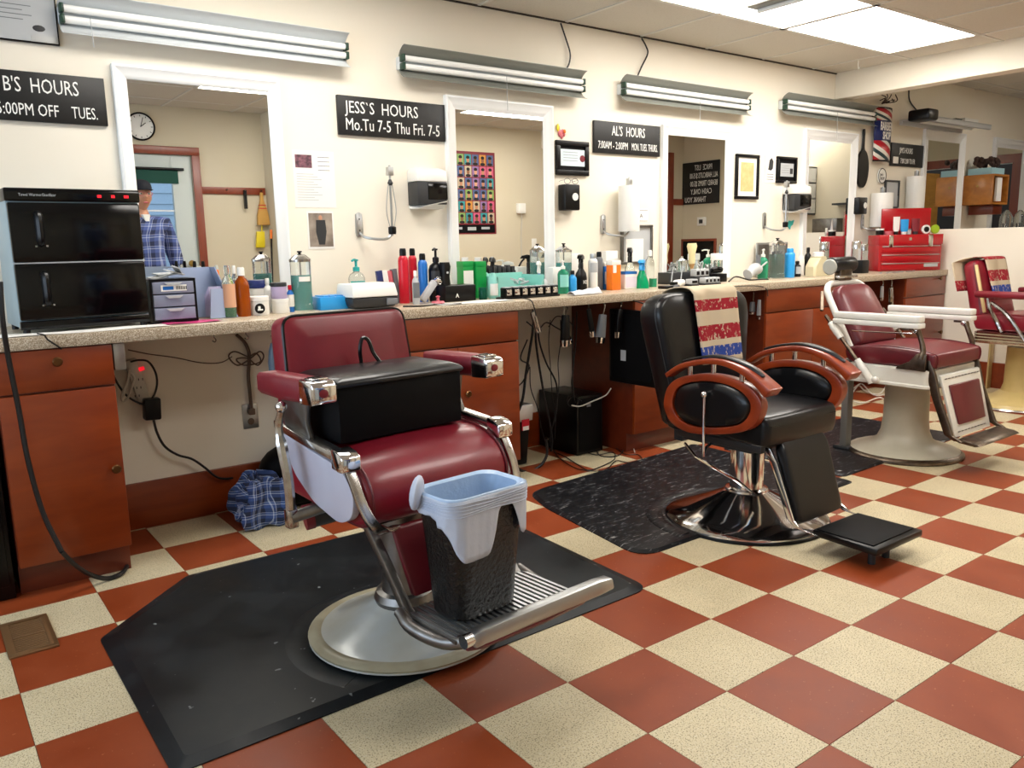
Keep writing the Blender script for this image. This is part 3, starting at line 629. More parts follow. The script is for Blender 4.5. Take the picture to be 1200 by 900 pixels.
# glasses on a black box
t = T('soap_box', 'black wall box with a white oval window under the licence near the second mirror', 'dispenser', (3.17, WY, 1.392))
G().bx(0, 0.115, -0.07, 0, 0, 0.15).part('case', 'black_plastic', t, bevel=0.008)
G().lathe([(0.022, 0), (0.022, 0.003), (0, 0.004)], (0.075, -0.07, 0.078), 20, (PI / 2, 0, 0)).part('oval_window', 'white_plastic', t)
g = G()
for s_ in (-1, 1):
    g.tube([(0.030 * s_ + 0.024 * math.cos(a), 0, 0.016 * math.sin(a)) for a in [2 * PI * q / 16 for q in range(16)]], 0.0018, 6, closed=True)
    g.tube([(0.054 * s_, 0, 0.006), (0.056 * s_, 0.03, 0.004), (0.05 * s_, 0.05, 0.0)], 0.0015, 5, k=3)
g.tube([(-0.006, 0, 0.003), (0, 0, 0.007), (0.006, 0, 0.003)], 0.0016, 5, k=4)
g.thing('eyeglasses', 'wire rimmed eyeglasses resting on the black wall box', 'glasses', 'brushed_steel', (3.228, WY - 0.055, 1.56))
t = T('soap_box', 'black wall box with a white oval window below the black hand mirror', 'dispenser', (6.31, WY, 1.385))
G().bx(0, 0.125, -0.07, 0, 0, 0.135).part('case', 'black_plastic', t, bevel=0.008)
G().lathe([(0.024, 0), (0.024, 0.003), (0, 0.004)], (0.09, -0.07, 0.07), 20, (PI / 2, 0, 0)).part('oval_window', 'white_plastic', t)
# orchid sticker flowers
g = G()
for k, (dx, dz, rr) in enumerate(((0, 0, .022), (.02, .01, .016), (-.012, .03, .014), (.012, -.018, .014), (.03, -.006, .012))): g.ell((dx, -0.004, dz), (rr * .8, 0.004, rr), n=10)
t = g.thing('flower_ornament', 'pink and yellow paper flower stuck above the black licence frame', 'ornament', 'pl_rosy', (3.19, WY, 1.835))
G().ell((-0.02, -0.009, 0.03), (0.011, 0.004, 0.022), n=10).part('petal', 'pl_yellow', t); G().ell((0.03, -0.010, 0.012), (0.010, 0.004, 0.012), n=10).part('petal', 'pl_orange', t)
# teal bird / tool
t = G().prism([(0, 0.045), (0.02, 0.035), (0.045, 0.06), (0.06, 0.055), (0.10, 0.065), (0.085, 0.03), (0.06, 0.018), (0.055, -0.005), (0.04, 0.01), (0.02, 0.02)], 'y', -0.012, -0.002).thing('bird_ornament', 'teal bird cut-out on the wall under the far foam dispenser', 'ornament', 'pl_teal', (5.415, WY, 1.275))
# hand mirror
t = T('hand_mirror', 'long black hand mirror hanging on the wall left of the barber pole sign', 'mirror', (6.42, WY - 0.004, 1.58))
pf = []
for q in range(40):
    a = 2 * PI * q / 40; pf.append((0.088 * math.cos(a), 0.15 + 0.15 * math.sin(a)))
G().loft([[(x * s_, y, 0.17 + (z - 0.15) * (1.0)) for x, z in pf] for y, s_ in ((0, .9), (-0.006, 1), (-0.018, 1), (-0.022, .93))]).part('head', 'black_plastic', t, ang=30)
G().loft([[(0.018 * k_ * math.cos(a), -0.011 + 0.010 * math.sin(a), z) for a in [2 * PI * q / 12 for q in range(12)]] for z, k_ in ((0.29, 2.2), (0.34, 1.1), (0.42, 0.8), (0.455, 1.1), (0.475, .9), (0.485, 0.3))]).part('handle', 'black_plastic', t)
# barber pole sign (flat metal sign bent round a post), plaque
t = T('barber_pole_sign', 'red, white and blue striped BARBER SHOP pole sign with blue middle band', 'sign', (6.66, WY - 0.01, 1.825))
R_ = 0.14
def arc(u): a = -1.15 + 2.3 * u; return (R_ * math.sin(a), -0.07 * math.cos(a))
mt, nt, b, N, L = nodes_of('pole_stripes', 0.35)
tc = N('ShaderNodeTexCoord'); sp = N('ShaderNodeSeparateXYZ'); L(tc.outputs['UV'], sp.inputs[0])
ma = N('ShaderNodeMath'); ma.operation = 'MULTIPLY_ADD'; ma.inputs[1].default_value = 0.9; L(sp.outputs[0], ma.inputs[0]); L(sp.outputs[1], ma.inputs[2])
fr = N('ShaderNodeMath'); fr.operation = 'FRACT'; L(ma.outputs[0], fr.inputs[0])
rr = ramp(N, [(0, '#b8202c'), (0.24, '#e6e2d8'), (0.45, '#12343a'), (0.66, '#e6e2d8'), (0.88, '#b8202c')], 'CONSTANT'); L(fr.outputs[0], rr.inputs[0]); L(rr.outputs[0], b.inputs['Base Color'])
for z0, z1 in ((0.0, 0.155), (0.315, 0.415)):
    G().sheet(lambda u, v: (*arc(u), z0 + (z1 - z0) * v), 12, 2).part('striped_band', 'pole_stripes', t, solid=0.004)
G().sheet(lambda u, v: (*arc(u), 0.155 + 0.16 * v), 12, 2).part('blue_band', 'pl_navy', t, solid=0.004, label='blue middle band with white letters')
for z in (-0.012, 0.405): G().sheet(lambda u, v: (*arc(u), z + 0.014 * v), 12, 1).part('rim', 'black_plastic', t, solid=0.008)
text('BARBER', t, (-0.118, -0.076, 0.235), 0.095, 'chalk', 0.56, bold=0.002); text('SHOP', t, (-0.075, -0.076, 0.165), 0.085, 'chalk', 0.55, bold=0.002)
g = G()
for q in range(9):
    a = q * 0.7; g.tube([(0, 0, 0), (0.06 * math.cos(a), -0.02 - 0.01 * q % 3, 0.02 + 0.02 * math.sin(a)), (0.12 * math.cos(a + .4), -0.05, 0.05 * math.sin(a * 1.3) + 0.03)], 0.004, 5, k=4)
g.thing('dried_branch', 'tangle of dark twigs on top of the barber pole sign', 'branch', mat('twig', '#3a2a1e', 0.8), (6.64, WY - 0.03, 2.28))
t = T('plaque', 'small white oval plaque hanging under the barber pole sign', 'plaque', (6.735, WY - 0.006, 1.705))
G().lathe([(0, 0), (0.062, 0), (0.066, 0.004), (0.062, 0.010), (0, 0.011)], (0, 0, 0), 24, (PI / 2, 0, 0)).part('disc', 'white_plastic', t)
G().tube([(0.06 * math.cos(a), -0.011, 0.06 * math.sin(a)) for a in [2 * PI * q / 24 for q in range(24)]], 0.003, 6, closed=True).part('rim', 'black_plastic', t)
for s_, z in (("Jim's", 0.0), ('SHOP', -0.032)): text(s_, t, (-0.035, -0.0115, z), 0.034, 'dark_grey', 0.8)
# wooden wall box beyond, with box of brown curls on top
BX0, BD, BW, BZ, BH = 8.22, 0.27, 0.33, 1.477, 0.276
t = T('wall_box', 'honey coloured wooden wall box with an open end, between the two far mirrors', 'shelf', (BX0, WY - .001, BZ))
G().bx(0, 0.018, -BD, 0, 0, BH).part('door', 'honey_wood', t, bevel=0.003)
for z in (0, BH - 0.018): G().bx(0.018, BW, -BD, 0, z, z + 0.018).part('panel', 'honey_wood', t)
G().bx(BW - 0.018, BW, -BD, 0, 0.018, BH - 0.018).part('panel', 'honey_wood', t); G().bx(.018, BW - 0.018, -0.012, 0, 0.018, BH - 0.018).part('panel', 'cherry_dark', t)
G().lathe([(0.005, 0), (0.012, 0.01), (0, 0.016)], (0, -BD * .5, BH * 0.62), 10, (0, -PI / 2, 0)).part('knob', 'brass', t)
G().bx(0.10, BW - 0.03, -BD + .03, -.02, -0.09, -0.001).part('lower_shelf', 'cherry_dark', t, bevel=0.003)
G().bx(.11, .21, -BD + .01, -BD + .03, 0.03, BH - 0.03).thing('picture_card', 'small white picture card standing in the open end of the wooden wall box', 'card', 'paper', t.location)
G().bx(0.02, BW - 0.04, -BD + .03, -0.03, 0.001, 0.06).thing('cardboard_box', 'low light blue box on top of the wooden wall box', 'box', mat('pale_blue_card', '#9cc3cc', 0.6), (BX0, WY, BZ + BH))
g = G(); random.seed(3)
for q in range(30): g.ell((random.uniform(.05, BW - .07), random.uniform(-BD + .06, -.06), 0.085 + random.random() * 0.06), (0.030, 0.026, 0.026), n=8, rot=(random.random() * 3, random.random() * 3, 0))
g.thing('hair_swatches', 'bunch of curly dark brown hair swatches in the light blue box', 'hair swatches', mat('brown_curl', '#3a2218', 0.7, bump=(80, .6, .004)), (BX0, WY, BZ + BH + 0.004), kind='stuff')

# small switch plate beside the slim towel roll
t = T('outlet', 'white wall outlet plate between the slim towel roll and the far mirror', 'outlet', (7.30, WY, 1.32))
G().bx(0, 0.08, -0.008, 0, 0, 0.19).part('plate', 'white_plastic', t, bevel=0.003); G().lathe([(0.02, 0), (0.018, 0.01), (0, 0.012)], (0.04, -0.008, 0.11), 12, (PI / 2, 0, 0)).part('socket', 'light_grey', t)

# ================================================================ WALL BEHIND THE CAMERA (mirror content)
FY = -0.25
t = T('wall_clock', 'round black rimmed wall clock above the door, seen in the big mirror', 'clock', (1.83, FY, 2.268))
G().lathe([(0.112, 0), (0.118, 0.006), (0.118, 0.026), (0.108, 0.032), (0.104, 0.024)], (0, 0, 0), 36, (-PI / 2, 0, 0), False).part('rim', 'black_plastic', t)
G().lathe([(0.105, 0.0), (0.105, 0.02), (0, 0.021)], (0, 0, 0), 32, (-PI / 2, 0, 0)).part('dial', 'white_plastic', t)
for q in range(12):
    a = q * PI / 6; G().box((0.09 * math.sin(a), 0.0225, 0.09 * math.cos(a)), (0.005, 0.002, 0.014), (0, a, 0)).part('hour_mark', 'dark_grey', t)
G().box((0.02, 0.024, 0.015), (0.006, 0.002, 0.055), (0, 0.9, 0)).part('hour_hand', 'black_plastic', t)
G().box((0.01, 0.026, 0.035), (0.005, 0.002, 0.085), (0, 0.3, 0)).part('minute_hand', 'black_plastic', t)
# door with trim
d = T('door_1', 'white door with a divided glass light, wooden trim around it', 'door', (0, 0, 0))
for k_ in ('label', 'category'): del d[k_]
d['kind'] = 'structure'
G().bx(DX0 + 0.004, 1.50, -0.31, -0.265, 0.01, 2.04).bx(2.06, DX1 - 0.004, -0.31, -0.265, 0.01, 2.04).bx(1.50, 2.06, -0.31, -0.265, 1.86, 2.04).bx(1.50, 2.06, -0.31, -0.265, 0.01, 0.95).part('leaf', mat('door_grey', '#c9d2cf', 0.4), d, bevel=0.002)
for x0, x1 in ((1.50, 1.775), (1.785, 2.06)):
    for r_ in range(3):
        G().bx(x0 + 0.006, x1 - 0.006, -0.290, -0.286, 0.956 + r_ * 0.302, 0.956 + r_ * 0.302 + 0.294).part('pane', 'daylight_door_glass', d)
for x in (1.775,): G().bx(x, x + 0.012, -0.297, -0.275, 0.95, 1.86).part('muntin', 'white_paint', d)
for z in (1.252, 1.554): G().bx(1.5, 2.06, -0.297, -0.275, z, z + 0.012).part('muntin', 'white_paint', d)
G().lathe([(0.012, 0), (0.012, 0.03), (0.028, 0.04), (0.03, 0.055), (0.02, 0.068), (0, 0.07)], (2.155, -0.265, 1.09), 18, (-PI / 2, 0, 0)).part('door_handle', 'brass', d)
tr = G().bx(DX1, DX1 + 0.07, -0.25, -0.228, 0, 2.045); tr.bx(DX0 - 0.07, DX0, -0.25, -0.228, 0, 2.045); tr.bx(DX0 - 0.07, DX1 + 0.07, -0.25, -0.226, 2.045, 2.115)
tr.struct('trim_2', 'door_trim', bevel=0.003)
t = T('roller_shade', 'short dark green roller shade over the door glass, seen in the big mirror', 'shade', (1.80, -0.262, 1.92))
G().cyl((-0.36, 0.02, 0), (0.36, 0.02, 0), 0.012, n=12).part('roller', 'black_plastic', t)
G().bx(-0.33, 0.31, 0.008, 0.013, -0.125, -0.005).part('fabric', mat('shade_green', '#12483c', 0.8), t)
# neighbouring siding outside
sd = T('house', 'pale clapboard house wall outside, seen through the door glass', 'building', (1.8, -4.0, 0))
for q in range(22): G().box((0, 0.0, 0.07 + q * 0.14), (6.0, 0.02, 0.15), (0.09, 0, 0)).part('siding_board', mat('siding', '#c3d0d8', 0.6), sd)
for q in range(5): G().box((-0.6 + q * 0.32, 0.3 - q * 0.02, 1.9 - q * 0.2), (1.9, 0.04, 0.05), (0, 0.5, 0)).part('stair_rail', 'white_paint', sd)
G().bx(-6, 16, -9, -0.38, -0.2, -0.12).struct('trim_ground', mat('asphalt', '#5c5f63', 0.9))
# peg rail with things
t = T('peg_rail', 'brown wooden peg rail on the wall right of the door, seen in the big mirror', 'rail', (2.305, FY, 1.712))
G().bx(0, 0.585, 0, 0.02, 0, 0.063).part('board', 'door_trim', t, bevel=0.002)
for x in (0.215, 0.38, 0.54): G().tube([(x, 0.02, 0.04), (x, 0.045, 0.03), (x, 0.055, 0.045)], 0.004, 6, k=3).part('hook', 'bronze_metal', t)
t = T('whisk_broom', 'straw whisk broom hanging from the peg rail in the corner', 'broom', (2.84, FY + 0.045, 1.43))
G().loft([[(a * hx, b_ * hy, z) for a, b_ in ((-1, -1), (1, -1), (1, 1), (-1, 1))] for z, hx, hy in ((0, .058, .018), (0.10, .050, .018), (0.19, .026, .016), (0.23, .016, .012), (0.30, .013, .012))]).part('straw', mat('straw', '#c99a4e', 0.8, bump=(1, .6, .004), aniso=(120, 120, 4)), t, bevel=0.003)
for z in (0.15, 0.18): G().loft([[(a * h_, b_ * 0.018, zz) for a, b_ in ((-1, -1), (1, -1), (1, 1), (-1, 1))] for zz, h_ in ((z, .036 if z < .17 else .03), (z + .008, .036 if z < .17 else .03))]).part('binding', 'pl_red', t)
G().bx(-0.025, 0.0, -0.005, 0.02, 0, 0.17).thing('clothes_clip', 'small black strap hanging from the middle peg of the rail', 'strap', 'black_plastic', (2.70, FY + 0.03, 1.58))
t = T('dustpan', 'yellow dustpan hanging low in the corner, seen in the big mirror', 'dustpan', (2.80, FY + 0.02, 1.22))
G().prism([(-0.045, 0), (0.04, 0.0), (0.045, 0.15), (-0.03, 0.15)], 'y', 0, 0.03).part('pan', 'pl_yellow', t, bevel=0.003)
G().cyl((0.02, 0.02, 0.14), (0.028, 0.02, 0.24), 0.007, n=8).part('handle', 'pl_yellow', t)
t = T('long_stick', 'dark broom stick with orange grip leaning in the corner', 'broom', (2.785, FY + 0.10, 0))
G().cyl((0.0, 0.12, 0.04), (0.10, 0.0, 1.30), 0.009, n=8).part('pole', 'black_plastic', t); G().cyl((0.10, 0.0, 1.30), (0.107, -0.008, 1.385), 0.012, n=8).part('grip', 'pl_orange', t)
G().bx(-0.12, 0.08, 0.08, 0.16, 0, 0.06).part('brush_head', 'black_plastic', t, bevel=0.006)
# haircut poster in second mirror
t = T('haircut_poster', 'poster of many small haircut portraits on the far side wall, seen in the second mirror', 'poster', (4.845 - 0.30, 0.10, 1.318))
PW, PH = 0.80, 0.865
G().bx(0, PW, 0.001, 0.004, 0, PH).part('sheet', 'maroon_arm', t)
G().bx(0.02, PW - 0.02, 0.0045, 0.0052, 0.012, 0.10).part('caption_band', 'black_matte', t)
random.seed(11)
cols = [mat('cell_%d' % i, c, 0.5) for i, c in enumerate(('#2a8f94', '#c98a3a', '#c75a7a', '#4a5f8a', '#b8aa90', '#7fa35a', '#8a6a9a'))]
skn = [mat('face_%d' % i, c, 0.5) for i, c in enumerate(('#b9805f', '#8a5a3c', '#d09a78', '#6a4028'))]
for r_ in range(6):
    for c in range(8):
        x = 0.022 + c * 0.0955; z = 0.115 + r_ * 0.122
        cell = G().bx(x, x + 0.085, 0.0045, 0.0055, z, z + 0.110).part('portrait', cols[random.randrange(7)], t)
        G().ell((x + 0.042, 0.006, z + 0.050), (0.020, 0.002, 0.028), n=10).part('face', skn[random.randrange(4)], cell)
        g = G(); g.ell((x + 0.042, 0.0062, z + 0.078), (0.023, 0.003, 0.018), n=10); g.ell((x + 0.042, 0.0058, z + 0.012), (0.034, 0.002, 0.016), n=10); g.part('hair', 'hair_dark', cell)
for q in range(4): G().bx(0.06 + q * 0.18, 0.17 + q * 0.18, 0.0052, 0.0058, 0.04 + 0.01 * (q % 2), 0.075).part('print_line', 'light_grey', t)
t = T('power_adapter', 'white power adapter box with a cord on the wall, seen in the second mirror', 'adapter', (5.68, 0.10, 1.54))
G().bx(-0.055, 0.05, 0, 0.05, 0, 0.11).part('case', 'white_plastic', t, bevel=0.006)
G().tube([(0, 0.03, 0), (0.01, 0.02, -0.05), (0.0, 0.015, -0.3), (0.005, 0.015, -0.7), (0.0, 0.015, -1.2)], 0.006, 6, k=5).part('cord', 'cord_white', t)
t = T('outlet', 'white wall outlet on the side wall, seen low in the second mirror', 'outlet', (5.876, 0.10, 1.15)); G().bx(-0.035, 0.035, 0, 0.006, 0, 0.11).part('plate', 'white_plastic', t, bevel=0.002)
# red trim + strip, thermostat, dark picture in third mirror
G().bx(8.10, 8.19, 0.1, 0.125, 0, 2.32).struct('trim_3', 'door_trim', bevel=0.003)
G().bx(8.19, 8.40, 0.1, 0.12, 1.66, 1.74).struct('trim_4', 'door_trim', bevel=0.002)
t = T('thermostat', 'white square thermostat under the price list sign', 'thermostat', (8.40, 0.43, 1.385))
G().bx(-0.03, 0, -0.065, 0.065, 0, 0.11).part('case', 'white_plastic', t, bevel=0.005); G().bx(-0.032, -0.03, -0.03, 0.03, 0.03, 0.08).part('display', 'dark_grey', t)
t = T('framed_picture', 'wide brown frame with dark glass low on the end wall, seen in the third mirror', 'picture frame', (8.40, 0.38, 0.80))
for a in ((-0.29, 0.29, 0, 0.03), (-0.29, 0.29, 0.39, 0.42), (-0.29, -0.26, 0.03, 0.39), (0.26, 0.29, 0.03, 0.39)): G().bx(-0.025, -0.001, a[0], a[1], a[2], a[3]).part('frame_rail', 'door_trim', t, bevel=0.003)
G().bx(-0.012, -0.001, -0.26, 0.26, 0.03, 0.39).part('picture', 'black_gloss', t)
# white cubby shelf in fourth mirror, grey box, small shelf
t = T('cubby_shelf', 'white cubby shelf on the end wall, seen in the fourth mirror', 'shelf', (8.40, 1.99, 1.46))
for z in (0, 0.17, 0.34, 0.51): G().bx(-0.16, -0.001, -0.25, 0.065, z, z + 0.015).part('shelf_board', 'white_paint', t)
for y in (-0.25, 0.05): G().bx(-0.16, -0.001, y, y + 0.015, 0, 0.525).part('side_board', 'white_paint', t)
G().bx(-0.01, -0.001, -0.25, 0.065, 0, 0.52).part('back_board', 'light_grey', t)
t = T('small_shelf', 'small dark shelf on the end wall, seen in the fourth mirror', 'shelf', (8.40, 2.33, 1.55)); G().bx(-0.12, -0.001, 0, 0.25, 0, 0.02).part('shelf_board', 'dark_grey', t)
G().bx(-0.12, -0.001, 0, 0.3, 0, 0.15).thing('breaker_box', 'grey metal box low on the end wall, seen in the fourth mirror', 'electrical box', 'brushed_steel', (8.40, 2.10, 1.26), bevel=0.004)
# far doorway trim
G().bx(10.58, 10.6, 1.95, 2.05, 0, 2.12).bx(10.58, 10.6, 3.20, 3.30, 0, 2.12).bx(10.58, 10.6, 2.05, 3.2, 2.02, 2.12).struct('trim_5', 'door_trim')
G().box((10.9, 2.05, 1.0), (0.6, 0.04, 2.0)).struct('door_2', 'honey_wood')

# ================================================================ THINGS ON THE COUNTER
def S(px, top, wpx, Y, bot=None):
    """stand a thing on the counter at distance Y: x, height, radius from its extent in the photo"""
    p = onY(px, top, Y); x0 = onZ(px, 350, CT)
    pb = onY(px, 345, Y)
    t = (p.z - CT) / max(1e-6, 1)
    return pb.x, p.z - CT, wpx * depth((pb.x, Y, CT)) / FPX / 2
def lbl(g_parent, x0, r, z0, z1, m, a=1.25, off=0.0009, name='label', lab=None):
    G().sheet(lambda u, v: ((r + off) * math.sin(-a + 2 * a * u), -(r + off) * math.cos(-a + 2 * a * u), z0 + (z1 - z0) * v), 12, 1).part(name, m, g_parent, label=lab)
def bottle(label, cat, kind, px, top, w_, Y, body, cap='black_plastic', labm=None, name=None, group=None, txt=None, liq=None, z0=0, base=CT, box_d=None, lz=(0.2, 0.65)):
    x, h, r = S(px, top, w_, Y); h -= z0
    t = T(name or kind, label, cat, (x, Y, base + z0), 0, group)
    if kind == 'spray_can':
        G().lathe([(r * .96, 0), (r, 0.004), (r, h * .78), (r * .93, h * .82), (r * .62, h * .87), (r * .55, h * .88)], n=20).part('body', body, t)
        G().lathe([(r * .66, h * .865), (r * .66, h * .96), (r * .55, h)] , n=16).part('cap', cap, t)
        if labm: lbl(t, x, r, h * lz[0], h * lz[1], labm)
    elif kind == 'pump_bottle':
        G().lathe([(r * .92, 0), (r, 0.005), (r, h * .58), (r * .8, h * .66), (r * .36, h * .71), (r * .36, h * .74)], n=20).part('body', body, t)
        if liq: G().lathe([(r * .88, 0.004), (r * .93, 0.008), (r * .93, h * .45)], n=20).part('liquid', liq, t)
        G().lathe([(r * .42, h * .72), (r * .42, h * .80), (r * .16, h * .82), (r * .16, h * .93), (r * .30, h * .935), (r * .30, h * .965)], n=14).part('pump', cap, t)
        G().tube([(0, 0, h * .955), (-r * .5, -r * .5, h * .965), (-r * .95, -r * .9, h * .94)], r * .13, 8, k=3).part('spout', cap, t)
        if labm: lbl(t, x, r, h * lz[0], h * min(lz[1], .56), labm)
    elif kind in ('trigger_bottle', 'cone_spray'):
        pr = [(r * .9, 0), (r, 0.006), (r, h * .38), (r * .85, h * .5), (r * .4, h * .62), (r * .32, h * .70)] if kind == 'trigger_bottle' else [(r * 1.0, 0), (r, 0.006), (r * .95, h * .2), (r * .45, h * .55), (r * .34, h * .62)]
        G().lathe(pr, n=20).part('body', body, t)
        if liq: G().lathe([(r * .85, 0.004), (r * .92, 0.01), (r * .92, h * .3)], n=16).part('liquid', liq, t)
        G().lathe([(r * .42, h * .62), (r * .42, h * .76), (r * .25, h * .8)], n=12).part('collar', cap, t)
        k_ = max(r, 0.02) * 1.35
        G().prism([(-k_ * 1.2, h * .89), (-k_ * .9, h * .97), (-k_ * .2, h), (k_ * .9, h * .95), (k_ * 1.1, h * .86), (k_ * .3, h * .87), (k_ * .25, h * .78), (-k_ * .25, h * .78), (-k_ * .3, h * .88)], 'x', -k_ * .28, k_ * .28).part('spray_head', cap, t, bevel=0.002, rz=-0.9)
        G().tube([(-k_ * .45, -k_ * .35, h * .88), (-k_ * .75, -k_ * .6, h * .8), (-k_ * 1.05, -k_ * .8, h * .66)], k_ * .12, 6, k=3).part('trigger', cap, t)
        if labm: lbl(t, x, r, h * .08, h * .36, labm)
    elif kind == 'jar':
        G().lathe([(r * .95, 0), (r, 0.004), (r, h * .74), (r * .95, h * .76)], n=24).part('body', body, t)
        if cap: G().lathe([(r * 1.03, h * .76), (r * 1.03, h * .97), (r * .98, h)], n=24).part('lid', cap, t)
        if labm: lbl(t, x, r, h * .12, h * .66, labm)
    elif kind == 'bottle':
        G().lathe([(r * .93, 0), (r, 0.005), (r, h * .62), (r * .85, h * .72), (r * .42, h * .80), (r * .40, h * .84)], n=20).part('body', body, t)
        if liq: G().lathe([(r * .88, 0.004), (r * .93, 0.008), (r * .93, h * .34)], n=20).part('liquid', liq, t)
        G().lathe([(r * .5, h * .83), (r * .5, h * .96), (r * .4, h)], n=14).part('cap', cap, t)
        if labm: lbl(t, x, r, h * lz[0], h * lz[1], labm)
    elif kind == 'disinfectant_jar':
        G().lathe([(r * .98, 0), (r, 0.006), (r * .98, h * .10), (r * .9, h * .13), (r * .94, h * .16), (r * .94, h * .82), (r * .90, h * .84)], n=28).part('glass', body, t)
        G().lathe([(r * .9, 0.006), (r * .92, h * .09), (r * .84, h * .13), (r * .89, h * .17), (r * .89, h * .60)], n=28).part('liquid', liq, t)
        G().lathe([(r * .98, h * .82), (r * .99, h * .86), (r * .55, h * .93), (r * .18, h * .955)], n=28).part('lid', cap, t)
        G().lathe([(r * .12, h * .95), (r * .12, h * .97), (r * .24, h * .98), (r * .22, h), (0, h)], n=14).part('knob', 'black_plastic', t)
        G().cyl((0, 0, h * .1), (0, 0, h * .95), 0.003, n=6).part('lift_rod', 'chrome', t)
        if labm: lbl(t, x, r * .94, h * .50, h * .58, labm, 0.6)
    elif kind == 'box':
        G().bx(-r, r, -(box_d or r) * .5, (box_d or r) * .5, 0, h).part('carton', body, t, bevel=0.002)
        if labm: G().bx(-r * .9, r * .9, -(box_d or r) * .5 - 0.001, -(box_d or r) * .5, h * lz[0], h * lz[1]).part('label', labm, t)
        if cap: G().bx(-r * 1.02, r * 1.02, -(box_d or r) * .51, (box_d or r) * .51, h * .84, h * 1.0).part('lid', cap, t, bevel=0.002)
    if txt:
        s_, sz, zz, m_ = txt; text(s_, t, (-sz * len(s_) * .26, -r - 0.0022, h * zz), sz, m_, 0.8)
    return t
# towel warmer cabinet
t = T('towel_warmer', 'tall black two-door towel warmer cabinet at the left end of the counter', 'towel warmer', (0.325, 3.30, CT), math.radians(2.0))
W_, H, D_ = 0.43, 0.505, 0.30
G().bx(0, W_, 0.012, D_, 0.022, H).part('case', mat('steel_side', '#9fb4bd', 0.4, 0.3), t, bevel=0.004)
G().bx(-0.004, W_ + 0.004, -0.006, D_ + 0.004, H - 0.045, H).part('top_panel', 'black_gloss', t, bevel=0.006)
G().bx(0.0, W_, -0.004, 0.02, 0.015, 0.045).part('bottom_panel', 'black_gloss', t, bevel=0.004)
for z0, z1 in ((0.250, H - 0.050), (0.048, 0.245)):
    d = G().bx(0.002, W_ - 0.002, -0.010, 0.012, z0, z1).part('door', 'black_gloss', t, bevel=0.006)
    zc = (z0 + z1) / 2 + 0.012; hx = 0.088
    G().tube([(hx, -0.010, zc - 0.05), (hx, -0.038, zc - 0.045), (hx, -0.042, zc + 0.0), (hx, -0.038, zc + 0.045), (hx, -0.010, zc + 0.05)], 0.013, 8, k=4).part('handle', 'black_plastic', d)
    for dx in (-0.012, 0.022): G().bx(hx + dx - 0.003, hx + dx + 0.003, -0.012, -0.009, zc - 0.062, zc - 0.056).part('screw', 'aluminium', d)
G().bx(0.0, W_, -0.009, 0.012, 0.2455, 0.2495).part('hinge_strip', 'light_grey', t)
text('Towel Warmer/Sterilizer', t, (0.04, -0.0062, H - 0.028), 0.014, 'light_grey', 0.8)
for x, wx in ((0.288, 0.014), (0.335, 0.012), (0.378, 0.016)): G().bx(x, x + wx, -0.0075, -0.006, H - 0.030, H - 0.020).part('indicator', 'red_led', t)
for x, y in ((0.02, 0.02), (W_ - 0.02, 0.02), (0.02, D_ - .02), (W_ - 0.02, D_ - .02)): G().cyl((x, y, 0), (x, y, 0.024), 0.012, n=10).part('foot', 'black_plastic', t)
# papers under warmer and drawers
def drape(label, px, x0, x1, y0, y1, m, cat='paper', z=0.002, hang=0.0, name='paper_sheet', rz=0, wob=0.003):
    o = G().sheet(lambda u, v: (x0 + (x1 - x0) * u, y0 + (y1 - y0) * v, CT + z + wob * math.sin(9 * u + 5 * v) * math.sin(4 * v + 1) + wob), 12, 6).thing(name, label, cat, m, solid=0.0008); return o
drape('white paper sheet lying under the towel warmer', 0, 0.24, 0.80, 3.21, 3.33, 'paper', z=0.0015, wob=0.0015)
drape('magenta leaflet lying under the small drawer unit', 0, 0.80, 1.01, 3.26, 3.36, 'pl_pink', wob=0.002)
# small drawer unit
x0_ = onY(178, 350, 3.33).x; x1_ = onY(230, 350, 3.33).x
t = T('drawer_unit', 'small black unit with three translucent drawers beside the towel warmer', 'drawer unit', (x0_, 3.33, CT + 0.004)); W_ = x1_ - x0_; H = onY(200, 328, 3.33).z - CT
G().bx(-0.004, W_ + 0.004, 0.006, 0.16, H - 0.008, H).bx(-0.004, W_ + 0.004, 0.006, 0.16, 0, 0.008).bx(-0.004, 0.004, 0.006, 0.16, 0.008, H - .008).bx(W_ - 0.004, W_ + 0.004, 0.006, 0.16, 0.008, H - .008).part('frame', 'black_plastic', t)
for k in range(3):
    z = 0.012 + k * (H - 0.018) / 3; hh = (H - 0.024) / 3
    dd = G().bx(0.006, W_ - 0.006, 0.0, 0.155, z, z + hh - 0.003).part('drawer', 'smoke_drawer', t, bevel=0.002)
    G().prism([(W_ * .3, z + hh - .006), (W_ * .7, z + hh - .006), (W_ * .62, z + hh - .016), (W_ * .38, z + hh - .016)], 'y', -0.008, 0.0).part('pull', 'light_grey', dd)
    G().bx(0.015, W_ - 0.015, 0.03, 0.14, z + 0.002, z + hh * .5).part('contents', ('pl_lav', 'light_grey', 'mid_grey')[k], dd)
G().bx(W_ * .22, W_ * .8, -0.001, 0.0, H * .72, H * .86).part('label', 'paper', t); G().bx(W_ * .26, W_ * .5, -0.0016, -0.001, H * .75, H * .83).part('label_mark', 'pl_blue', t)
for q in range(7): G().bx(W_ * .56 + q * .006, W_ * .56 + q * .006 + .003, -0.0016, -0.001, H * .75, H * .83).part('bar_line', 'black_plastic', t)
g = G()
for q in range(5): g.box((0.05 + q * 0.018, 0.05 + 0.02 * (q % 3), H + 0.006 + q * 0.006), (0.13, 0.03, 0.004), (0.1 * q, 0.12 * (q - 2), 0.3 * q))
g.thing('comb_sleeves', 'loose pile of clear comb sleeves on top of the small drawer unit', 'packet', 'light_grey', (x0_, 3.33, CT + 0.004))
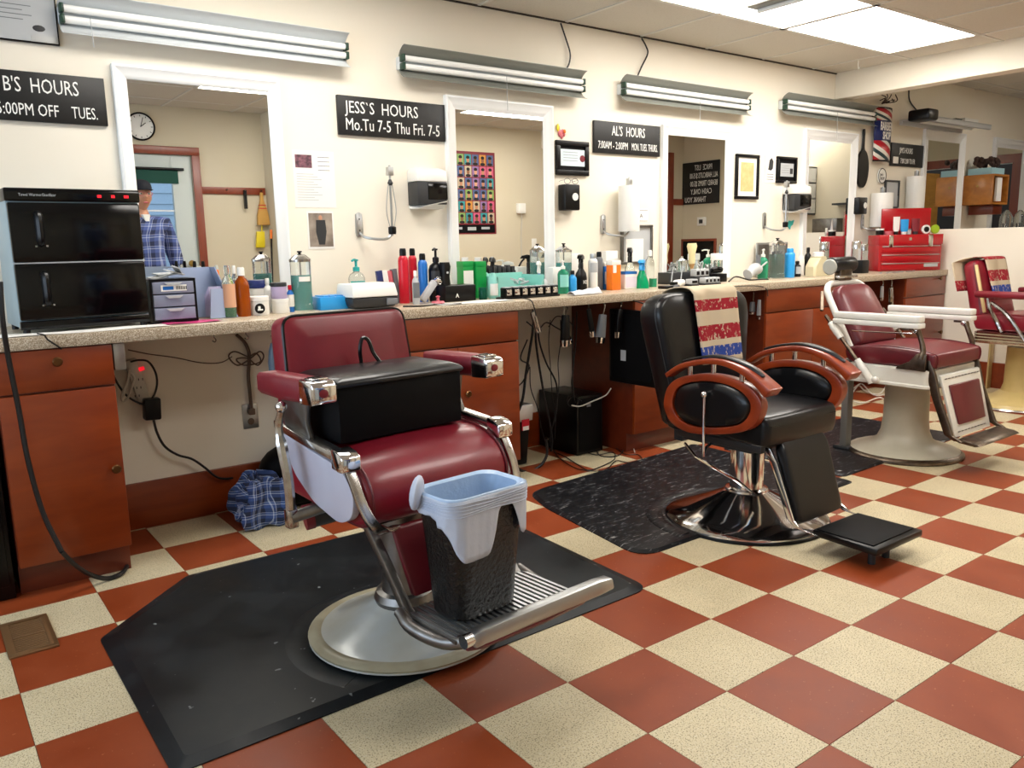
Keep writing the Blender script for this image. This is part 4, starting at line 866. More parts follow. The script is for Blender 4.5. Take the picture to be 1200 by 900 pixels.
# file holder
x0_ = onY(200, 345, 3.50).x; zt = onY(225, 314, 3.50).z - CT
t = T('file_holder', 'pale blue plastic file holder with a slanted side, holding leaflets, by the drawer unit', 'file holder', (x0_, 3.41, CT + 0.002))
pts = [(0.0, 0), (0.235, 0), (0.165, zt), (0.0, zt)]
G().prism(pts, 'y', 0.10, 0.104).part('back_panel', mat('pale_blue_plastic', '#a9bbdd', 0.35), t); G().prism([(0.125, 0), (0.235, 0), (0.19, 0.12), (0.135, 0.12)], 'y', 0.0, 0.004).part('front_panel', 'pale_blue_plastic', t)
G().loft([[(0.235, 0, 0), (0.239, 0, 0), (0.239, 0.104, 0), (0.235, 0.104, 0)], [(0.165, 0.03, zt), (0.169, 0.03, zt), (0.169, 0.104, zt), (0.165, 0.104, zt)]]).part('side_panel', 'pale_blue_plastic', t)
for q in range(5): G().prism([(0.13, 0.004), (0.215 - q * .004, 0.004), (0.18 - q * .008, 0.13 - q * .01), (0.13, 0.13 - q * .01)], 'y', 0.014 + q * 0.016, 0.016 + q * 0.016).thing('leaflet', 'pale lilac leaflets standing in the blue file holder', 'leaflet', mat('lilac_paper', '#c3bfe0', 0.6), t.location, group='leaflets in the file holder')
B_ = bottle
B_('tall dark bottle with a black cap behind the blue file holder, left of its pair', 'bottle', 'bottle', 231, 306, 8, 3.60, 'amber_bottle', 'black_plastic', name='tonic_bottle')
B_('tall dark bottle with a black cap behind the blue file holder, right of its pair', 'bottle', 'bottle', 241, 306, 8, 3.60, 'amber_bottle', 'black_plastic', name='tonic_bottle')
B_('bright green bottle with a white cap beside the blue file holder', 'bottle', 'bottle', 253, 318, 14, 3.56, 'pl_green', 'white_plastic', 'pl_lime', name='talc_bottle')
B_('small orange capped bottle behind the green one', 'bottle', 'bottle', 256, 316, 11, 3.66, 'pl_cream', 'pl_orange', name='lotion_bottle')
B_('clear bottle with green liquid and a peach label in front of the big mirror', 'bottle', 'bottle', 268, 311, 15, 3.42, 'clear_plastic', 'clear_plastic', mat('peach_label', '#d8a684', .5), name='tonic_bottle', liq='green_liquid')
B_('empty clear bottle just behind the green liquid bottle', 'bottle', 'bottle', 276, 311, 9, 3.62, 'clear_plastic', 'white_plastic', name='tonic_bottle')
B_('amber spray bottle with a white nozzle in front of the big mirror', 'bottle', 'bottle', 284, 313, 17, 3.44, 'amber_bottle', 'white_plastic', name='spray_bottle')
t = B_('white tub with a blue lid, taller one behind the jar with the black emblem', 'tub', 'jar', 302, 328, 26, 3.60, 'white_plastic', 'pl_navy', name='tub')
t = B_('white jar with a round black emblem on its label beside the amber bottle', 'tub', 'jar', 302, 347, 24, 3.46, 'white_plastic', 'white_plastic', name='tub')
G().lathe([(0.022, 0), (0.022, 0.002), (0, 0.0022)], (-0.012, -0.047, 0.030), 16, (PI / 2, 0, 0)).part('emblem', 'black_plastic', t)
G().bx(-0.022, 0.0, -0.0515, -0.049, 0.022, 0.028).bx(-0.020, -0.010, -0.0515, -0.049, 0.028, 0.04).part('emblem_mark', 'white_plastic', t)
B_('white bottle with a small cap between the white jar and the lavender box', 'bottle', 'bottle', 314, 326, 10, 3.55, 'white_plastic', 'white_plastic', 'paper', name='lotion_bottle')
t = B_('low white cream jar standing under the lavender jar', 'tub', 'jar', 328, 350, 20, 3.48, 'white_plastic', 'white_plastic', name='cream_jar')
x, h, r = S(328, 350, 20, 3.48)
B_('lavender jar with a dark lid stacked on the low white cream jar', 'tub', 'jar', 327, 331, 18, 3.48, 'pl_lav', 'dark_grey', name='cream_jar', z0=h + 0.001)
B_('small white and blue bottle with a red cap beside the teal disinfectant jar', 'bottle', 'bottle', 340, 334, 9, 3.50, 'pl_blue', 'pl_red', 'paper', name='talc_bottle')
B_('big glass disinfectant jar of teal liquid with metal lid, left of the blue wipes box', 'jar', 'disinfectant_jar', 354, 294, 25, 3.50, 'clear_glass', 'worn_chrome', 'paper', name='disinfectant_jar', liq='teal_liquid')
t = B_('flat sky blue plastic box beside the teal disinfectant jar', 'box', 'box', 388, 347, 42, 3.52, 'pl_sky', None, name='wipes_box', box_d=0.13)
for q in range(4): G().bx(-0.06 + q * .032, -0.036 + q * .032, -0.05, 0.05, 0.058, 0.064).part('lid_rib', 'pl_sky', t, bevel=0.002)
B_('clear hand sanitizer bottle with a teal pump behind the white sterilizer box', 'bottle', 'pump_bottle', 419, 302, 19, 3.60, 'clear_plastic', 'pl_teal', 'pl_teal', name='pump_bottle', liq='clear_glass', lz=(.40, .52))
# sterilizer box
x0_ = onY(412, 345, 3.38).x; x1_ = onY(466, 345, 3.38).x; W_ = x1_ - x0_
t = T('sterilizer_box', 'box with white lid and dark smoky base in front of the teal pump bottle', 'sterilizer', (x0_, 3.38, CT))
H = onY(440, 331, 3.38).z - CT
G().loft([[(0.012, 0, 0.004), (W_ - .012, 0, 0.004), (W_ - .012, .16, .004), (0.012, .16, .004)], [(0, -.01, H * .42), (W_, -.01, H * .42), (W_, .17, H * .42), (0, .17, H * .42)]]).part('base', 'dark_grey', t, bevel=0.008)
G().loft([[(0, -.012, H * .44), (W_, -.012, H * .44), (W_, .17, H * .44), (0, .17, H * .44)], [(0.006, .0, H * .97), (W_ - .012, .0, H * .97), (W_ - .012, .165, H * .97), (0.006, .165, H * .97)]]).part('lid', 'white_plastic', t, bevel=0.008)
G().bx(W_ * .72, W_ * .97, -0.018, -0.008, H * .1, H * .36).part('latch', 'mid_grey', t, bevel=0.004)
for q, (px, m_, lab) in enumerate(((447, 'pl_navy', 'navy and white blade packet standing behind the sterilizer box'), (453, 'white_plastic', 'white card packet standing behind the sterilizer box'), (459, 'pl_rosy', 'rose coloured packet standing behind the sterilizer box'), (464, 'mid_grey', 'grey striped packet standing behind the sterilizer box'))):
    x, h, r = S(px, 317 - (q == 3) * 2, 6, 3.60)
    G().box((0, 0, h / 2), (0.03, 0.02, h), (0, -0.12, 0)).thing('blade_packet', lab, 'packet', m_, (x, 3.60, CT), bevel=0.001)
cord('black cable lying in front of the white lidded sterilizer box', [(1.86, 3.32, CT + .004), (1.93, 3.26, CT + .004), (2.02, 3.30, CT + .004), (2.08, 3.25, CT + .004), (2.13, 3.24, CT + .004)], 0.004)
B_('red hair spray can with a black cap, left one of the red pair', 'can', 'spray_can', 474, 291, 12, 3.55, 'pl_red', 'black_plastic', name='spray_can')
B_('red hair spray can with a black cap, right one of the red pair', 'can', 'spray_can', 485, 291, 10, 3.60, 'pl_red', 'black_plastic', name='spray_can')
B_('royal blue aerosol can with a black tip beside the red cans', 'can', 'spray_can', 496.5, 297, 11, 3.56, 'pl_blue', 'black_plastic', name='spray_can')
B_('small silver bottle in front of the red cans', 'bottle', 'bottle', 487.5, 317, 8.5, 3.42, 'light_grey', 'white_plastic', 'mid_grey', name='lotion_bottle')
t = B_('large black pump bottle with white print beside the blue can', 'bottle', 'pump_bottle', 512, 289, 18, 3.54, 'black_plastic', 'black_plastic', 'dark_grey', name='pump_bottle', txt=('D:31', 0.024, .40, 'chalk'))
x, h, r = S(508, 348, 20, 3.40)
t = T('scalp_brush', 'small round pink scalp brush lying in front of the black pump bottle', 'brush', (x, 3.36, CT)); G().lathe([(0.03, 0), (0.034, .006), (0.028, .014), (0, .017)], n=20).part('base', 'pl_rosy', t); G().lathe([(0.008, .014), (0.006, .03), (0.012, .036), (0, .042)], n=12).part('grip', 'pl_rosy', t)
x, h, r = S(501, 326, 16, 3.45)
t = T('hair_clipper', 'silver and dark hair clipper tilted in front of the blue can', 'clipper', (x, 3.44, CT)); G().box((0, 0, 0.06), (0.035, 0.03, 0.12), (0, 0.7, 0)).part('body', 'light_grey', t, bevel=0.008); G().box((0.055, 0, 0.105), (0.03, 0.034, 0.02), (0, 0.7, 0)).part('blade', 'chrome', t, bevel=0.002)
drape('white towel sheet lying flat in front of the black pump bottle', 0, 2.02, 2.45, 3.23, 3.36, 'paper', wob=0.0015)
# clipper charger
x0_ = onY(522, 345, 3.42).x; x1_ = onY(558, 345, 3.42).x; H = onY(540, 334, 3.42).z - CT
t = T('charging_stand', 'black charging stand left of the green bottles', 'charger', (x0_, 3.42, CT)); G().bx(0, x1_ - x0_, 0, .12, 0, H).part('base', 'black_plastic', t, bevel=0.006); text('A', t, (.06, -.0006, .02), .03, 'chalk', 1)
t = T('hair_clipper', 'black cordless hair clipper standing upright in the charging stand', 'clipper', (x0_ + .045, 3.49, CT + H)); H2 = onY(531, 307, 3.49).z - CT - H
G().loft([[(a * s_ * .024, b_ * s_ * .022, z) for a, b_ in ((-1, -.6), (-.6, -1), (.6, -1), (1, -.6), (1, .6), (.6, 1), (-.6, 1), (-1, .6))] for z, s_ in ((0.001, 1), (H2 * .4, .85), (H2 * .8, 1.1), (H2, .9))]).part('body', 'black_plastic', t)
G().lathe([(.006, 0), (.006, .002)], (.0, -.0245, H2 * .55), 10, (PI / 2, 0, 0)).part('button', 'light_grey', t)
t = B_('green jug with a white label and white cap behind the charging stand', 'jug', 'box', 546, 306, 15, 3.58, 'pl_green', 'pl_green', 'paper', name='talc_jug', box_d=0.06, lz=(.25, .75)); G().lathe([(.018, 0), (.018, .02)], (0, 0, onY(546, 306, 3.58).z - CT), 12).part('cap', 'white_plastic', t)
t = B_('green jug with a plain front and white cap, right of the labelled one', 'jug', 'box', 561, 306, 14, 3.57, 'pl_green', 'pl_green', name='talc_jug', box_d=0.06); G().lathe([(.018, 0), (.018, .02)], (0, 0, onY(561, 306, 3.57).z - CT), 12).part('cap', 'white_plastic', t)
B_('low dark green glass jar in front of the green jugs', 'jar', 'jar', 566, 332, 10, 3.44, 'dark_green_liquid', None, name='glass_jar')
B_('pale mint spray bottle with a black trigger, left one of the pair', 'bottle', 'trigger_bottle', 570, 301, 9, 3.58, 'pl_mint', 'black_plastic', name='trigger_bottle')
B_('pale mint spray bottle with a black trigger and dark print, right one of the pair', 'bottle', 'trigger_bottle', 578, 301, 11, 3.46, 'pl_mint', 'black_plastic', 'paper', name='trigger_bottle')
# mint tray with organiser
x0_ = onY(583, 345, 3.46).x; x1_ = onY(638, 345, 3.46).x; W_ = x1_ - x0_
t = T('mint_tray', 'mint green open bin with sloping front right of the spray bottles', 'bin', (x0_, 3.46, CT)); H = onY(590, 324, 3.46).z - CT
G().prism([(0, 0.006), (0, H * .98), (.07, H * 1.0), (.15, H * .35), (W_ - .03, H * .35), (W_, H * .9), (W_, .006)], 'y', 0, .004).bx(0, W_, .004, .2, .002, .006).bx(0, .004, 0, .2, .006, H).bx(W_ - .004, W_, 0, .2, .006, H).bx(0, W_, .196, .2, .006, H * 1.1).part('shell', 'pl_mint', t)
g = G(); random.seed(5)
for q in range(12): g.box((.05 + q * (W_ - .10) / 11, .10 + .04 * (q % 3 - 1), H * .55 + .008 * (q % 4)), (.05, .012, .010), (random.uniform(-.3, .3), random.uniform(-.5, .5), random.uniform(-1, 1)))
g.thing('comb_pile', 'heap of pale combs and papers in the mint bin', 'combs', 'light_grey', (x0_, 3.46, CT), kind='stuff')
t = T('guard_case', 'black case of clipper guards standing behind the mint bin', 'case', (x0_ - .01, 3.70, CT)); H3 = onY(605, 310, 3.70).z - CT
G().bx(0, W_ * .95, -.02, .02, 0, H3 * .82).part('case', 'black_plastic', t, bevel=.003)
for q in range(9): G().bx(.01 + q * W_ * .1, .03 + q * W_ * .1, -.035, .0, H3 * .70, H3 * (.96 + .04 * (q % 2))).part('guard', 'dark_grey', t, bevel=.002)
# clipper guards in a row in front
x0_ = onY(592, 345, 3.33).x; x1_ = onY(655, 345, 3.33).x; W_ = x1_ - x0_; H = onY(620, 336, 3.33).z - CT
t = T('guard_rack', 'row of black and silver clipper guards in a tray in front of the mint bin', 'clipper guards', (x0_, 3.33, CT)); G().bx(-.01, W_ + .005, -.005, .07, .001, .010).part('tray', 'black_plastic', t, bevel=.003)
for q in range(7):
    xx = .004 + q * W_ / 7; gg = G().bx(xx, xx + W_ / 7 - .006, 0, .05, .010, H).part('guard', 'black_plastic', t, bevel=.005)
    G().bx(xx + .006, xx + W_ / 7 - .014, -.003, .0, H * .35, H * .85).part('metal_clip', 'chrome', gg, bevel=.001)
    G().bx(xx + .008, xx + W_ / 7 - .016, .0, .045, H, H + .004).part('number_plate', 'light_grey', gg)
B_('small royal blue spray bottle with white nozzle beside the mint bin', 'bottle', 'cone_spray', 632, 306, 9, 3.60, 'pl_blue', 'white_plastic', name='trigger_bottle')
B_('plain white carton beside the second disinfectant jar', 'box', 'box', 650, 313, 13, 3.58, 'white_plastic', None, name='carton', box_d=.05)
B_('tall plain white carton directly behind the black spray bottle', 'box', 'box', 672, 297, 16, 3.70, 'white_plastic', None, name='carton', box_d=.04)
B_('glass disinfectant jar with teal liquid and chrome lid behind the green pump bottle', 'jar', 'disinfectant_jar', 661, 285, 20, 3.62, 'clear_glass', 'chrome', name='disinfectant_jar', liq='teal_liquid')
B_('green translucent pump bottle right of the mint bin', 'bottle', 'pump_bottle', 660, 304, 13, 3.46, 'green_clear', 'white_plastic', 'pl_mint', name='pump_bottle')
B_('small bright blue bottle with a black top beside the black spray bottle', 'bottle', 'bottle', 671, 317, 10, 3.45, 'pl_sky', 'black_plastic', name='lotion_bottle')
B_('black spray bottle with black trigger and white letters', 'bottle', 'trigger_bottle', 681, 298, 14, 3.50, 'black_plastic', 'black_plastic', name='trigger_bottle', txt=('H2', .03, .22, 'chalk'))
t = B_('white powder can with grey print beside the black spray bottle', 'can', 'spray_can', 695, 297, 11, 3.50, 'white_plastic', 'aluminium', 'light_grey', name='spray_can', lz=(.5, .75))
B_('dark silver aerosol can right behind the white powder can', 'can', 'spray_can', 702, 295, 9, 3.56, 'mid_grey', 'black_plastic', name='spray_can')
B_('blue and white striped carton left of the orange carton', 'box', 'box', 709, 307, 9, 3.56, 'pl_blue', 'white_plastic', 'light_grey', name='carton', box_d=.04)
B_('tall white carton standing behind the orange carton', 'box', 'box', 714, 294, 19, 3.68, 'white_plastic', None, name='carton', box_d=.05)
t = B_('tall orange carton with a white corner beside the blue lidded tub', 'box', 'box', 719, 305, 14, 3.48, 'pl_orange', 'white_plastic', name='carton', box_d=.05)
G().bx(-.028, -.002, -.0265, -.025, .10, .145).part('label', 'paper', t)
B_('white tub with a blue lid between the orange carton and the green spray bottle', 'tub', 'box', 734, 318, 19, 3.50, 'white_plastic', 'pl_blue', mat('pink_label', '#e3d8e6', .5), name='tub', box_d=.08, lz=(.1, .7))
x, h, r = S(734, 317, 17, 3.50)
B_('clear spray bottle with black trigger standing behind the blue lidded tub', 'bottle', 'trigger_bottle', 738, 290, 13, 3.62, 'clear_plastic', 'black_plastic', name='trigger_bottle')
B_('emerald green cone spray bottle with a blue trigger near the third mirror', 'bottle', 'cone_spray', 752, 304, 17, 3.46, 'emerald', 'pl_sky', name='trigger_bottle')
B_('clear bottle with a white pointed nozzle behind the emerald spray bottle', 'bottle', 'bottle', 761, 293, 11, 3.62, 'clear_plastic', 'white_plastic', name='nozzle_bottle')
B_('green tinted clear cup beside the emerald spray bottle', 'cup', 'jar', 765, 323, 9, 3.50, 'green_clear', None, name='cup')
# white towel lump
p = onY(687, 343, 3.27)
t = G().sheet(lambda u, v: (p.x - .10 + .20 * u + .02 * v, 3.25 + .09 * v, CT + .006 + .030 * math.sin(PI * min(1, max(0, v))) * (0.5 + .5 * u) + .003 * math.sin(17 * u) * math.sin(9 * v)), 18, 8).thing('folded_towel', 'crumpled white towel at the counter edge under the black spray bottle', 'towel', mat('towel_white', '#dcdde0', .9, bump=(300, .5, .001)), solid=.003)
# third station
def at(px, Y): return onY(px, 345, Y).x
t = T('clipper', 'flat black trimmer with grey face at the counter edge beside the third mirror', 'clipper', (at(788, 3.26), 3.26, CT)); G().bx(-.05, .045, 0, .07, 0, .018).part('body', 'black_plastic', t, bevel=.004); G().box((.03, -.002, .012), (.05, .01, .02)).part('grey_face', 'mid_grey', t, bevel=.002)
t = T('shaving_brush', 'big upright shaving brush with cream bristles and wooden handle by the third mirror', 'brush', (at(810, 3.62), 3.62, CT)); H = onY(810, 285, 3.62).z - CT
G().lathe([(.014, 0), (.016, .01), (.010, H * .35), (.015, H * .42), (.020, H * .48)], n=14).part('handle', 'beech', t)
G().lathe([(.020, H * .48), (.023, H * .55), (.021, H * .70), (.034, H * .93), (.028, H)], n=18).part('bristles', mat('bristle', '#e3d3a0', .8, bump=(1, .6, .003), aniso=(160, 160, 6)), t)
for label, px, top, Y, n_, w_ in (('lower row of silver clipper guards in front of the third mirror', 835, 325, 3.34, 4, 27), ('black and silver pair of clipper guards left of the lower guard row', 814, 327, 3.34, 1, 12), ('upper row of silver clipper guards on the dark tray by the third mirror', 823, 315, 3.50, 3, 24)):
    x, h, r = S(px, top, w_, Y)
    t = T('guard_rack', label, 'clipper guards', (x - r, Y, CT)); G().bx(-.004, 2 * r + .004, -.004, .06, .001, .012 if n_ != 3 else h * .5).part('tray', 'dark_grey', t, bevel=.002)
    for q in range(n_):
        z0 = .012 if n_ != 3 else h * .5
        gg = G().bx(q * 2 * r / n_ + .002, (q + 1) * 2 * r / n_ - .003, 0, .05, z0, h).part('guard', 'light_grey', t, bevel=.004); G().bx(q * 2 * r / n_ + .008, (q + 1) * 2 * r / n_ - .010, -.002, 0, z0 + (h - z0) * .2, z0 + (h - z0) * .7).part('slot', 'black_plastic', gg)
t = T('styling_stand', 'dark box shelf at the foot of the third mirror', 'stand', (at(776, 3.66), 3.60, CT)); x1_ = at(826, 3.66); G().bx(0, x1_ - t.location.x, 0, .10, 0, .075).part('shelf', 'dark_grey', t, bevel=.003)
t = T('comb_jar', 'clear jar of grey combs standing on the dark box at the third mirror', 'jar', (at(797, 3.66), 3.65, CT + .076)); G().lathe([(.035, 0), (.037, .07), (.030, .075)], n=18).part('glass', 'clear_glass', t); G().lathe([(.032, .075), (.010, .085), (.008, .10), (0, .102)], n=14).part('lid', 'chrome', t)
g = G(); random.seed(9)
for q in range(16): g.box((random.uniform(-.05, .07), random.uniform(-.02, .03), .045 + .02 * random.random()), (.006, .005, .09), (random.uniform(-.6, .6), random.uniform(-.7, .7), 0))
g.thing('clip_bunch', 'bunch of silver hair clips and combs sticking up left of the clear jar', 'hair clips', 'aluminium', (at(827, 3.60), 3.60, CT + .03), kind='stuff')
t = B_('square clear jar of white swabs at the right of the third mirror', 'jar', 'jar', 839, 297, 14, 3.64, 'clear_plastic', 'white_plastic', name='swab_jar'); G().lathe([(.03, .006), (.03, .07)], n=12).part('swabs', 'white_plastic', t)
t = T('electric_razor', 'black electric razor on a black box at the right side of the third mirror', 'razor', (at(846, 3.52), 3.52, CT)); G().bx(-.05, .05, 0, .09, 0, .055).part('stand', 'black_plastic', t, bevel=.004); G().ell((-.01, .04, .08), (.055, .025, .022), .7, n=14).part('razor', 'black_gloss', t)
for q, px in enumerate((786, 797)): G().tube([(0, 0, 0), (.012, 0, .08), (.022, 0, .12)], .004, 6, k=3).thing('tongs', 'pale handle sticking up at the lower left corner of the third mirror', 'tongs', 'light_grey', (at(px, 3.45), 3.45, CT), group='pale handles by the third mirror')
t = T('white_clippers', 'white corded clipper lying on the counter in front of the third mirror', 'clipper', (at(800, 3.36), 3.36, CT)); G().ell((0, .03, .022), (.07, .022, .021), .6, n=14, rot=(0, 0, .3)).part('body', 'white_plastic', t); G().box((-.07, .01, .022), (.03, .04, .02)).part('head', 'black_plastic', t, bevel=.003)
cord('black cord curling behind the grey hair dryer', [(at(848, 3.5), 3.46, CT + .005), (at(862, 3.5), 3.5, CT + .03), (at(872, 3.5), 3.46, CT + .006), (at(884, 3.5), 3.44, CT + .006), (at(900, 3.4), 3.4, CT + .005)], .005)
# far station: dryer, pump, jar...
t = T('hair_dryer', 'pale grey hair dryer standing right of the third mirror', 'hair dryer', (at(884, 3.46), 3.46, CT)); G().tube([(.04, 0, .068), (.0, 0, .080), (-.05, 0, .055), (-.08, 0, .042)], [.032, .038, .032, .036], 14, k=3).part('barrel', 'light_grey', t); G().tube([(.03, 0, .07), (.035, 0, .11), (.03, 0, .17)], .015, 10, k=3).part('handle', 'mid_grey', t)
G().tube([(.03, 0, .06), (.07, 0, .09), (.13, 0, .12)], .006, 6, k=3).part('nozzle', 'light_grey', t)
t = T('metal_tray', 'silver metal tray leaning on the wall behind the dark comb jar', 'tray', (at(904, 3.71), 3.715, CT)); H = onY(904, 284, 3.7).z - CT
x0_ = at(886, 3.71) - t.location.x; x1_ = at(922, 3.71) - t.location.x; G().bx(x0_, x1_, 0, .012, 0, H).part('plate', 'aluminium', t, bevel=.005); G().bx(x0_ + .015, x1_ - .015, -.003, 0, .015, H - .015).part('recess', 'brushed_steel', t, bevel=.002)
B_('green tinted pump bottle beside the pale grey hair dryer', 'bottle', 'pump_bottle', 893, 291, 12, 3.50, 'green_clear', 'white_plastic', name='pump_bottle')
t = B_('tall glass jar of dark liquid and combs with a metal lid, far station', 'jar', 'disinfectant_jar', 909, 279, 19, 3.52, 'clear_glass', 'chrome', name='disinfectant_jar', liq='dark_green_liquid')
g = G()
for q in range(7): g.box((-.03 + q * .01, .01 * (q % 3 - 1), .11), (.007, .005, .16), (.1 * (q % 3 - 1), .12 * (q - 3), 0))
g.part('comb_bundle', 'dark_grey', t)
B_('bright blue tall can right of the dark comb jar', 'can', 'spray_can', 924, 291, 12, 3.50, 'pl_sky', 'pl_sky', name='spray_can')
B_('short black bottle right of the bright blue can', 'bottle', 'bottle', 933, 306, 9, 3.52, 'black_plastic', 'black_plastic', 'light_grey', name='lotion_bottle')
B_('small white bottle behind the short black bottle', 'bottle', 'bottle', 937, 293, 8, 3.64, 'white_plastic', 'white_plastic', name='lotion_bottle')
B_('slim dark bottle standing behind the cream jug', 'bottle', 'bottle', 945, 290, 8, 3.62, 'black_plastic', 'black_plastic', name='tonic_bottle')
x, h, r = S(957, 296, 30, 3.44)
t = T('jug', 'cream translucent jug of amber liquid under the black headrest', 'jug', (x, 3.44, CT)); 
G().loft([[(a * s_, b_ * .045, z) for a, b_ in ((-1, -.7), (-.85, -1), (.85, -1), (1, -.7), (1, .7), (.85, 1), (-.85, 1), (-1, .7))] for z, s_ in ((.002, r * 1.1), (h * .42, r * 1.1), (h * .72, r * .55), (h * .78, r * .40), (h * .84, r * .40))]).part('body', 'milky', t)
G().bx(-r, r, -.04, .04, .006, h * .38).part('liquid', 'yellow_liquid', t, bevel=.006); G().lathe([(r * .42, h * .83), (r * .42, h), (r * .38, h * 1.02)], n=14).part('cap', 'white_plastic', t)
# red toolbox, turned toward the chairs
TR = math.radians(-33); TBX, TBY, W_, TD = 6.30, 3.483, 0.52, 0.185; zt = 0.288
t = T('toolbox', 'red metal toolbox with drawers and raised lid at the far end of the counter', 'toolbox', (TBX, TBY, CT), TR)
G().bx(0, W_, .006, TD, 0, zt * .99).part('case', 'toolbox_red', t, bevel=.004)
G().bx(-.004, W_ + .004, -.004, TD, zt * .72, zt).part('upper_tray', 'toolbox_red', t, bevel=.004)
for k in range(3):
    z0 = .012 + k * zt * .235; dd = G().bx(.02, W_ - .02, -.004, .02, z0, z0 + zt * .20).part('drawer', 'toolbox_red', t, bevel=.003); G().bx(.02, W_ - .02, -.012, -.004, z0 + zt * .155, z0 + zt * .18).part('pull_rail', 'aluminium', dd, bevel=.002)
for fx in (.17, .80): G().bx(W_ * fx - .018, W_ * fx + .018, -.014, -.004, zt * .66, zt * .98).part('latch', 'chrome', t, bevel=.003)
G().bx(W_ * .46, W_ * .50, -.008, -.004, zt * .84, zt * .92).part('lock', 'chrome', t)
G().bx(W_ * .72, W_ * .94, -.009, -.004, .03, .055).part('name_plate', 'light_grey', t)
G().bx(W_ * .20, W_, TD - .003, TD + .012, zt, .50).part('lid', 'toolbox_red', t, bevel=.004)
def tb(u, v=.08): # point on the toolbox top, u along, v deep
    return Vector((TBX + math.cos(TR) * u * W_ - math.sin(TR) * v, TBY + math.sin(TR) * u * W_ + math.cos(TR) * v, CT + zt + .001))
def on_box(kind, label, cat, px, top, w_, body, cap, **k):
    u = (px - 1021) / 81; p = tb(u); r = w_ * depth(p) / FPX / 2
    t = T(kind, label, cat, p); h = onY(px, top, p.y).z - p.z
    if kind == 'tube_bottle': G().loft([[(a * r * s_, b_ * r * .45 * q_, z) for a, b_ in ((-1, -.5), (-.5, -1), (.5, -1), (1, -.5), (1, .5), (.5, 1), (-.5, 1), (-1, .5))] for z, s_, q_ in ((h * .18, .6, 1), (h * .3, .85, .9), (h, 1, .12))]).part('body', body, t); G().lathe([(r * .55, 0), (r * .6, h * .18)], n=14).part('cap', cap, t)
    else: G().lathe([(r * .95, 0), (r, .004), (r, h * .75)], n=18).part('body', body, t); G().lathe([(r * 1.02, h * .75), (r, h)], n=18).part('lid', cap, t)
    t.rotation_euler = (0, 0, TR)
on_box('tube_bottle', 'white tube standing on the red toolbox under the paper roll', 'tube', 1048, 254, 8, 'white_plastic', 'black_plastic')
on_box('tube_bottle', 'bright blue tube standing on the red toolbox', 'tube', 1058.5, 257, 10, 'pl_sky', 'white_plastic')
on_box('tube_bottle', 'dark maroon tube standing on the red toolbox', 'tube', 1073, 256, 10, 'maroon_arm', 'dark_grey')
on_box('cream_jar', 'small rosy jar on the red toolbox under the paper roll', 'jar', 1038, 271, 10, 'pl_rosy', 'pl_rosy')
on_box('cream_jar', 'slim grey jar between the blue and maroon tubes', 'jar', 1065, 268, 5, 'light_grey', 'mid_grey')
on_box('cream_jar', 'black and white jar at the left end of the red toolbox', 'jar', 1027, 268, 9, 'black_plastic', 'white_plastic')
for u, m_, m2, lab in ((.77, 'white_plastic', 'black_plastic', 'round white tin with black centre propped on the red toolbox'), (.915, 'pl_lime', 'pl_lime', 'round lime green tin propped on the red toolbox')):
    p = tb(u, .05); t = T('round_tin', lab, 'tin', (p.x, p.y, p.z + .037), TR); G().lathe([(.034, 0), (.036, .005), (.036, .014), (.033, .018)], n=28, rot=(PI / 2, 0, 0)).part('tin', m_, t); G().lathe([(.022, .018), (.022, .020)], n=20, rot=(PI / 2, 0, 0)).part('center_print', m2, t)
B_('clear and red glass jar of tools left of the red toolbox', 'jar', 'jar', 1001, 283, 11, 3.60, 'clear_glass', 'chrome', name='glass_jar')
B_('glass jar with a steel lid right beside the red toolbox', 'jar', 'jar', 1010, 286, 9, 3.56, 'clear_glass', 'worn_chrome', name='glass_jar')
B_('low black box left of the red toolbox', 'box', 'box', 1007, 305, 14, 3.44, 'black_plastic', None, name='clipper_box', box_d=.08)
B_('black bottle in the corner of the counter beside the toolbox', 'bottle', 'box', 1103, 300, 4, 3.45, 'black_plastic', None, name='black_carton', box_d=.05)
g = G(); random.seed(21)
for q in range(10): g.box((q * .05 + random.uniform(-.01, .01), random.uniform(0, .03), .006), (.035, .012, .008), (0, 0, random.uniform(-1, 1)))
g.thing('scissors_row', 'scattered small silver scissors and clips in front of the red toolbox', 'hair clips', 'aluminium', (5.95, 3.24, CT), kind='stuff')
# jars at the far station
for px, lab in ((1180, 'left clear glass jar of combs at the far station behind the half wall'), (1196, 'right clear glass jar of combs at the far station, at the picture edge')):
    Yb = 3.55; p = onY(px, 246, Yb); r = 14 * depth((p.x, Yb, 1.2)) / FPX / 2
    t = T('comb_jar', lab, 'jar', (p.x, Yb, CT)); h = p.z - CT
    G().lathe([(r * .95, 0), (r, .01), (r, h * .85), (r * .7, h * .93), (r * .2, h)], n=20).part('glass', 'clear_glass', t)
    g = G()
    for q in range(8): g.box(((q - 3.5) * r * .2, .01 * (q % 3 - 1), h * .4), (.008, .006, h * .7), (0, .06 * (q - 4), 0))
    g.part('comb_bundle', 'dark_grey', t)

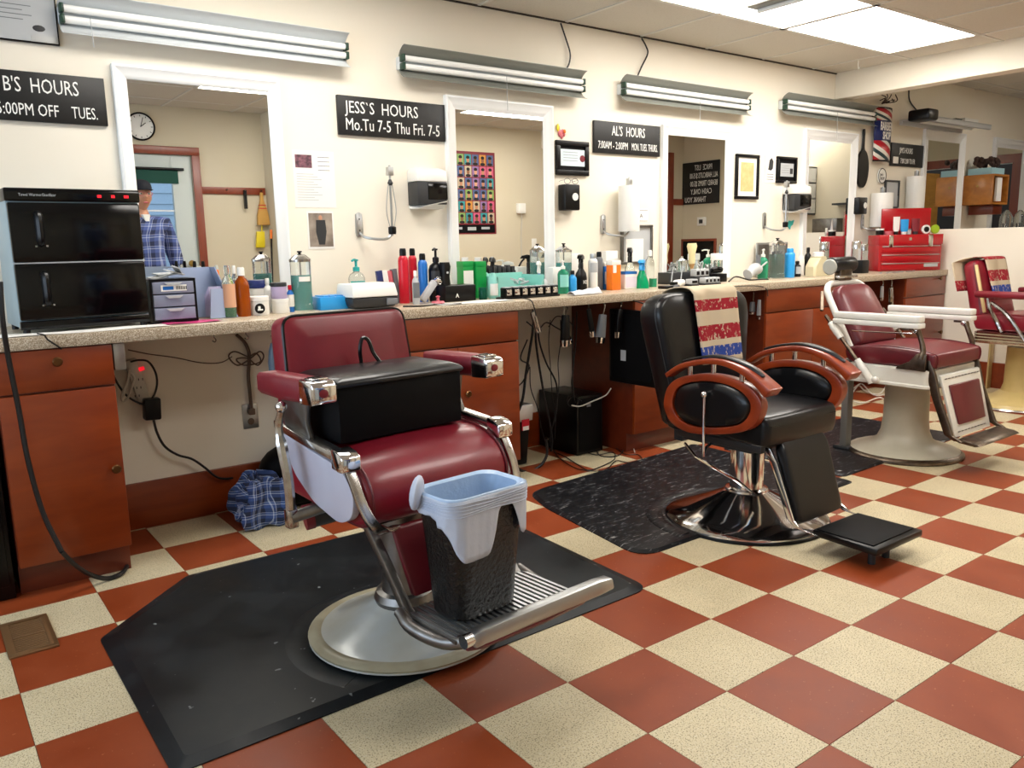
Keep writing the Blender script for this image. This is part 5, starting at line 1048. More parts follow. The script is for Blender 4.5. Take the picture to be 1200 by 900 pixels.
# ================================================================ MATS
def rounded(pts, r, n=5):
    out = []
    for i, p in enumerate(pts):
        a = Vector(pts[i - 1]); b_ = Vector(p); c = Vector(pts[(i + 1) % len(pts)]); rr_ = r[i] if isinstance(r, list) else r
        p1 = b_ + (a - b_).normalized() * rr_; p2 = b_ + (c - b_).normalized() * rr_
        for k in range(n + 1):
            t_ = k / n; out.append(tuple(p1 * (1 - t_) ** 2 + b_ * 2 * t_ * (1 - t_) + p2 * t_ ** 2))
    return out
def floor_mat(label, pts, r, m, h=0.016, bev=0.05, hole=None):
    cx = sum(p[0] for p in pts) / len(pts); cyy = sum(p[1] for p in pts) / len(pts)
    P = [(x - cx, y - cyy) for x, y in rounded(pts, r)]
    ins = []
    n = len(P)
    for i in range(n):
        x, y = P[i]; l = math.hypot(x, y); ins.append((x * (1 - bev / l), y * (1 - bev / l)))
    g = G().loft([[(x, y, 0.0005) for x, y in P], [(x, y, 0.004) for x, y in P], [(x, y, h) for x, y in ins]])
    t = T('floor_mat', label, 'mat', (cx, cyy, 0)); g.part('mat_body', m, t, ang=12)
    return t
m1 = floor_mat('black rubber floor mat with a cut corner under the nearest red chair', [(0.375, 1.85), (1.985, 1.87), (2.03, 3.045), (0.735, 3.045), (0.375, 2.70)], [0.02, 0.07, .04, .02, .02], 'worn_rubber')
def ring_arc(prof, c, a0, a1, n=40): return G().loft([[(c[0] + r_ * math.cos(a), c[1] + r_ * math.sin(a), z) for r_, z in prof] for a in [math.radians(a0 + (a1 - a0) * q / n) for q in range(n + 1)]])
ring_arc([(0.295, 0.0150), (0.375, 0.0150), (0.365, 0.0172), (0.30, 0.0172)], (1.155 - m1.location.x, 2.13 - m1.location.y), -33, 213).part('base_ring', 'worn_rubber', m1)
m2 = floor_mat('black marbled floor mat under the black chair', [(2.16, 2.08), (3.68, 2.10), (3.68, 3.12), (2.34, 3.02), (2.26, 2.78)], [.12, .03, .03, .1, .03], 'marbled_rubber', .012, .02)
ring_arc([(0.355, 0.0115), (0.43, 0.0115), (0.42, 0.0150), (0.36, 0.0150)], (2.85 - m2.location.x, 2.13 - m2.location.y), 0, 180).part('base_ring', 'marbled_rubber', m2)
floor_mat('black marbled floor mat behind the white armed chair', [(3.72, 2.18), (5.05, 2.2), (5.05, 2.93), (3.72, 2.95)], .04, 'marbled_rubber', .012, .02)
# floor vent
t = T('floor_vent', 'worn bronze floor register with louvres in the tiles near the first cabinet', 'vent', (0.133, 2.735, 0.0))
g = G(); VW, VH = .135, .285
g.bx(0, VW, 0, .022, 0, .006).bx(0, VW, VH - .022, VH, 0, .006).bx(0, .022, .022, VH - .022, 0, .006).bx(VW - .022, VW, .022, VH - .022, 0, .006).bx(.022, VW - .022, VH / 2 - .004, VH / 2 + .004, 0, .005)
g.part('frame', 'vent_bronze', t, bevel=.001); G().bx(.02, VW - .02, .02, VH - .02, .0003, .0012).part('well', 'black_matte', t)
for q in range(19): G().box((VW / 2, .03 + q * .0125, .003), (VW - .044, .0045, .0015), (.35, 0, 0)).part('louvre', 'vent_bronze', t)

# ================================================================ CHAIR HELPERS
def slab(c, d, e=.22, rot=None, n=40): return G().ell(c, (d[0] / 2, d[1] / 2, d[2] / 2), e, n, rot)
def pad_profile(prof, x0, x1, crown=0.01, n=14, r=0.02, ends=4):
    """cushion swept along x: closed (y,z) profile, edges rounded, slightly crowned"""
    cy0 = sum(p[0] for p in prof) / len(prof); cz0 = sum(p[1] for p in prof) / len(prof)
    rings = []; xs_ = []
    for k in range(ends + 1):
        a = PI / 2 * k / ends; xs_.append((x0 + r * (1 - math.sin(a)), 1 - r * (1 - math.sin(PI / 2 - PI / 2 + a)) * 0 - (1 - math.cos(PI / 2 - a)) * 0, a))
    seq = []
    for k in range(ends + 1):
        a = PI / 2 * k / ends; seq.append((x0 + r * (1 - math.cos(a)) , r * (1 - math.sin(a))))
    for k in range(1, n): seq.append((x0 + r + (x1 - x0 - 2 * r) * k / n, 0))
    for k in range(ends + 1):
        a = PI / 2 * (1 - k / ends); seq.append((x1 - r * (1 - math.cos(a)), r * (1 - math.sin(a))))
    for x, ins in seq:
        u = (x - x0) / (x1 - x0); b_ = crown * math.sin(PI * min(1, max(0, u)))
        ring = []
        for y, z in prof:
            d = Vector((y - cy0, z - cz0)); l = d.length; d = d * ((l - ins + b_) / l); ring.append((x, cy0 + d.x, cz0 + d.y))
        rings.append(ring)
    return G().loft(rings)
def sm(pts, k=4): return [(v.x, v.y) for v in cr([(p[0], p[1], 0) for p in pts], k, True)]
def loop(prof, x, off=0.002):
    cy0 = sum(p[0] for p in prof) / len(prof); cz0 = sum(p[1] for p in prof) / len(prof)
    o = []
    for y, z in prof:
        d = Vector((y - cy0, z - cz0)); d = d * ((d.length + off) / d.length); o.append((x, cy0 + d.x, cz0 + d.y))
    return o
def back_cushion(w_, z0, z1, th, y0, tilt, rtop, m, parent, name='backrest', wtop=None, e=10, puff=.012, n=44, ctr=0, sq=1.0):
    """upright cushion: rounded rectangle outline in (x, s) lofted through its thickness, tilted back about (y0, z0)"""
    out = []; H = z1 - z0; wt = wtop or w_
    def outline(ins):
        P = []
        corners = [(-w_ / 2 + ins, ins), (w_ / 2 - ins, ins), (wt / 2 - ins, H - ins), (-wt / 2 + ins, H - ins)]
        return rounded(corners, [max(.004, min(.03, rtop) - ins * .5)] * 2 + [max(.01, rtop - ins * .5)] * 2, 7)
    rings = []
    for k in range(9):
        a = PI * k / 8 - PI / 2; sg = math.copysign(abs(math.sin(a)) ** sq, a); t_ = sg * th / 2; ins = (1 - max(0, math.cos(a)) ** sq) * .018
        P = outline(ins); rings.append([(x, t_ , s_) for x, s_ in P])
    # dome the front by an extra inset ring pushed forward
    P = outline(.07); rings.insert(0, [(x, -th / 2 - puff, s_) for x, s_ in P]); rings.append([(x, th / 2 + puff * .3, s_) for x, s_ in P])
    Mx = Matrix.Translation((ctr, y0, z0)) @ Matrix.Rotation(-tilt, 4, 'X')
    g = G(); g.loft([[tuple(Mx @ Vector(p)) for p in r_] for r_ in rings]); o = g.part(name, m, parent, ang=60)
    return o, [tuple(Mx @ Vector((x, -th / 2 * (.55 if sq == 1 else .86), s_))) for x, s_ in outline(.004)], Mx

# ================================================================ CHAIR 1: near burgundy barber chair
t = T('barber_chair', 'burgundy leather barber chair nearest the camera, with a black box across its arms', 'barber chair', (1.155, 2.125, 0.016), math.radians(5))
Z0 = -0.016
G().lathe([(.290, 0), (.302, .008), (.300, .020), (.285, .026), (.262, .028), (.235, .036), (.17, .062), (.12, .085), (.092, .10), (.086, .112)], n=56).part('base', 'grey_enamel', t, label='pale grey enamel base dish with a tan worn rim')
G().lathe([(.301, .012), (.3035, .019), (.287, .0285), (.268, .0292), (.262, .0275)], n=56).part('base_rim', 'tan_enamel', t)
G().lathe([(.092, .098), (.098, .115), (.090, .135), (.072, .14), (.070, .20), (.070, .40)], n=32).part('column', 'brushed_steel', t)
G().bx(-.17, .17, -.10, .16, .40, .445).part('seat_frame', 'black_plastic', t, bevel=.006)
prof = sm([(.24, .60), (.10, .625), (0, .632), (-.09, .628), (-.165, .602), (-.212, .555), (-.222, .50), (-.200, .455), (-.14, .435), (.0, .44), (.14, .45), (.24, .47)], 3)
pad_profile(prof, -.252, .252, .010, r=.022).part('seat', 'burgundy_leather', t, ang=60)
for s_ in (-1, 1): G().tube(loop(prof, .236 * s_, .004), .0035, 6, closed=True).part('piping', 'oxblood_leather', t)
for s_ in (-1, 1):
    x = .272 * s_
    # enamel side panel
    P = rounded([(.20, .655), (-.145, .605), (-.205, .545), (-.19, .475), (-.12, .445), (.02, .475), (.13, .54)], .03, 4)
    G().prism(P, 'x', x - .012, x + .012).part('side_panel', 'lilac_enamel', t, bevel=.003)
    # chrome top rail and its square cap
    G().loft([[(x - .022 * 1, y, z - .012), (x + .022, y, z - .012), (x + .022, y, z + .012), (x - .022, y, z + .012)] for y, z in ((.22, .675), (.05, .652), (-.14, .634))]).part('rail', 'worn_chrome', t, bevel=.004)
    G().loft([[(x - .029, y, z0), (x + .029, y, z0), (x + .029, y, z1), (x - .029, y, z1)] for y, z0, z1 in ((-.125, .605, .660), (-.165, .600, .652), (-.185, .602, .640))]).part('rail_cap', 'chrome', t, bevel=.005)
    # chrome strap sweeping down and under the seat
    pts = cr([(x, -.165, .61), (x, -.195, .565), (x - .004 * s_, -.225, .51), (x - .02 * s_, -.245, .465), (x - .06 * s_, -.235, .436), (x - .12 * s_, -.20, .425)], 5)
    rings = []
    for i, p in enumerate(pts):
        a = pts[max(0, i - 1)]; c = pts[min(len(pts) - 1, i + 1)]; tg = (c - a).normalized(); sd_ = Vector((1, 0, 0)); sd_ = (sd_ - tg * sd_.dot(tg)).normalized(); nn = tg.cross(sd_)
        rings.append([tuple(p + sd_ * q * .014 + nn * w_ * .006) for q, w_ in ((-1, -1), (1, -1), (1, 1), (-1, 1))])
    G().loft(rings).part('strap', 'worn_chrome', t, bevel=.002)
    # arm support plate
    P = rounded([(.19, .78), (.03, .78), (.045, .70), (.02, .655), (.175, .672)], .015, 3)
    G().prism(P, 'x', x - .008, x + .008).part('arm_support', 'brushed_steel', t, bevel=.002)
    # arm pad, chrome ashtray end
    xa = .298 * s_
    G().loft([[(xa + q * w_ , y, zc + r_ * h_) for q, r_ in ((-1, -.6), (-.7, -1), (.7, -1), (1, -.6), (1, .7), (.75, 1), (-.75, 1), (-1, .7))] for y, w_, h_, zc in ((.235, .024, .020, .803), (.225, .034, .031, .803), (.10, .036, .035, .804), (-.02, .036, .033, .808), (-.032, .034, .031, .808))]).part('arm_pad', 'maroon_arm', t, ang=50)
    cap = G().loft([[(xa + q * .036, y, z) for q, z in ((-1, zb), (1, zb), (1, zt), (-1, zt))] for y, zb, zt in ((-.032, .772, .842), (-.10, .776, .840), (-.112, .782, .826))]).part('arm_end', 'chrome', t, bevel=.006)
    G().bx(xa - .024, xa + .024, -.090, -.045, .841, .846).part('ashtray_lid', 'chrome', cap, bevel=.002)
    for yq in (-.055, -.078): G().bx(xa - .016, xa + .016, yq - .004, yq + .004, .8455, .8475).part('slot', 'black_plastic', cap)
    G().ell((xa - .004, -.113, .808), (.014, .002, .012), n=10).part('badge', 'maroon_arm', cap)
    # leg bar down to the foot rest
    G().loft([[(.205 * s_ + q * .012 + dx, y + r_ * .018, z) for q, r_ in ((-1, -1), (1, -1), (1, 1), (-1, 1))] for y, z, dx in ((-.12, .47, 0), (-.14, .425, 0), (-.22, .32, -.008 * s_), (-.285, .235, -.012 * s_), (-.31, .215, -.012 * s_))]).part('leg_bar', 'brushed_steel', t, bevel=.003)
    G().cyl((.205 * s_ - .018, -.135, .43), (.205 * s_ + .018, -.135, .43), .010, n=12).part('pivot_bolt', 'worn_chrome', t)
# foot rest
G().loft([[(-.175, -.215, .43), (.175, -.215, .43), (.175, -.195, .43), (-.175, -.195, .43)], [(-.16, -.285, .245), (.16, -.285, .245), (.16, -.262, .245), (-.16, -.262, .245)]]).part('leg_panel', 'oxblood_leather', t, bevel=.01)
for s_ in (-1, 1):
    G().tube([(.215 * s_, -.29, .225), (.220 * s_, -.36, .203), (.208 * s_ + .008, -.47, .198), (.192 * s_ + .02, -.545, .222)], [.016, .018, .018, .018], 10, k=4).part('footrest_arm', 'brushed_steel', t)
pl = G().bx(-.205, .215, -.52, -.29, .212, .220).part('foot_plate', 'brushed_steel', t)
for q in range(22): G().bx(-.195 + q * .019, -.186 + q * .019, -.515, -.295, .220, .2255).part('rib', 'aluminium', pl)
G().loft([[(x, y0 - .022, z), (x, y0 + .022, z), (x, y0 + .020, z + h_), (x, y0 - .016, z + h_)] for x, y0, z, h_ in ((-.180, -.548, .210, .034), (-.150, -.548, .210, .038), (.25, -.575, .222, .038), (.300, -.580, .228, .030))]).part('foot_bar', 'aluminium', t, bevel=.006)
G().loft([[(x, -.545 - .02 * (x + .2) + r_ * math.cos(a), .208 + .012 * (x + .2) + r_ * .62 * math.sin(a)) for a in [2 * PI * q / 12 for q in range(12)]] for x, r_ in ((-.19, .012), (-.15, .024), (.05, .03), (.20, .024), (.235, .010))]).part('foot_roll', 'oxblood_leather', t)
for s_ in (-1,): G().cyl((-.202, -.548, .228), (-.176, -.548, .228), .018, n=14).part('end_bolt', 'chrome', t)
# backrest
bo, ol, Mx = back_cushion(.475, .60, .987, .095, .255, math.radians(9), .045, 'burgundy_leather', t, wtop=.445, sq=.6, puff=.014)
G().tube(ol, .0052, 6, closed=True).part('piping', 'black_plastic', t)
G().bx(-.12, .12, .30, .325, .47, .80).part('back_bracket', 'brushed_steel', t, bevel=.006)
G().tube([(.0, .19, .83), (-.012, .175, .87), (.0, .178, .905), (.018, .172, .90), (.03, .165, .86), (.045, .15, .828)], .0062, 6, k=5).part('strap_loop', 'black_leather', t)
G().loft([[(x, .262 - .0 , z) for x, z in ((-.22, .60), (.22, .60), (.22, .64), (-.22, .64))], [(x, .20, z) for x, z in ((-.22, .60), (.22, .60), (.22, .625), (-.22, .625))]]).part('back_hinge', 'brushed_steel', t)
# lever
G().tube([(-.335, .075, .745), (-.337, .095, .69), (-.338, .075, .62), (-.338, .055, .54), (-.337, .055, .43)], [.0105, .012, .016, .015, .015], 8, k=5).part('recline_lever', 'worn_chrome', t)
G().ell((-.335, .075, .752), (.017, .017, .017), n=14).part('lever_knob', 'chrome', t)
G().bx(-.352, -.322, .038, .072, .405, .46).part('lever_foot', 'worn_chrome', t, bevel=.005)
G().tube([(-.335, .052, .435), (-.25, .02, .455), (-.14, .0, .46)], .018, 10).part('lever_shaft', 'brushed_steel', t)
G().cyl((-.24, .12, .40), (-.04, .06, .425), .036, n=18).part('pump_cylinder', 'dark_grey', t)
G().cyl((-.262, .126, .397), (-.238, .119, .40), .038, n=18).part('cylinder_cap', 'maroon_arm', t)
# black box across the arms
bb = T('booster_box', 'black padded booster box lying across the arms of the nearest red chair', 'booster seat', (1.155, 2.125, 0.016), math.radians(5))
G().loft([[(-.228, -.055, .645), (.205, -.055, .645), (.205, .185, .645), (-.228, .185, .645)], [(-.228, -.055, .812), (.205, -.055, .812), (.205, .185, .812), (-.228, .185, .812)]]).part('case', 'black_matte', bb, bevel=.008)
G().loft([[(-.235, -.065, .804), (.212, -.065, .804), (.212, .190, .804), (-.235, .190, .804)], [(-.235, -.065, .820), (.212, -.065, .820), (.212, .190, .820), (-.235, .190, .820)], [(-.205, -.040, .832), (.185, -.040, .832), (.185, .165, .832), (-.205, .165, .832)]]).part('padded_lid', 'black_leather', bb, bevel=.008)
# waste bin with bag on the foot rest
t = T('waste_bin', 'black textured waste bin with a white bag, on the footrest of the nearest chair', 'bin', (1.155, 2.125, 0.016), math.radians(5))
def rr_pts(hx, hy, r, n=120):
    """evenly spaced outline of a rounded rectangle, counter-clockwise from the middle of the back"""
    segs = []; cs = [(hx - r, hy - r, 0), (-hx + r, hy - r, 90), (-hx + r, -hy + r, 180), (hx - r, -hy + r, 270)]
    P = []
    for cx, cyy, a0 in cs:
        for q in range(13): a = math.radians(a0 + 90 * q / 12); P.append((cx + r * math.cos(a), cyy + r * math.sin(a)))
    P.append(P[0]); L_ = [0]
    for i in range(1, len(P)): L_.append(L_[-1] + math.dist(P[i], P[i - 1]))
    out = []; i = 0
    for q in range(n):
        s_ = L_[-1] * q / n
        while L_[i + 1] < s_: i += 1
        f = (s_ - L_[i]) / max(1e-9, L_[i + 1] - L_[i]); out.append((P[i][0] + (P[i + 1][0] - P[i][0]) * f, P[i][1] + (P[i + 1][1] - P[i][1]) * f))
    return out
BCX, BCY = -.045, -.400
def bin_ring(hx, hy, z, r=.045): return [(BCX + x, BCY + y, z) for x, y in rr_pts(hx, hy, r)]
G().loft([bin_ring(.103, .066, .228), bin_ring(.106, .069, .234), bin_ring(.130, .084, .540), bin_ring(.136, .090, .545), bin_ring(.136, .090, .552), bin_ring(.124, .079, .552), bin_ring(.100, .064, .24)]).part('bin_body', mat('textured_black', '#08090b', .25, bump=(95, 1.0, .006)), t)
def drop(x, y):
    u = x / .14
    if y < -.03: return .040 + .125 * math.exp(-((u + .46) / .52) ** 6) + .095 * math.exp(-((u - .98) / .42) ** 6)
    if x > 0 and y < .05: return .125 - .05 * (y + .03) / .08
    return .055 + .03 * max(0, -y / .09) + .02 * math.sin(u * 3)
def skirt(k, off=0):
    o = []
    for q, (x, y) in enumerate(rr_pts(.1405, .0945, .047)):
        d = drop(x, y); w_ = 1 - .03 * k + .016 * math.sin(q * .55) * k + .008 * math.sin(q * 1.7 + k * 3) * k
        o.append((BCX + x * w_, BCY + y * w_, .562 - d * k))
    return o
G().loft([skirt(k / 10) for k in range(10, -1, -1)], cap=False).part('bag_skirt', 'bag_white', t, solid=.0012)
G().loft([bin_ring(.140, .094, .562), bin_ring(.132, .087, .566), bin_ring(.120, .076, .560), bin_ring(.112, .070, .47), bin_ring(.085, .055, .34)], cap=False).part('bag_lining', 'bag_inside', t, solid=.0012)
G().ell((-.180, -.345, .560), (.050, .018, .046), n=18, rot=(.2, .5, .9)).part('bag_corner', 'bag_white', t, label='bunched white corner of the bag folded over the rim')
for k in range(5): G().tube([(BCX + x, BCY + y, .552 - k * .0075 + .002 * math.sin(q * .4 + k)) for q, (x, y) in enumerate(rr_pts(.1415 - k * .0004, .0955 - k * .0003, .047, 60))], .0014, 5, closed=True).part('bag_fold', 'bag_white', t)

# ================================================================ CHAIR 2: black chair with wooden arms
t = T('barber_chair', 'black leather barber chair with curved wooden arms and a round chrome pedestal base', 'barber chair', (2.85, 2.12, 0.0))
G().lathe([(.335, .001), (.345, .006), (.343, .020), (.325, .032), (.25, .055), (.16, .095), (.10, .125), (.085, .135)], n=60).part('base', 'chrome', t)
G().lathe([(.346, .0), (.350, .004), (.348, .012), (.343, .015)], n=60).part('base_trim', 'black_plastic', t)
G().lathe([(.092, .125), (.09, .14), (.072, .145), (.072, .33), (.078, .335), (.078, .35)], n=40).part('column', 'chrome', t)
G().bx(-.19, .19, -.16, .20, .35, .385).bx(-.21, -.18, -.22, .22, .365, .395).bx(.18, .21, -.22, .22, .365, .395).part('seat_frame', 'dark_grey', t, bevel=.004)
for q in range(3): G().tube([(-.17, -.10 + q * .1, .36), (-.05, -.12 + q * .1, .345), (.1, -.1 + q * .1, .355)], .008, 8, k=3).part('mechanism_rod', 'chrome', t)
prof = sm([(.25, .50), (.1, .522), (-.08, .53), (-.22, .525), (-.262, .508), (-.27, .46), (-.262, .412), (-.22, .40), (.1, .40), (.25, .405)], 3)
pad_profile(prof, -.245, .245, .008, r=.03).part('seat', 'black_leather', t, ang=60)
G().tube([(x, -.272, .485 - abs(x) * 0) for x in (-.22, -.1, 0, .1, .22)], .0022, 5).part('seam', 'black_plastic', t)
for s_ in (-1, 1):
    x = .275 * s_
    P = sm([(.215, .535), (.19, .60), (.12, .645), (.0, .672), (-.12, .672), (-.22, .645), (-.275, .59), (-.26, .52), (-.20, .468), (-.06, .43), (.08, .415), (.17, .44), (.21, .49)], 4)
    Pi = [(y * .0 + (-.03 + (y + .03) * .80), .548 + (z - .548) * .76) for y, z in P]
    # wooden ring: outer minus inner as a loft ring
    oa = [(x - .022, y, z) for y, z in P]; ob = [(x + .022, y, z) for y, z in P]; ia = [(x - .022, y, z) for y, z in Pi]; ib = [(x + .022, y, z) for y, z in Pi]
    G().loft([oa, ob, ib, ia], closed=True).part('arm_ring', 'arm_wood', t, bevel=.004)
    G().loft([[(x + dx, -.03 + (y + .03) * k_, .548 + (z - .548) * k_) for y, z in Pi] for dx, k_ in ((-.026, .6), (-.024, .92), (-.01, .99), (.01, .99), (.024, .92), (.026, .6))]).part('arm_cushion', 'black_leather', t, ang=60)
    # upper wooden bow with pad
    top_ = cr([(0, .205, .640), (0, .12, .690), (0, .0, .722), (0, -.10, .728), (0, -.20, .705), (0, -.275, .662), (0, -.315, .632)], 4)
    rings = []; m_ = len(top_)
    for i, p in enumerate(top_):
        a = top_[max(0, i - 1)]; c = top_[min(m_ - 1, i + 1)]; tg = (c - a).normalized(); nn = Vector((0, -tg.z, tg.y)); u = i / (m_ - 1); hw = .026 + .016 * min(1, u * 1.5); hh = .011 + .010 * (u ** 3)
        if nn.z < 0: nn = -nn
        rings.append([tuple(Vector((x, 0, 0)) + p + Vector((1, 0, 0)) * q * hw + nn * r_ * hh) for q, r_ in ((-1, -1), (1, -1), (1, 1), (-1, 1))])
    G().loft(rings).part('arm_bow', 'arm_wood', t, bevel=.006)
    rp = []
    for i, p in enumerate(top_[4:-5]):
        tg = (top_[i + 5] - top_[i + 3]).normalized(); nn = Vector((0, -tg.z, tg.y)); nn = nn if nn.z > 0 else -nn; u = i / (m_ - 10); w2 = .022 * math.sin(PI * min(.97, max(.06, u))) ** .4
        rp.append([tuple(Vector((x, 0, 0)) + p + Vector((1, 0, 0)) * q * w2 + nn * (.014 + r_)) for q, r_ in ((-1, 0), (1, 0), (.8, .010), (-.8, .010))])
    G().loft(rp).part('arm_pad', 'black_leather', t, bevel=.003)
    for y, z0, z1 in ((.09, .652, .692), (-.03, .672, .712), (-.17, .655, .698)): G().cyl((x, y, z0), (x, y, z1), .011, n=12).part('arm_spacer', 'chrome', t)
    # chrome side straps to foot rest
    G().loft([[(.165 * s_ + q * .006, y + r_ * .016, z) for q, r_ in ((-1, -1), (1, -1), (1, 1), (-1, 1))] for y, z in ((-.215, .385), (-.25, .33), (-.335, .115), (-.375, .09), (-.44, .085))]).part('leg_bar', 'chrome', t, bevel=.002)
o_, ol_, Mx = back_cushion(.44, .39, .980, .13, .27, math.radians(7), .14, 'black_leather', t, wtop=.66, puff=.01, ctr=.035)
G().tube(ol_, .0028, 5, closed=True).part('seam', 'dark_grey', t)
G().bx(-.08, .08, .30, .35, .3, .52).part('back_bracket', 'dark_grey', t, bevel=.006)
prof2 = sm([(-.245, .395), (-.285, .385), (-.36, .135), (-.355, .105), (-.325, .11), (-.245, .36)], 3)
pad_profile(prof2, -.15, .15, .004, r=.02).part('leg_pad', 'black_leather', t, ang=60)
fp = G().loft([[(a, -.42 + 0 * b_, z) for a, b_, z in ((-.15, 0, .07), (.15, 0, .07), (.15, 0, .098), (-.15, 0, .098))], [(a, -.69, z) for a, b_, z in ((-.165, 0, .07), (.165, 0, .07), (.165, 0, .098), (-.165, 0, .098))]]).part('foot_plate', 'black_plastic', t, bevel=.008)
G().bx(-.145, .145, -.665, -.435, .098, .103).part('rubber_pad', 'black_matte', t, bevel=.003)
for s_ in (-1, 1): G().cyl((.05 * s_ - .02, -.62, .0), (.05 * s_ - .02, -.62, .07), .014, n=12).part('foot_stop', 'dark_grey', t)
G().tube([(-.315, -.02, .335), (-.317, -.02, .45), (-.316, -.02, .585)], .0055, 8).part('lever_rod', 'chrome', t); G().ell((-.316, -.02, .592), (.015, .015, .015), n=12).part('lever_knob', 'chrome', t)
G().tube([(-.315, -.02, .338), (-.25, .02, .355), (-.15, .05, .36)], .006, 8, k=3).part('lever_arm', 'chrome', t)
G().tube([(-.22, .16, .34), (-.315, .02, .325), (-.20, -.10, .23), (-.10, -.12, .15)], .0065, 8, k=1).part('pump_pedal', 'chrome', t)
# flag towel draped over the backrest
tw = T('flag_towel', 'worn red, white and blue flag towel draped over the back of the black chair', 'towel', (2.85, 2.12, 0))
def flag(u, v):
    L_ = .16 + .365; s_ = v * L_            # starts behind, over the top, down the front
    x = .02 + (u - .5) * (.31 - .03 * v) + .03 * v
    if s_ < .09: p = Vector((x, .075, .585 - (.09 - s_)))
    elif s_ < .20: a = (s_ - .09) / .11 * PI; p = Vector((x, .086 * math.cos(a), .588 + .026 * math.sin(a)))
    else: p = Vector((x, -.093 - .005 * math.sin(u * 9 + 1) , .585 - (s_ - .20)))
    q = Mx @ p; q.y -= .004 * math.sin(u * 14) * (v > .35); return tuple(q)
G().sheet(flag, 16, 40).part('cloth', 'flag_cloth', tw, solid=.004)

# ================================================================ CHAIR 3: antique white armed barber chair
t = T('barber_chair', 'antique barber chair with white enamel arms and dark red leather, on a round cream pedestal', 'barber chair', (4.42, 2.235, 0.0))
G().lathe([(.285, .012), (.282, .03), (.255, .040), (.19, .058), (.145, .085), (.125, .13), (.117, .20), (.114, .36), (.118, .43)], n=56).part('pedestal', 'cream_enamel', t)
G().lathe([(.300, 0), (.305, .006), (.303, .016), (.292, .024), (.280, .030)], n=56).part('base_ring', 'bronze_metal', t)
# skirt frame, rounded box ring
def rrect(hw, y0, y1, z, r=.04): return [(x, y, z) for x, y in rounded([(-hw, y0), (hw, y0), (hw, y1), (-hw, y1)], r, 5)]
G().loft([rrect(.262, -.235, .21, .418), rrect(.275, -.248, .222, .424), rrect(.275, -.248, .222, .436), rrect(.268, -.242, .215, .442), rrect(.268, -.242, .215, .515), rrect(.255, -.23, .20, .522)]).part('seat_skirt', 'white_enamel', t)
prof = sm([(.22, .60), (.05, .622), (-.12, .62), (-.235, .606), (-.262, .59), (-.262, .545), (-.235, .53), (-.05, .525), (.15, .525), (.22, .54)], 3)
pad_profile(prof, -.255, .255, .008, r=.02).part('seat', 'oxblood_leather', t, ang=60)
for s_ in (-1, 1): G().tube(loop(prof, .238 * s_, .003), .003, 5, closed=True).part('piping', 'oxblood_leather', t)
o_, ol_, M3_ = back_cushion(.40, .60, .975, .075, .20, math.radians(30), .09, 'oxblood_leather', t, wtop=.36, puff=.012)
# white enamel rim round the back
rings = []
ol2 = [tuple(M3_ @ Vector((x, .02, s_))) for x, s_ in rounded([(-.225, .0), (-.20, .405), (.20, .405), (.225, .0)], [.01, .10, .10, .01], 8)]
G().tube(ol2, .019, 10).part('back_rim', 'white_enamel', t)
for s_ in (-1, 1):
    x = .285 * s_
    # arm: two stacked enamel slabs
    def arm_slab(z0, z1, grow=0): return G().loft([[(a, b_, z) for a, b_ in rounded([(x - .035 - grow, -.20 - grow), (x + .035 + grow, -.20 - grow), (x + .030 + grow, .285 + grow), (x - .030 - grow, .285 + grow)], .02, 4)] for z in (z0, z1)])
    arm_slab(.765, .800).part('arm_top', 'white_enamel', t, bevel=.007)
    arm_slab(.735, .763, .003).part('arm_lower', 'white_enamel', t, bevel=.006)
    G().bx(x - .02, x + .02, -.14, -.10, .722, .736).part('arm_bracket', 'bronze_metal', t, bevel=.002)
    # front support: spar from arm front to skirt with a fan foot
    G().tube([(x * .93, -.165, .725), (x * .92, -.185, .68), (x * .95, -.205, .62), (x * .97, -.20, .58)], [.016, .013, .014, .018], 10, k=4).part('arm_support', 'bronze_metal', t)
    G().ell((x * .93, -.16, .722), (.018, .022, .018), n=12).part('arm_joint', 'chrome', t)
    P = [(-.225, .515), (-.228, .60), (-.20, .612), (-.175, .60), (-.14, .56), (-.08, .53), (-.07, .518)]
    G().prism(P, 'x', x * .965 - .008, x * .965 + .008).part('fan_bracket', 'bronze_metal', t, bevel=.003)
    # leg strap down to the foot rest
    G().loft([[(x * .86 + q * .010, y + r_ * .021, z) for q, r_ in ((-1, -1), (1, -1), (1, 1), (-1, 1))] for y, z in ((-.215, .575), (-.245, .50), (-.27, .40), (-.31, .30), (-.35, .20), (-.40, .175))]).part('leg_bar', 'bronze_metal', t, bevel=.003)
    # back lever on the side: white grips on a rod
    xx = (.300) * s_
    G().cyl((xx, .335, .775), (xx, .04, .43), .0105, n=10).part('recline_rod', 'bronze_metal', t)
    G().tube([(xx, .305, .735), (xx, .275, .705), (xx, .235, .655)], [.016, .021, .019], 12, k=3).part('upper_grip', 'white_enamel', t)
    G().tube([(xx, .135, .545), (xx, .10, .50), (xx, .055, .445), (xx + .0 * s_, .045, .425)], [.018, .021, .020, .018], 12, k=3).part('lower_grip', 'white_enamel', t)
    G().ell((xx, .025, .447), (.02, .024, .02), n=12).part('grip_elbow', 'white_enamel', t)
    G().cyl((xx, .36, .80), (xx * .8, .40, .90), .010, n=8).part('back_stay', 'bronze_metal', t)
    (G().cyl((-.23, -.12, .70), (-.22, .22, .69), .004, n=6).part('tie_rod', 'chrome', t) if s_ < 0 else None)
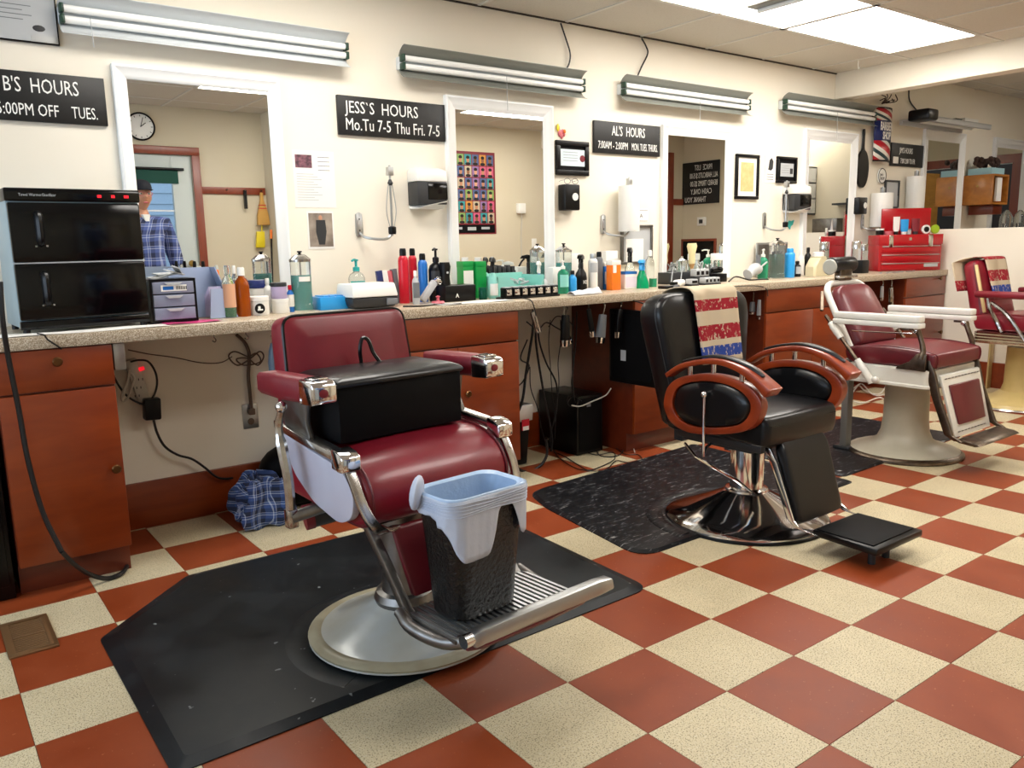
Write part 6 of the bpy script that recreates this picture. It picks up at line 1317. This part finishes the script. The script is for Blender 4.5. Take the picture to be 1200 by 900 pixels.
# leg panel: white frame with red pad
def lp(x0, x1, s0, s1, dy, h):   # on a plane from (y -.245, z .50) to (-.335, .17)
    def P(x, s_, o): return (x, -.262 - .085 * s_ - o, .495 - .31 * s_ - o * .27)
    return G().loft([[P(x0, s0, dy), P(x1, s0, dy), P(x1 - .015, s1, dy), P(x0 + .015, s1, dy)], [P(x0, s0, dy + h), P(x1, s0, dy + h), P(x1 - .015, s1, dy + h), P(x0 + .015, s1, dy + h)]])
lp(-.215, .215, 0, 1, 0, .016).part('leg_panel', 'white_enamel', t, bevel=.004)
pd = lp(-.165, .165, .16, .80, .016, .012).part('leg_pad', 'oxblood_leather', t, bevel=.010, seg=3)
for q in range(11): G().box((-.18 + q * .036, -.287, .475), (.022, .004, .004), (.26, 0, 0)).part('vent_slot', 'brushed_steel', t)
for q in range(9): G().box((-.15 + q * .036, -.358, .205), (.022, .004, .004), (.26, 0, 0)).part('vent_slot', 'brushed_steel', t)
G().loft([[(x, -.385, .165), (x, -.47, .155), (x, -.50, .163), (x, -.47, .175), (x, -.385, .185)] for x in (-.23, .23)]).part('foot_rest', 'bronze_metal', t, bevel=.006)
# headrest
G().cyl((-.11, .435, 1.045), (.11, .435, 1.045), .045, n=24).part('headrest_roll', 'black_leather', t, bevel=.008)
G().lathe([(.0, 0), (.038, .002), (.046, .010), (.040, .016)], (-.108, .435, 1.035), 20, (0, -PI / 2, 0)).part('headrest_disc', 'grey_enamel', t)
G().bx(-.06, .06, .40, .44, .955, 1.02).part('headrest_clamp', 'bronze_metal', t, bevel=.004)
G().bx(-.10, .10, .385, .41, .97, .985).part('headrest_bar', 'chrome', t, bevel=.004)

# ================================================================ CHAIR 4: at the right edge
t = T('barber_chair', 'burgundy barber chair with a yellow base, half cut off at the right edge', 'barber chair', (6.25, 2.36, 0.0), math.radians(-4))
G().lathe([(.30, 0), (.31, .01), (.29, .04), (.18, .07), (.12, .11), (.105, .16), (.10, .42)], n=44).part('pedestal', 'yellow_enamel', t)
G().lathe([(.312, .0), (.318, .008), (.310, .018), (.298, .02)], n=44).part('base_ring', 'worn_chrome', t)
G().loft([rrect(.27, -.26, .21, .455), rrect(.275, -.265, .215, .47), rrect(.275, -.265, .215, .535), rrect(.265, -.255, .205, .54)]).part('seat_skirt', 'worn_chrome', t)
for z in (.475, .495, .515): G().loft([rrect(.278, -.268, .218, z), rrect(.278, -.268, .218, z + .006)]).part('skirt_line', 'tan_enamel', t)
pad_profile(sm([(.22, .64), (.05, .66), (-.12, .66), (-.24, .645), (-.268, .62), (-.26, .56), (-.2, .545), (.15, .545), (.22, .56)], 3), -.255, .255, .008, r=.025).part('seat', 'burgundy_leather', t, ang=60)
o_, ol_, M4_ = back_cushion(.44, .62, 1.03, .10, .22, math.radians(14), .05, 'burgundy_leather', t, wtop=.40)
G().tube(ol_, .005, 6, closed=True).part('piping', 'oxblood_leather', t)
G().loft([[tuple(M4_ @ Vector((x, y, s_))) for x, y in ((-.224, -.045), (-.222, -.062), (-.205, -.062), (-.205, -.045))] for s_ in (.03, .2, .37)]).part('side_stripe', mat('cream_strap', '#dcc58e', .5), t, bevel=.002)
for s_ in (-1, 1):
    x = .30 * s_
    G().loft([[(x + q * w_, y, .795 + r_ * h_) for q, r_ in ((-1, -.6), (-.7, -1), (.7, -1), (1, -.6), (1, .7), (.75, 1), (-.75, 1), (-1, .7))] for y, w_, h_ in ((.20, .024, .016), (.19, .034, .022), (-.20, .036, .024), (-.22, .028, .018))]).part('arm_pad', 'maroon_arm', t, ang=50)
    G().tube([(x, .12, .77), (x, .10, .70), (x * .95, .06, .62), (x * .93, .02, .54)], [.012, .014, .014, .016], 8, k=4).part('arm_support', 'chrome', t)
    G().tube([(x * .95, .10, .74), (x, -.02, .66), (x, -.14, .50), (x, -.20, .42)], [.012, .014, .013, .018], 8, k=4).part('side_bar', 'worn_chrome', t)
    G().tube([(x * .86, -.22, .50), (x * .86, -.30, .30), (x * .86, -.36, .18), (x * .86, -.5, .17)], .014, 8, k=3).part('leg_bar', 'worn_chrome', t)
G().bx(-.25, .25, -.56, -.42, .155, .185).part('foot_rest', 'bronze_metal', t, bevel=.01)
tw = T('flag_towel', 'striped flag cloth hanging over the back of the chair at the right edge', 'towel', (6.25, 2.36, 0), math.radians(-4))
def flag2(u, v):
    s_ = v * .62; x = -.06 + (u - .5) * .26
    if s_ < .2: p = Vector((x - .09, .075, .41 - (.2 - s_)))
    elif s_ < .33: a = (s_ - .2) / .13 * PI; p = Vector((x - .09 + (s_ - .2) * 1.2, .075 * math.cos(a), .413 + .02 * math.sin(a)))
    else: p = Vector((x + .07, -.078 - .02 * (s_ - .33), .41 - (s_ - .33)))
    q = M4_ @ p; q.y += .006 * math.sin(u * 9 + 4 * v); return tuple(q)
G().sheet(flag2, 12, 36).part('cloth', 'flag_cloth', tw, solid=.004)
# ruler-like wooden board standing between chairs 3 and 4
pb = onZ(1153, 520, 0.0)
p0 = onY(1151, 520, 2.75); p1 = onY(1163, 385, 2.75)
t = T('wood_board', 'narrow pale wooden board standing upright between the two chairs on the right', 'board', (onY(1158, 450, 2.80).x, 2.80, 0)); zt = onY(1163, 366, 2.80).z
G().prism([(-.035, 0), (.035, 0), (.045, zt), (-.020, zt)], 'y', -.006, .006).part('board', 'board_wood', t, bevel=.001)
for q in range(9): G().bx(-.02, .02, -.0068, -.006, .1 + q * .075, .102 + q * .075).part('mark', 'tan_enamel', t)

# grey upright vacuum post left of chair 3
px_ = onZ(990, 527, 0.0)
t = T('grey_post', 'slim grey metal post standing between the black chair and the white armed chair', 'post', (px_.x, px_.y, 0))
G().bx(-.028, .028, -.02, .02, .012, .53).part('post', mat('post_grey', '#6c6a66', .45), t, bevel=.004)
G().bx(-.045, .045, -.05, .05, .012, .03).part('foot', 'dark_grey', t, bevel=.003)

# ================================================================ FLOOR AND UNDER-COUNTER THINGS
# power strip, adapter, cables beneath the first stretch of counter
Yw = WY - .02
t = T('power_strip', 'beige power strip with a red switch hanging on the wall under the counter', 'power strip', onY(161, 447, Yw))
G().box((0, 0, 0), (.05, .03, .20), (0, -.22, 0)).part('case', 'cord_white', t, bevel=.004)
G().box((.018, -.017, .055), (.022, .006, .016), (0, -.22, 0)).part('switch', 'red_led', t)
for q in range(3):
    for dx in (-.008, .008): G().box((dx + .0 - .01 * q + .01, -.016, .01 - q * .035), (.003, .003, .010)).part('socket', 'dark_grey', t)
t = T('power_adapter', 'black power brick hanging below the beige power strip', 'adapter', onY(178, 479, Yw - .03)); G().box((0, 0, 0), (.068, .05, .095), (0, .05, 0)).part('case', 'black_plastic', t, bevel=.008)
def C(label, pix, Y, r=.004, m='cord_black', k=6, **kw):
    P = [onY(a[0], a[1], Y if len(a) < 3 else a[2]) for a in pix]; return cord(label, P, r, m, k=k, **kw)
C('black cable looping from the power strip to the black power brick', [(153, 424), (163, 422), (174, 424), (182, 436), (184, 450), (180, 464), (171, 473), (160, 471), (146, 461), (134, 442), (131, 425)], Yw - .03, .0045)
C('black cable trailing from the power brick down to the checked shirt', [(180, 492), (184, 507), (193, 523), (208, 533), (225, 538), (240, 548), (252, 558), (262, 561), (273, 560)], Yw - .02, .0055)
C('white cable coiled beside the beige power strip', [(152, 432), (149, 448), (143, 462), (144, 470), (150, 466), (155, 452), (157, 443), (152, 438), (148, 455), (143, 468)], Yw - .035, .005, 'cord_white')
C('thin tan cord along the wall under the counter to the coiled brown cord', [(150, 410), (175, 415), (205, 419), (235, 425), (258, 425), (272, 418)], Yw, .0025, 'cord_brown')
C('brown cable running down the wall to the floor outlet', [(277, 392), (287, 402), (292, 416), (291, 440), (293, 462), (295, 482)], Yw, .008, 'cord_brown')
C('brown cord bunched in loops on the wall under the counter', [(290, 418), (275, 412), (268, 418), (278, 428), (291, 422), (304, 412), (309, 418), (302, 428), (290, 420), (277, 421), (286, 428), (305, 424), (300, 414), (290, 420)], Yw - .015, .0035, 'cord_brown')
t = T('outlet', 'steel wall outlet low under the counter at the end of the brown cable', 'outlet', onY(293.5, 487.5, WY - .004)); G().bx(-.036, .036, -.004, .003, -.058, .058).part('plate', 'aluminium', t, bevel=.002)
for z in (-.025, .025): G().lathe([(.016, 0), (.015, .003), (0, .004)], (0, -.004, z), 12, (PI / 2, 0, 0)).part('socket', 'cord_brown', t)
G().bx(-.014, .014, -.035, -.004, .01, .04).part('plug', 'cord_brown', t, bevel=.004)
C('thick black hose hanging from the counter down across the first cabinet', [(0, 330, 3.05), (3, 375, 3.05), (10, 420, 3.08), (22, 480, 3.1), (33, 540, 3.1), (50, 600, 3.1), (72, 646, 3.08)], 3.1, .0085)
P = [onY(72, 646, 3.08), onY(88, 662, 3.12), onY(105, 673, 3.16)] + [onZ(x_, y_, .012) for x_, y_ in ((125, 678), (142, 672), (150, 660), (149, 648))]
cord('black hose end curling on the floor in front of the first cabinet', P, .0085)
# small cable over the counter edge from under the warmer
cord('thin black cable dropping over the counter edge under the towel warmer', [onZ(44, 391, CT + .004), onZ(52, 393, CT + .004) , onY(56, 398, 3.185), onY(68, 406, 3.19), onY(72, 409, 3.2)], .003)
# cup hooks under the counter
def cup_hook(px, label, g_):
    x = onY(px, 392, 3.24).x; G().tube([(0, 0, 0), (0, 0, -.012), (.008, 0, -.022), (.004, 0, -.032), (-.006, 0, -.026)], .0022, 6, k=3).thing('cup_hook', label, 'hook', 'worn_chrome', (x, 3.24, .880), group=g_)
for px in (250, 288, 319): cup_hook(px, 'small brass cup hooks under the counter edge behind the nearest chair', 'cup hooks under the near counter')
# blue-grey bottle hanging behind chair 1 back (spray can on hook)
p = onY(320, 412, 3.30); t = T('hanging_clipper', 'slim blue-grey clipper hanging from a hook beside the back of the nearest chair', 'clipper', (p.x, 3.30, onY(320, 448, 3.30).z)); h = onY(320, 402, 3.30).z - t.location.z
G().lathe([(.012, 0), (.022, .02), (.024, h * .5), (.018, h * .8), (.008, h)], n=16).part('body', mat('bluegrey', '#5f7488', .4), t); G().tube([(0, 0, h), (0, -.01, h + .03), (0, 0, h + .05)], .003, 6, k=3).part('hanger', 'black_plastic', t)
# shirt and bag heap
random.seed(4)
c0 = onZ(318, 606, 0.0); 
bg_ = T('black_bag', 'black bag lying on the floor behind the checked shirt', 'bag', (1.42, 3.61, 0))
G().ell((0, 0, .15), (.19, .11, .15), .8, n=24).part('body', 'black_matte', bg_)
def blob(th, ph):
    r0 = 1 + .10 * math.sin(5 * th + 2 * ph) * math.cos(3 * ph) + .06 * math.sin(11 * th - 3 * ph) + .05 * math.cos(8 * ph + th)
    return Vector((.125 * r0 * math.cos(ph) * math.cos(th), .10 * r0 * math.cos(ph) * math.sin(th), .105 + .115 * r0 * math.sin(ph) + .012 * math.sin(7 * th)))
g = G(); n = 48; m_ = 28
vs = []; fs = []
for i in range(m_ + 1):
    ph = -PI / 2 + PI * i / m_
    for j in range(n):
        v = blob(2 * PI * j / n, ph); v.z = max(.002, v.z); vs.append(v)
for i in range(m_):
    for j in range(n): fs.append((i * n + j, i * n + (j + 1) % n, (i + 1) * n + (j + 1) % n, (i + 1) * n + j))
g.add(vs, fs)
t = T('shirt', 'crumpled blue checked shirt heaped on the floor below the counter', 'shirt', (1.175, 3.485, 0)); g.part('fabric', 'plaid_blue', t, ang=80)
G().sheet(lambda u, v: (-.10 + .17 * u + .02 * math.sin(6 * v), -.115 - .012 * math.sin(9 * u), .22 - .215 * v + .008 * math.sin(12 * u)), 14, 10).part('sleeve', 'plaid_blue', t, solid=.004)
G().sheet(lambda u, v: (.02 + .11 * u, -.118 + .02 * math.sin(7 * u + 3 * v), .19 - .18 * v - .02 * u), 10, 8).part('sleeve', 'plaid_blue', t, solid=.004)
# cup, bin, computer, screen below middle counter
t = T('waste_bin', 'small black waste bin with a white liner beside the middle cabinet', 'bin', (2.60, 3.50, 0)); 
G().loft([[(a * s_, b_ * s_ * .8, z) for a, b_ in ((-1, -1), (1, -1), (1, 1), (-1, 1))] for z, s_ in ((.002, .07), (.33, .092))]).part('bin_body', 'black_plastic', t, bevel=.01)
G().loft([[(a * s_, b_ * s_ * .82, z) for a, b_ in ((-1, -1), (1, -1), (1, 1), (-1, 1))] for z, s_ in ((.25, .094), (.335, .098), (.34, .09))], cap=False).part('liner', 'white_plastic', t, solid=.002)
G().bx(.02, .07, -.080, -.077, .20, .26).part('label', 'pl_red', t); G().bx(.025, .065, -.081, -.080, .20, .222).part('label_text', 'paper', t)
t = T('computer', 'black computer case on the floor under the counter among the cords', 'computer', (2.98, 3.38, 0)); G().bx(0, .20, 0, .34, .004, .345).part('case', 'black_plastic', t, bevel=.005); G().bx(.015, .185, -.006, .0, .02, .33).part('front_panel', 'black_matte', t, bevel=.003); G().bx(.07, .10, -.008, -.006, .28, .30).part('power_button', 'mid_grey', t)
t = T('flat_screen', 'black flat panel hanging from the counter corner beside the black chair', 'screen', (3.243, 3.02, .50)); z1 = .83
G().bx(-.014, .004, 0, .36, -.09, z1 - .50).part('panel', 'black_plastic', t, bevel=.012); G().bx(-.0155, -.014, .02, .34, -.06, z1 - .53).part('screen', 'black_matte', t)
G().bx(-.017, -.0155, .22, .26, .04, .10).part('sticker', 'light_grey', t); G().tube([(-.005, .03, z1 - .5), (-.005, .06, z1 - .47), (-.005, .17, .38 - .0), (-.005, .2, .378)], .004, 6, k=3).part('hanger', 'black_plastic', t)
# hanging clippers
def hang(label, px, top, bot, w_, m, Y=3.27, tilt=0, chrome=True, name='hair_clipper'):
    pt = onY(px, top, Y); pb = onY(px, bot, Y); h = pt.z - pb.z; r = w_ * depth(pt) / FPX / 2
    t = T(name, label, 'clipper', (pt.x, Y, pt.z)); rt = (0, tilt, 0)
    Mr = Euler(rt).to_matrix().to_4x4()
    def loft_t(z0, z1, s0, s1): return [[tuple(Mr @ Vector((a * r * s_, b_ * r * .7 * s_, z))) for a, b_ in ((-1, -.5), (-.5, -1), (.5, -1), (1, -.5), (1, .5), (.5, 1), (-.5, 1), (-1, .5))] for z, s_ in ((-z0, s0), (-(z0 + z1) / 2, (s0 + s1) / 2 * 1.04), (-z1, s1))]
    G().loft(loft_t(h * .12, h * .82, .8, 1.0)).part('body', m, t, bevel=.002)
    G().loft(loft_t(h * .82, h, 1.0, .9)).part('blade', 'chrome' if chrome else 'dark_grey', t)
    G().tube([tuple(Mr @ Vector((0, 0, -h * .12))), (.0, -.006, .0), (.012, 0, .880 - pt.z - .018), (.0, 0, .880 - pt.z - .004)], .004, 6, k=3).part('hanger', 'worn_chrome', t)
    return t
for a in (('silver clipper on the hook nearest the middle cabinet, over the cord tangle', 623, 362, 392, 8, 'worn_chrome', 3.26, -.35), ('small black adapter hanging among the cords under the mint bin', 659, 382, 406, 8, 'black_plastic', 3.35, -.5),
          ('black clipper hanging with a chrome foot under the row of clipper guards', 663, 364, 406, 12, 'black_plastic', 3.28, .05), ('slim black clipper hanging left of the grey one', 689, 358, 396, 7, 'black_plastic', 3.28, -.2),
          ('fat grey clipper hanging by its loop beside the black flat panel', 707, 364, 402, 12, 'mid_grey', 3.26, .15), ('black clipper with silver bands hanging right of the fat grey one', 727, 358, 396, 9, 'black_plastic', 3.26, .1),
          ('small dark clipper hanging behind the back of the black chair', 882, 352, 368, 8, 'mid_grey', 3.30, 0), ('pale grey clipper hanging beside the back of the black chair', 891, 348, 374, 8, 'light_grey', 3.26, 0), ('tiny silver clipper on the hook left of the cherry cabinet', 901, 344, 362, 5, 'worn_chrome', 3.26, .1),
          ('silver clipper hanging left of the pair behind the white armed chair', 1034, 333, 352, 5, 'light_grey', 3.26, 0), ('silver clipper hanging at the middle behind the white armed chair', 1044, 334, 358, 7, 'worn_chrome', 3.27, -.15), ('white clipper hanging close to the narrow brown cabinet', 1069, 330, 348, 6, 'light_grey', 3.26, .1)):
    hang(*a)
for q, pix in enumerate((
    [(626, 366), (624, 390), (620, 415), (616, 440), (612, 470), (601, 500), (598, 530), (606, 548), (620, 553), (634, 545), (641, 532), (640, 515)],
    [(628, 380), (628, 400), (632, 430), (638, 465), (643, 490), (647, 515), (646, 528)],
    [(630, 378), (632, 400), (640, 425), (652, 450), (652, 480), (646, 505), (644, 522)],
    [(645, 375), (643, 400), (645, 430), (647, 460), (650, 490), (650, 515)],
    [(657, 375), (657, 400), (654, 425), (655, 450), (652, 480), (650, 510)],
    [(672, 372), (671, 400), (672, 430), (670, 450), (674, 472)],
    [(618, 398), (610, 420), (620, 428), (614, 445), (608, 452)],
    [(621, 430), (622, 455), (630, 478), (634, 500), (640, 522)],
    [(617, 377), (630, 386), (640, 378), (652, 384), (666, 392)],
    [(676, 365), (675, 400), (671, 440), (673, 468)],
    [(643, 383), (652, 371), (664, 374), (672, 382)])):
    lab = ['thick black cord swinging down beside the waste bin to the floor', 'straight thick black cord left of the bundle under the mint bin', 'black cord bowing right and back into the floor bundle', 'thin black cord hanging straight in the middle of the tangle', 'thin wavy black cord under the small black adapter', 'black cord hanging along the right edge of the pale wall', 'short crooked black cord beside the middle cabinet', 'thin black cord running into the floor bundle from the left', 'black cord slung sideways between the hanging clippers', 'second straight black cord next to the wall edge', 'small looping cord at the top of the tangle'][q]
    C(lab, pix, 3.34 + .02 * (q % 4), (.0075, .0065, .005, .0025, .0028, .0032, .004, .003, .0035, .004, .003)[q])
C('grey cord sagging from the wall to the computer top', [(670, 475), (680, 476), (695, 470), (710, 463), (716, 455)], 3.36, .004, 'cord_white')
C('coiled grey cord lying above the computer', [(664, 470), (667, 463), (676, 463), (678, 472), (670, 477), (665, 472), (672, 465), (682, 470)], 3.37, .002)
def CF(label, pix, r=.003, m='cord_black', z=.006):
    P = [onZ(a, b_, z) for a, b_ in pix]; return cord(label, P, r, m)
CF('thin black cord looping across the tiles from the bundle toward the mat', [(644, 528), (660, 534), (678, 545), (690, 551), (706, 546), (720, 538), (718, 530), (700, 533), (686, 529), (672, 520), (668, 508)])
CF('thin black cord crossing the cream tile by the computer', [(648, 524), (655, 536), (676, 549), (700, 552), (712, 549), (722, 540), (735, 542), (752, 541), (748, 533), (732, 532), (716, 520)])
CF('black cord lying before the computer and bending to the black mat', [(706, 506), (700, 520), (702, 533), (720, 535), (730, 527), (715, 512)], .003)
CF('grey cord lying beside the computer foot', [(708, 503), (716, 514), (728, 520), (740, 522), (744, 530)], .0035, 'cord_white')
CF('white plug cord looped on the tile by the baseboard', [(664, 516), (672, 510), (682, 509), (685, 515), (678, 519), (668, 517)], .004, 'cord_white')
t = T('cord_bundle', 'knot of tied cords and plugs on the floor below the hanging tangle', 'cords', onZ(646, 525, 0.0)); g = G(); random.seed(13)
for q in range(9): a = q * .8; g.tube([(.04 * math.cos(a), .03 * math.sin(a), .01), (.03 * math.cos(a + 1), .03 * math.sin(a + 1), .04 + .01 * (q % 3)), (.035 * math.cos(a + 2.2), .03 * math.sin(a + 2.2), .06), (.03 * math.cos(a + 3), .02 * math.sin(a + 3), .015)], .004, 6, k=4)
g.part('loops', 'cord_black', t); G().box((.0, 0, .045), (.03, .02, .05)).part('plug', 'black_plastic', t, bevel=.004); G().tube([(.02 * math.cos(a), .018 * math.sin(a), .055) for a in [q * .6 for q in range(10)]], .003, 6).part('white_tie', 'cord_white', t)
# cords on the floor behind chair 3
for q, pix in enumerate(([(998, 462), (1006, 452), (1014, 458), (1030, 462), (1040, 450)], [(999, 470), (1012, 472), (1030, 466), (1040, 470)], [(1000, 455), (1010, 450), (1024, 463), (1040, 462)])):
    CF(['pale cord loop on the floor left of the round pedestal', 'pale cord lying lowest on the floor behind the round pedestal', 'pale cord crossing the others behind the round pedestal'][q], pix, .005, 'cord_white', .02)
# cord over counter at seam
cord('black cord draped over the counter edge above the hanging pale grey clipper', [onZ(848, 337, CT + .004), onZ(875, 335, CT + .004), onY(893, 336, 3.19), onY(899, 340, 3.185), onY(900, 347, 3.19)], .003)
cord('black cord falling over the counter edge in front of the row of clipper guards', [onZ(612, 349, CT + .004), onY(622, 352, 3.19), onY(626, 360, 3.187), onY(628, 370, 3.2)], .003)

# ================================================================ PERSON seen in the big mirror
def skin_body(name, joints, edges, m, parent, sub=2):
    me = bpy.data.meshes.new(name); me.from_pydata([j[0] for j in joints], edges, []); o = bpy.data.objects.new(name, me); COL.objects.link(o); o.parent = parent
    md = o.modifiers.new('skin', 'SKIN'); 
    me.skin_vertices.new() if not me.skin_vertices else None
    for i, j in enumerate(joints):
        r = j[1]; me.skin_vertices[0].data[i].radius = (r, r) if not isinstance(r, tuple) else r
    me.skin_vertices[0].data[0].use_root = True
    s_ = o.modifiers.new('sub', 'SUBSURF'); s_.levels = sub; s_.render_levels = sub; md.use_smooth_shade = True
    me.materials.append(MATS[m]); return o
PX, PY = 1.65, 0.30
per = T('person', 'person in a blue plaid shirt and dark cap, reflected in the big mirror', 'person', (PX, PY, 0), math.radians(-8))
# local: facing +y
J = [((0, 0, .96), .095), ((0, 0, 1.12), .105), ((0, 0, 1.30), .125), ((0, -.005, 1.42), .080), ((0, .0, 1.50), .050), ((0, .012, 1.57), .050),   # 0-5 pelvis..neck
     ((.16, 0, 1.40), .045), ((.235, -.01, 1.17), .040), ((.25, .07, .93), .034),              # right arm 6 7 8
     ((-.16, 0, 1.40), .045), ((-.235, -.01, 1.17), .040), ((-.25, .07, .93), .034),
     ((.095, 0, .88), .062), ((.10, .01, .50), .050), ((.105, -.02, .10), .040), ((.11, .10, .045), .040),
     ((-.095, 0, .88), .062), ((-.10, .01, .50), .050), ((-.105, -.02, .10), .040), ((-.11, .10, .045), .040)]
Ed = [(0, 1), (1, 2), (2, 3), (3, 4), (4, 5), (3, 6), (6, 7), (7, 8), (3, 9), (9, 10), (10, 11), (0, 12), (12, 13), (13, 14), (14, 15), (0, 16), (16, 17), (17, 18), (18, 19)]
skin_body('body', J, Ed, 'skin', per)
J2 = [((0, 0, .86), .165), ((0, 0, 1.05), .158), ((0, 0, 1.20), .160), ((0, 0, 1.34), .158), ((0, 0, 1.43), .125), ((0, .005, 1.50), .078),
      ((.165, 0, 1.42), .082), ((.240, -.01, 1.18), .066), ((.254, .065, .94), .050), ((-.165, 0, 1.42), .082), ((-.240, -.01, 1.18), .066), ((-.254, .065, .94), .050)]
skin_body('shirt', J2, [(0, 1), (1, 2), (2, 3), (3, 4), (4, 5), (4, 6), (6, 7), (7, 8), (4, 9), (9, 10), (10, 11)], 'plaid_shirt', per)
J3 = [((0, 0, 1.02), .138), ((0, 0, .90), .150), ((.10, 0, .80), .105), ((.105, .01, .50), .080), ((.11, -.01, .10), .072), ((-.10, 0, .80), .105), ((-.105, .01, .50), .080), ((-.11, -.01, .10), .072)]
skin_body('trousers', J3, [(0, 1), (1, 2), (2, 3), (3, 4), (1, 5), (5, 6), (6, 7)], 'denim', per)
for s_ in (-1, 1): G().ell((.11 * s_, .06, .045), (.050, .14, .046), .7, n=18).part('shoe', 'black_leather', per)
# head with features
g = G(); n = 28; vs = []; fs = []; m_ = 20
for i in range(m_ + 1):
    ph = -PI / 2 + PI * i / m_
    for j in range(n):
        th = 2 * PI * j / n; x = math.cos(ph) * math.cos(th); y = math.cos(ph) * math.sin(th); z = math.sin(ph)
        jaw = 1 - .28 * max(0, -z) ** 1.2; vx, vy, vz = .075 * x * jaw, .095 * y * (jaw if y > 0 else 1 - .1 * max(0, -z)), .118 * z
        if y > 0:
            vy += .022 * math.exp(-(vx / .012) ** 2 - ((vz + .012) / .018) ** 2) - .007 * (math.exp(-((abs(vx) - .032) / .015) ** 2 - ((vz - .018) / .012) ** 2)) + .006 * math.exp(-(vx / .022) ** 2 - ((vz + .052) / .007) ** 2) + .008 * math.exp(-(vx / .02) ** 2 - ((vz + .098) / .018) ** 2)
        vs.append((vx, vy, vz))
for i in range(m_):
    for j in range(n): fs.append((i * n + j, i * n + (j + 1) % n, (i + 1) * n + (j + 1) % n, (i + 1) * n + j))
g.add(vs, fs, Matrix.Translation((0, .02, 1.645))); hd = g.part('head', 'skin', per, ang=80)
for s_ in (-1, 1):
    G().ell((.076 * s_, .012, 1.64), (.010, .018, .030), n=12).part('ear', 'skin', hd); G().ell((.032 * s_, .100, 1.662), (.013, .010, .008), n=12).part('eye', 'white_plastic', hd); G().ell((.032 * s_, .109, 1.662), (.006, .003, .006), n=10).part('iris', 'hair_dark', hd)
    G().tube([(.032 * s_ + .024 * math.cos(a), .116, 1.660 + .018 * math.sin(a)) for a in [2 * PI * q / 14 for q in range(14)]], .002, 5, closed=True).part('spectacle_rim', 'pl_rosy', hd)
    G().tube([(.056 * s_, .114, 1.662), (.074 * s_, .07, 1.664), (.08 * s_, .0, 1.66)], .002, 5).part('spectacle_arm', 'pl_rosy', hd)
G().ell((0, .112, 1.593), (.024, .006, .006), n=12).part('mouth', 'pl_rosy', hd)
g = G(); g.ell((0, -.012, 1.675), (.082, .098, .085), n=24); g.part('hair', 'hair_dark', per)
g = G(); n = 28; rings = []
for z, s_ in ((1.690, 1.02), (1.715, 1.04), (1.745, .96), (1.768, .72), (1.778, .35)): rings.append([(.084 * s_ * math.cos(2 * PI * q / n), .006 + .104 * s_ * math.sin(2 * PI * q / n), z) for q in range(n)])
g.loft(rings); cp = g.part('cap', mat('cap_navy', '#141722', .8), per)
G().loft([[(x, .085 + .055 * math.cos(x / .07 * 1.3) + dy, 1.694 + dz) for x in [-.07 + .14 * q / 10 for q in range(11)]] + [] for dy, dz in ((0, 0), (-.0, .004))], cap=False).part('cap_edge', 'cap_navy', cp)
G().prism([(-.072, .07), (-.06, .12), (-.03, .155), (0, .165), (.03, .155), (.06, .12), (.072, .07)], 'z', 1.690, 1.696).part('cap_brim', 'cap_navy', cp)
G().prism([(-.03, 1.50), (.03, 1.50), (.012, 1.40), (-.012, 1.44)], 'y', .04, .096).part('undershirt', 'white_plastic', per, bevel=.004)
for s_ in (-1, 1):
    g = G(); hx = .256 * s_; hy = .075; hz = .90
    g.ell((hx, hy + .005, hz - .015), (.022, .040, .048), .8, n=16)
    for q in range(4):
        fy = hy + .036 - q * .021; ln = (.068, .078, .074, .058)[q]
        g.tube([(hx, fy, hz - .045), (hx - .004 * s_, fy + .004, hz - .045 - ln * .5), (hx - .016 * s_, fy + .008, hz - .045 - ln)], [.0095, .009, .0075], 8, k=3)
    g.tube([(hx - .006 * s_, hy + .04, hz - .005), (hx - .012 * s_, hy + .062, hz - .035), (hx - .014 * s_, hy + .066, hz - .065)], [.011, .010, .008], 8, k=3)
    g.part('hand', 'skin', per, ang=80)
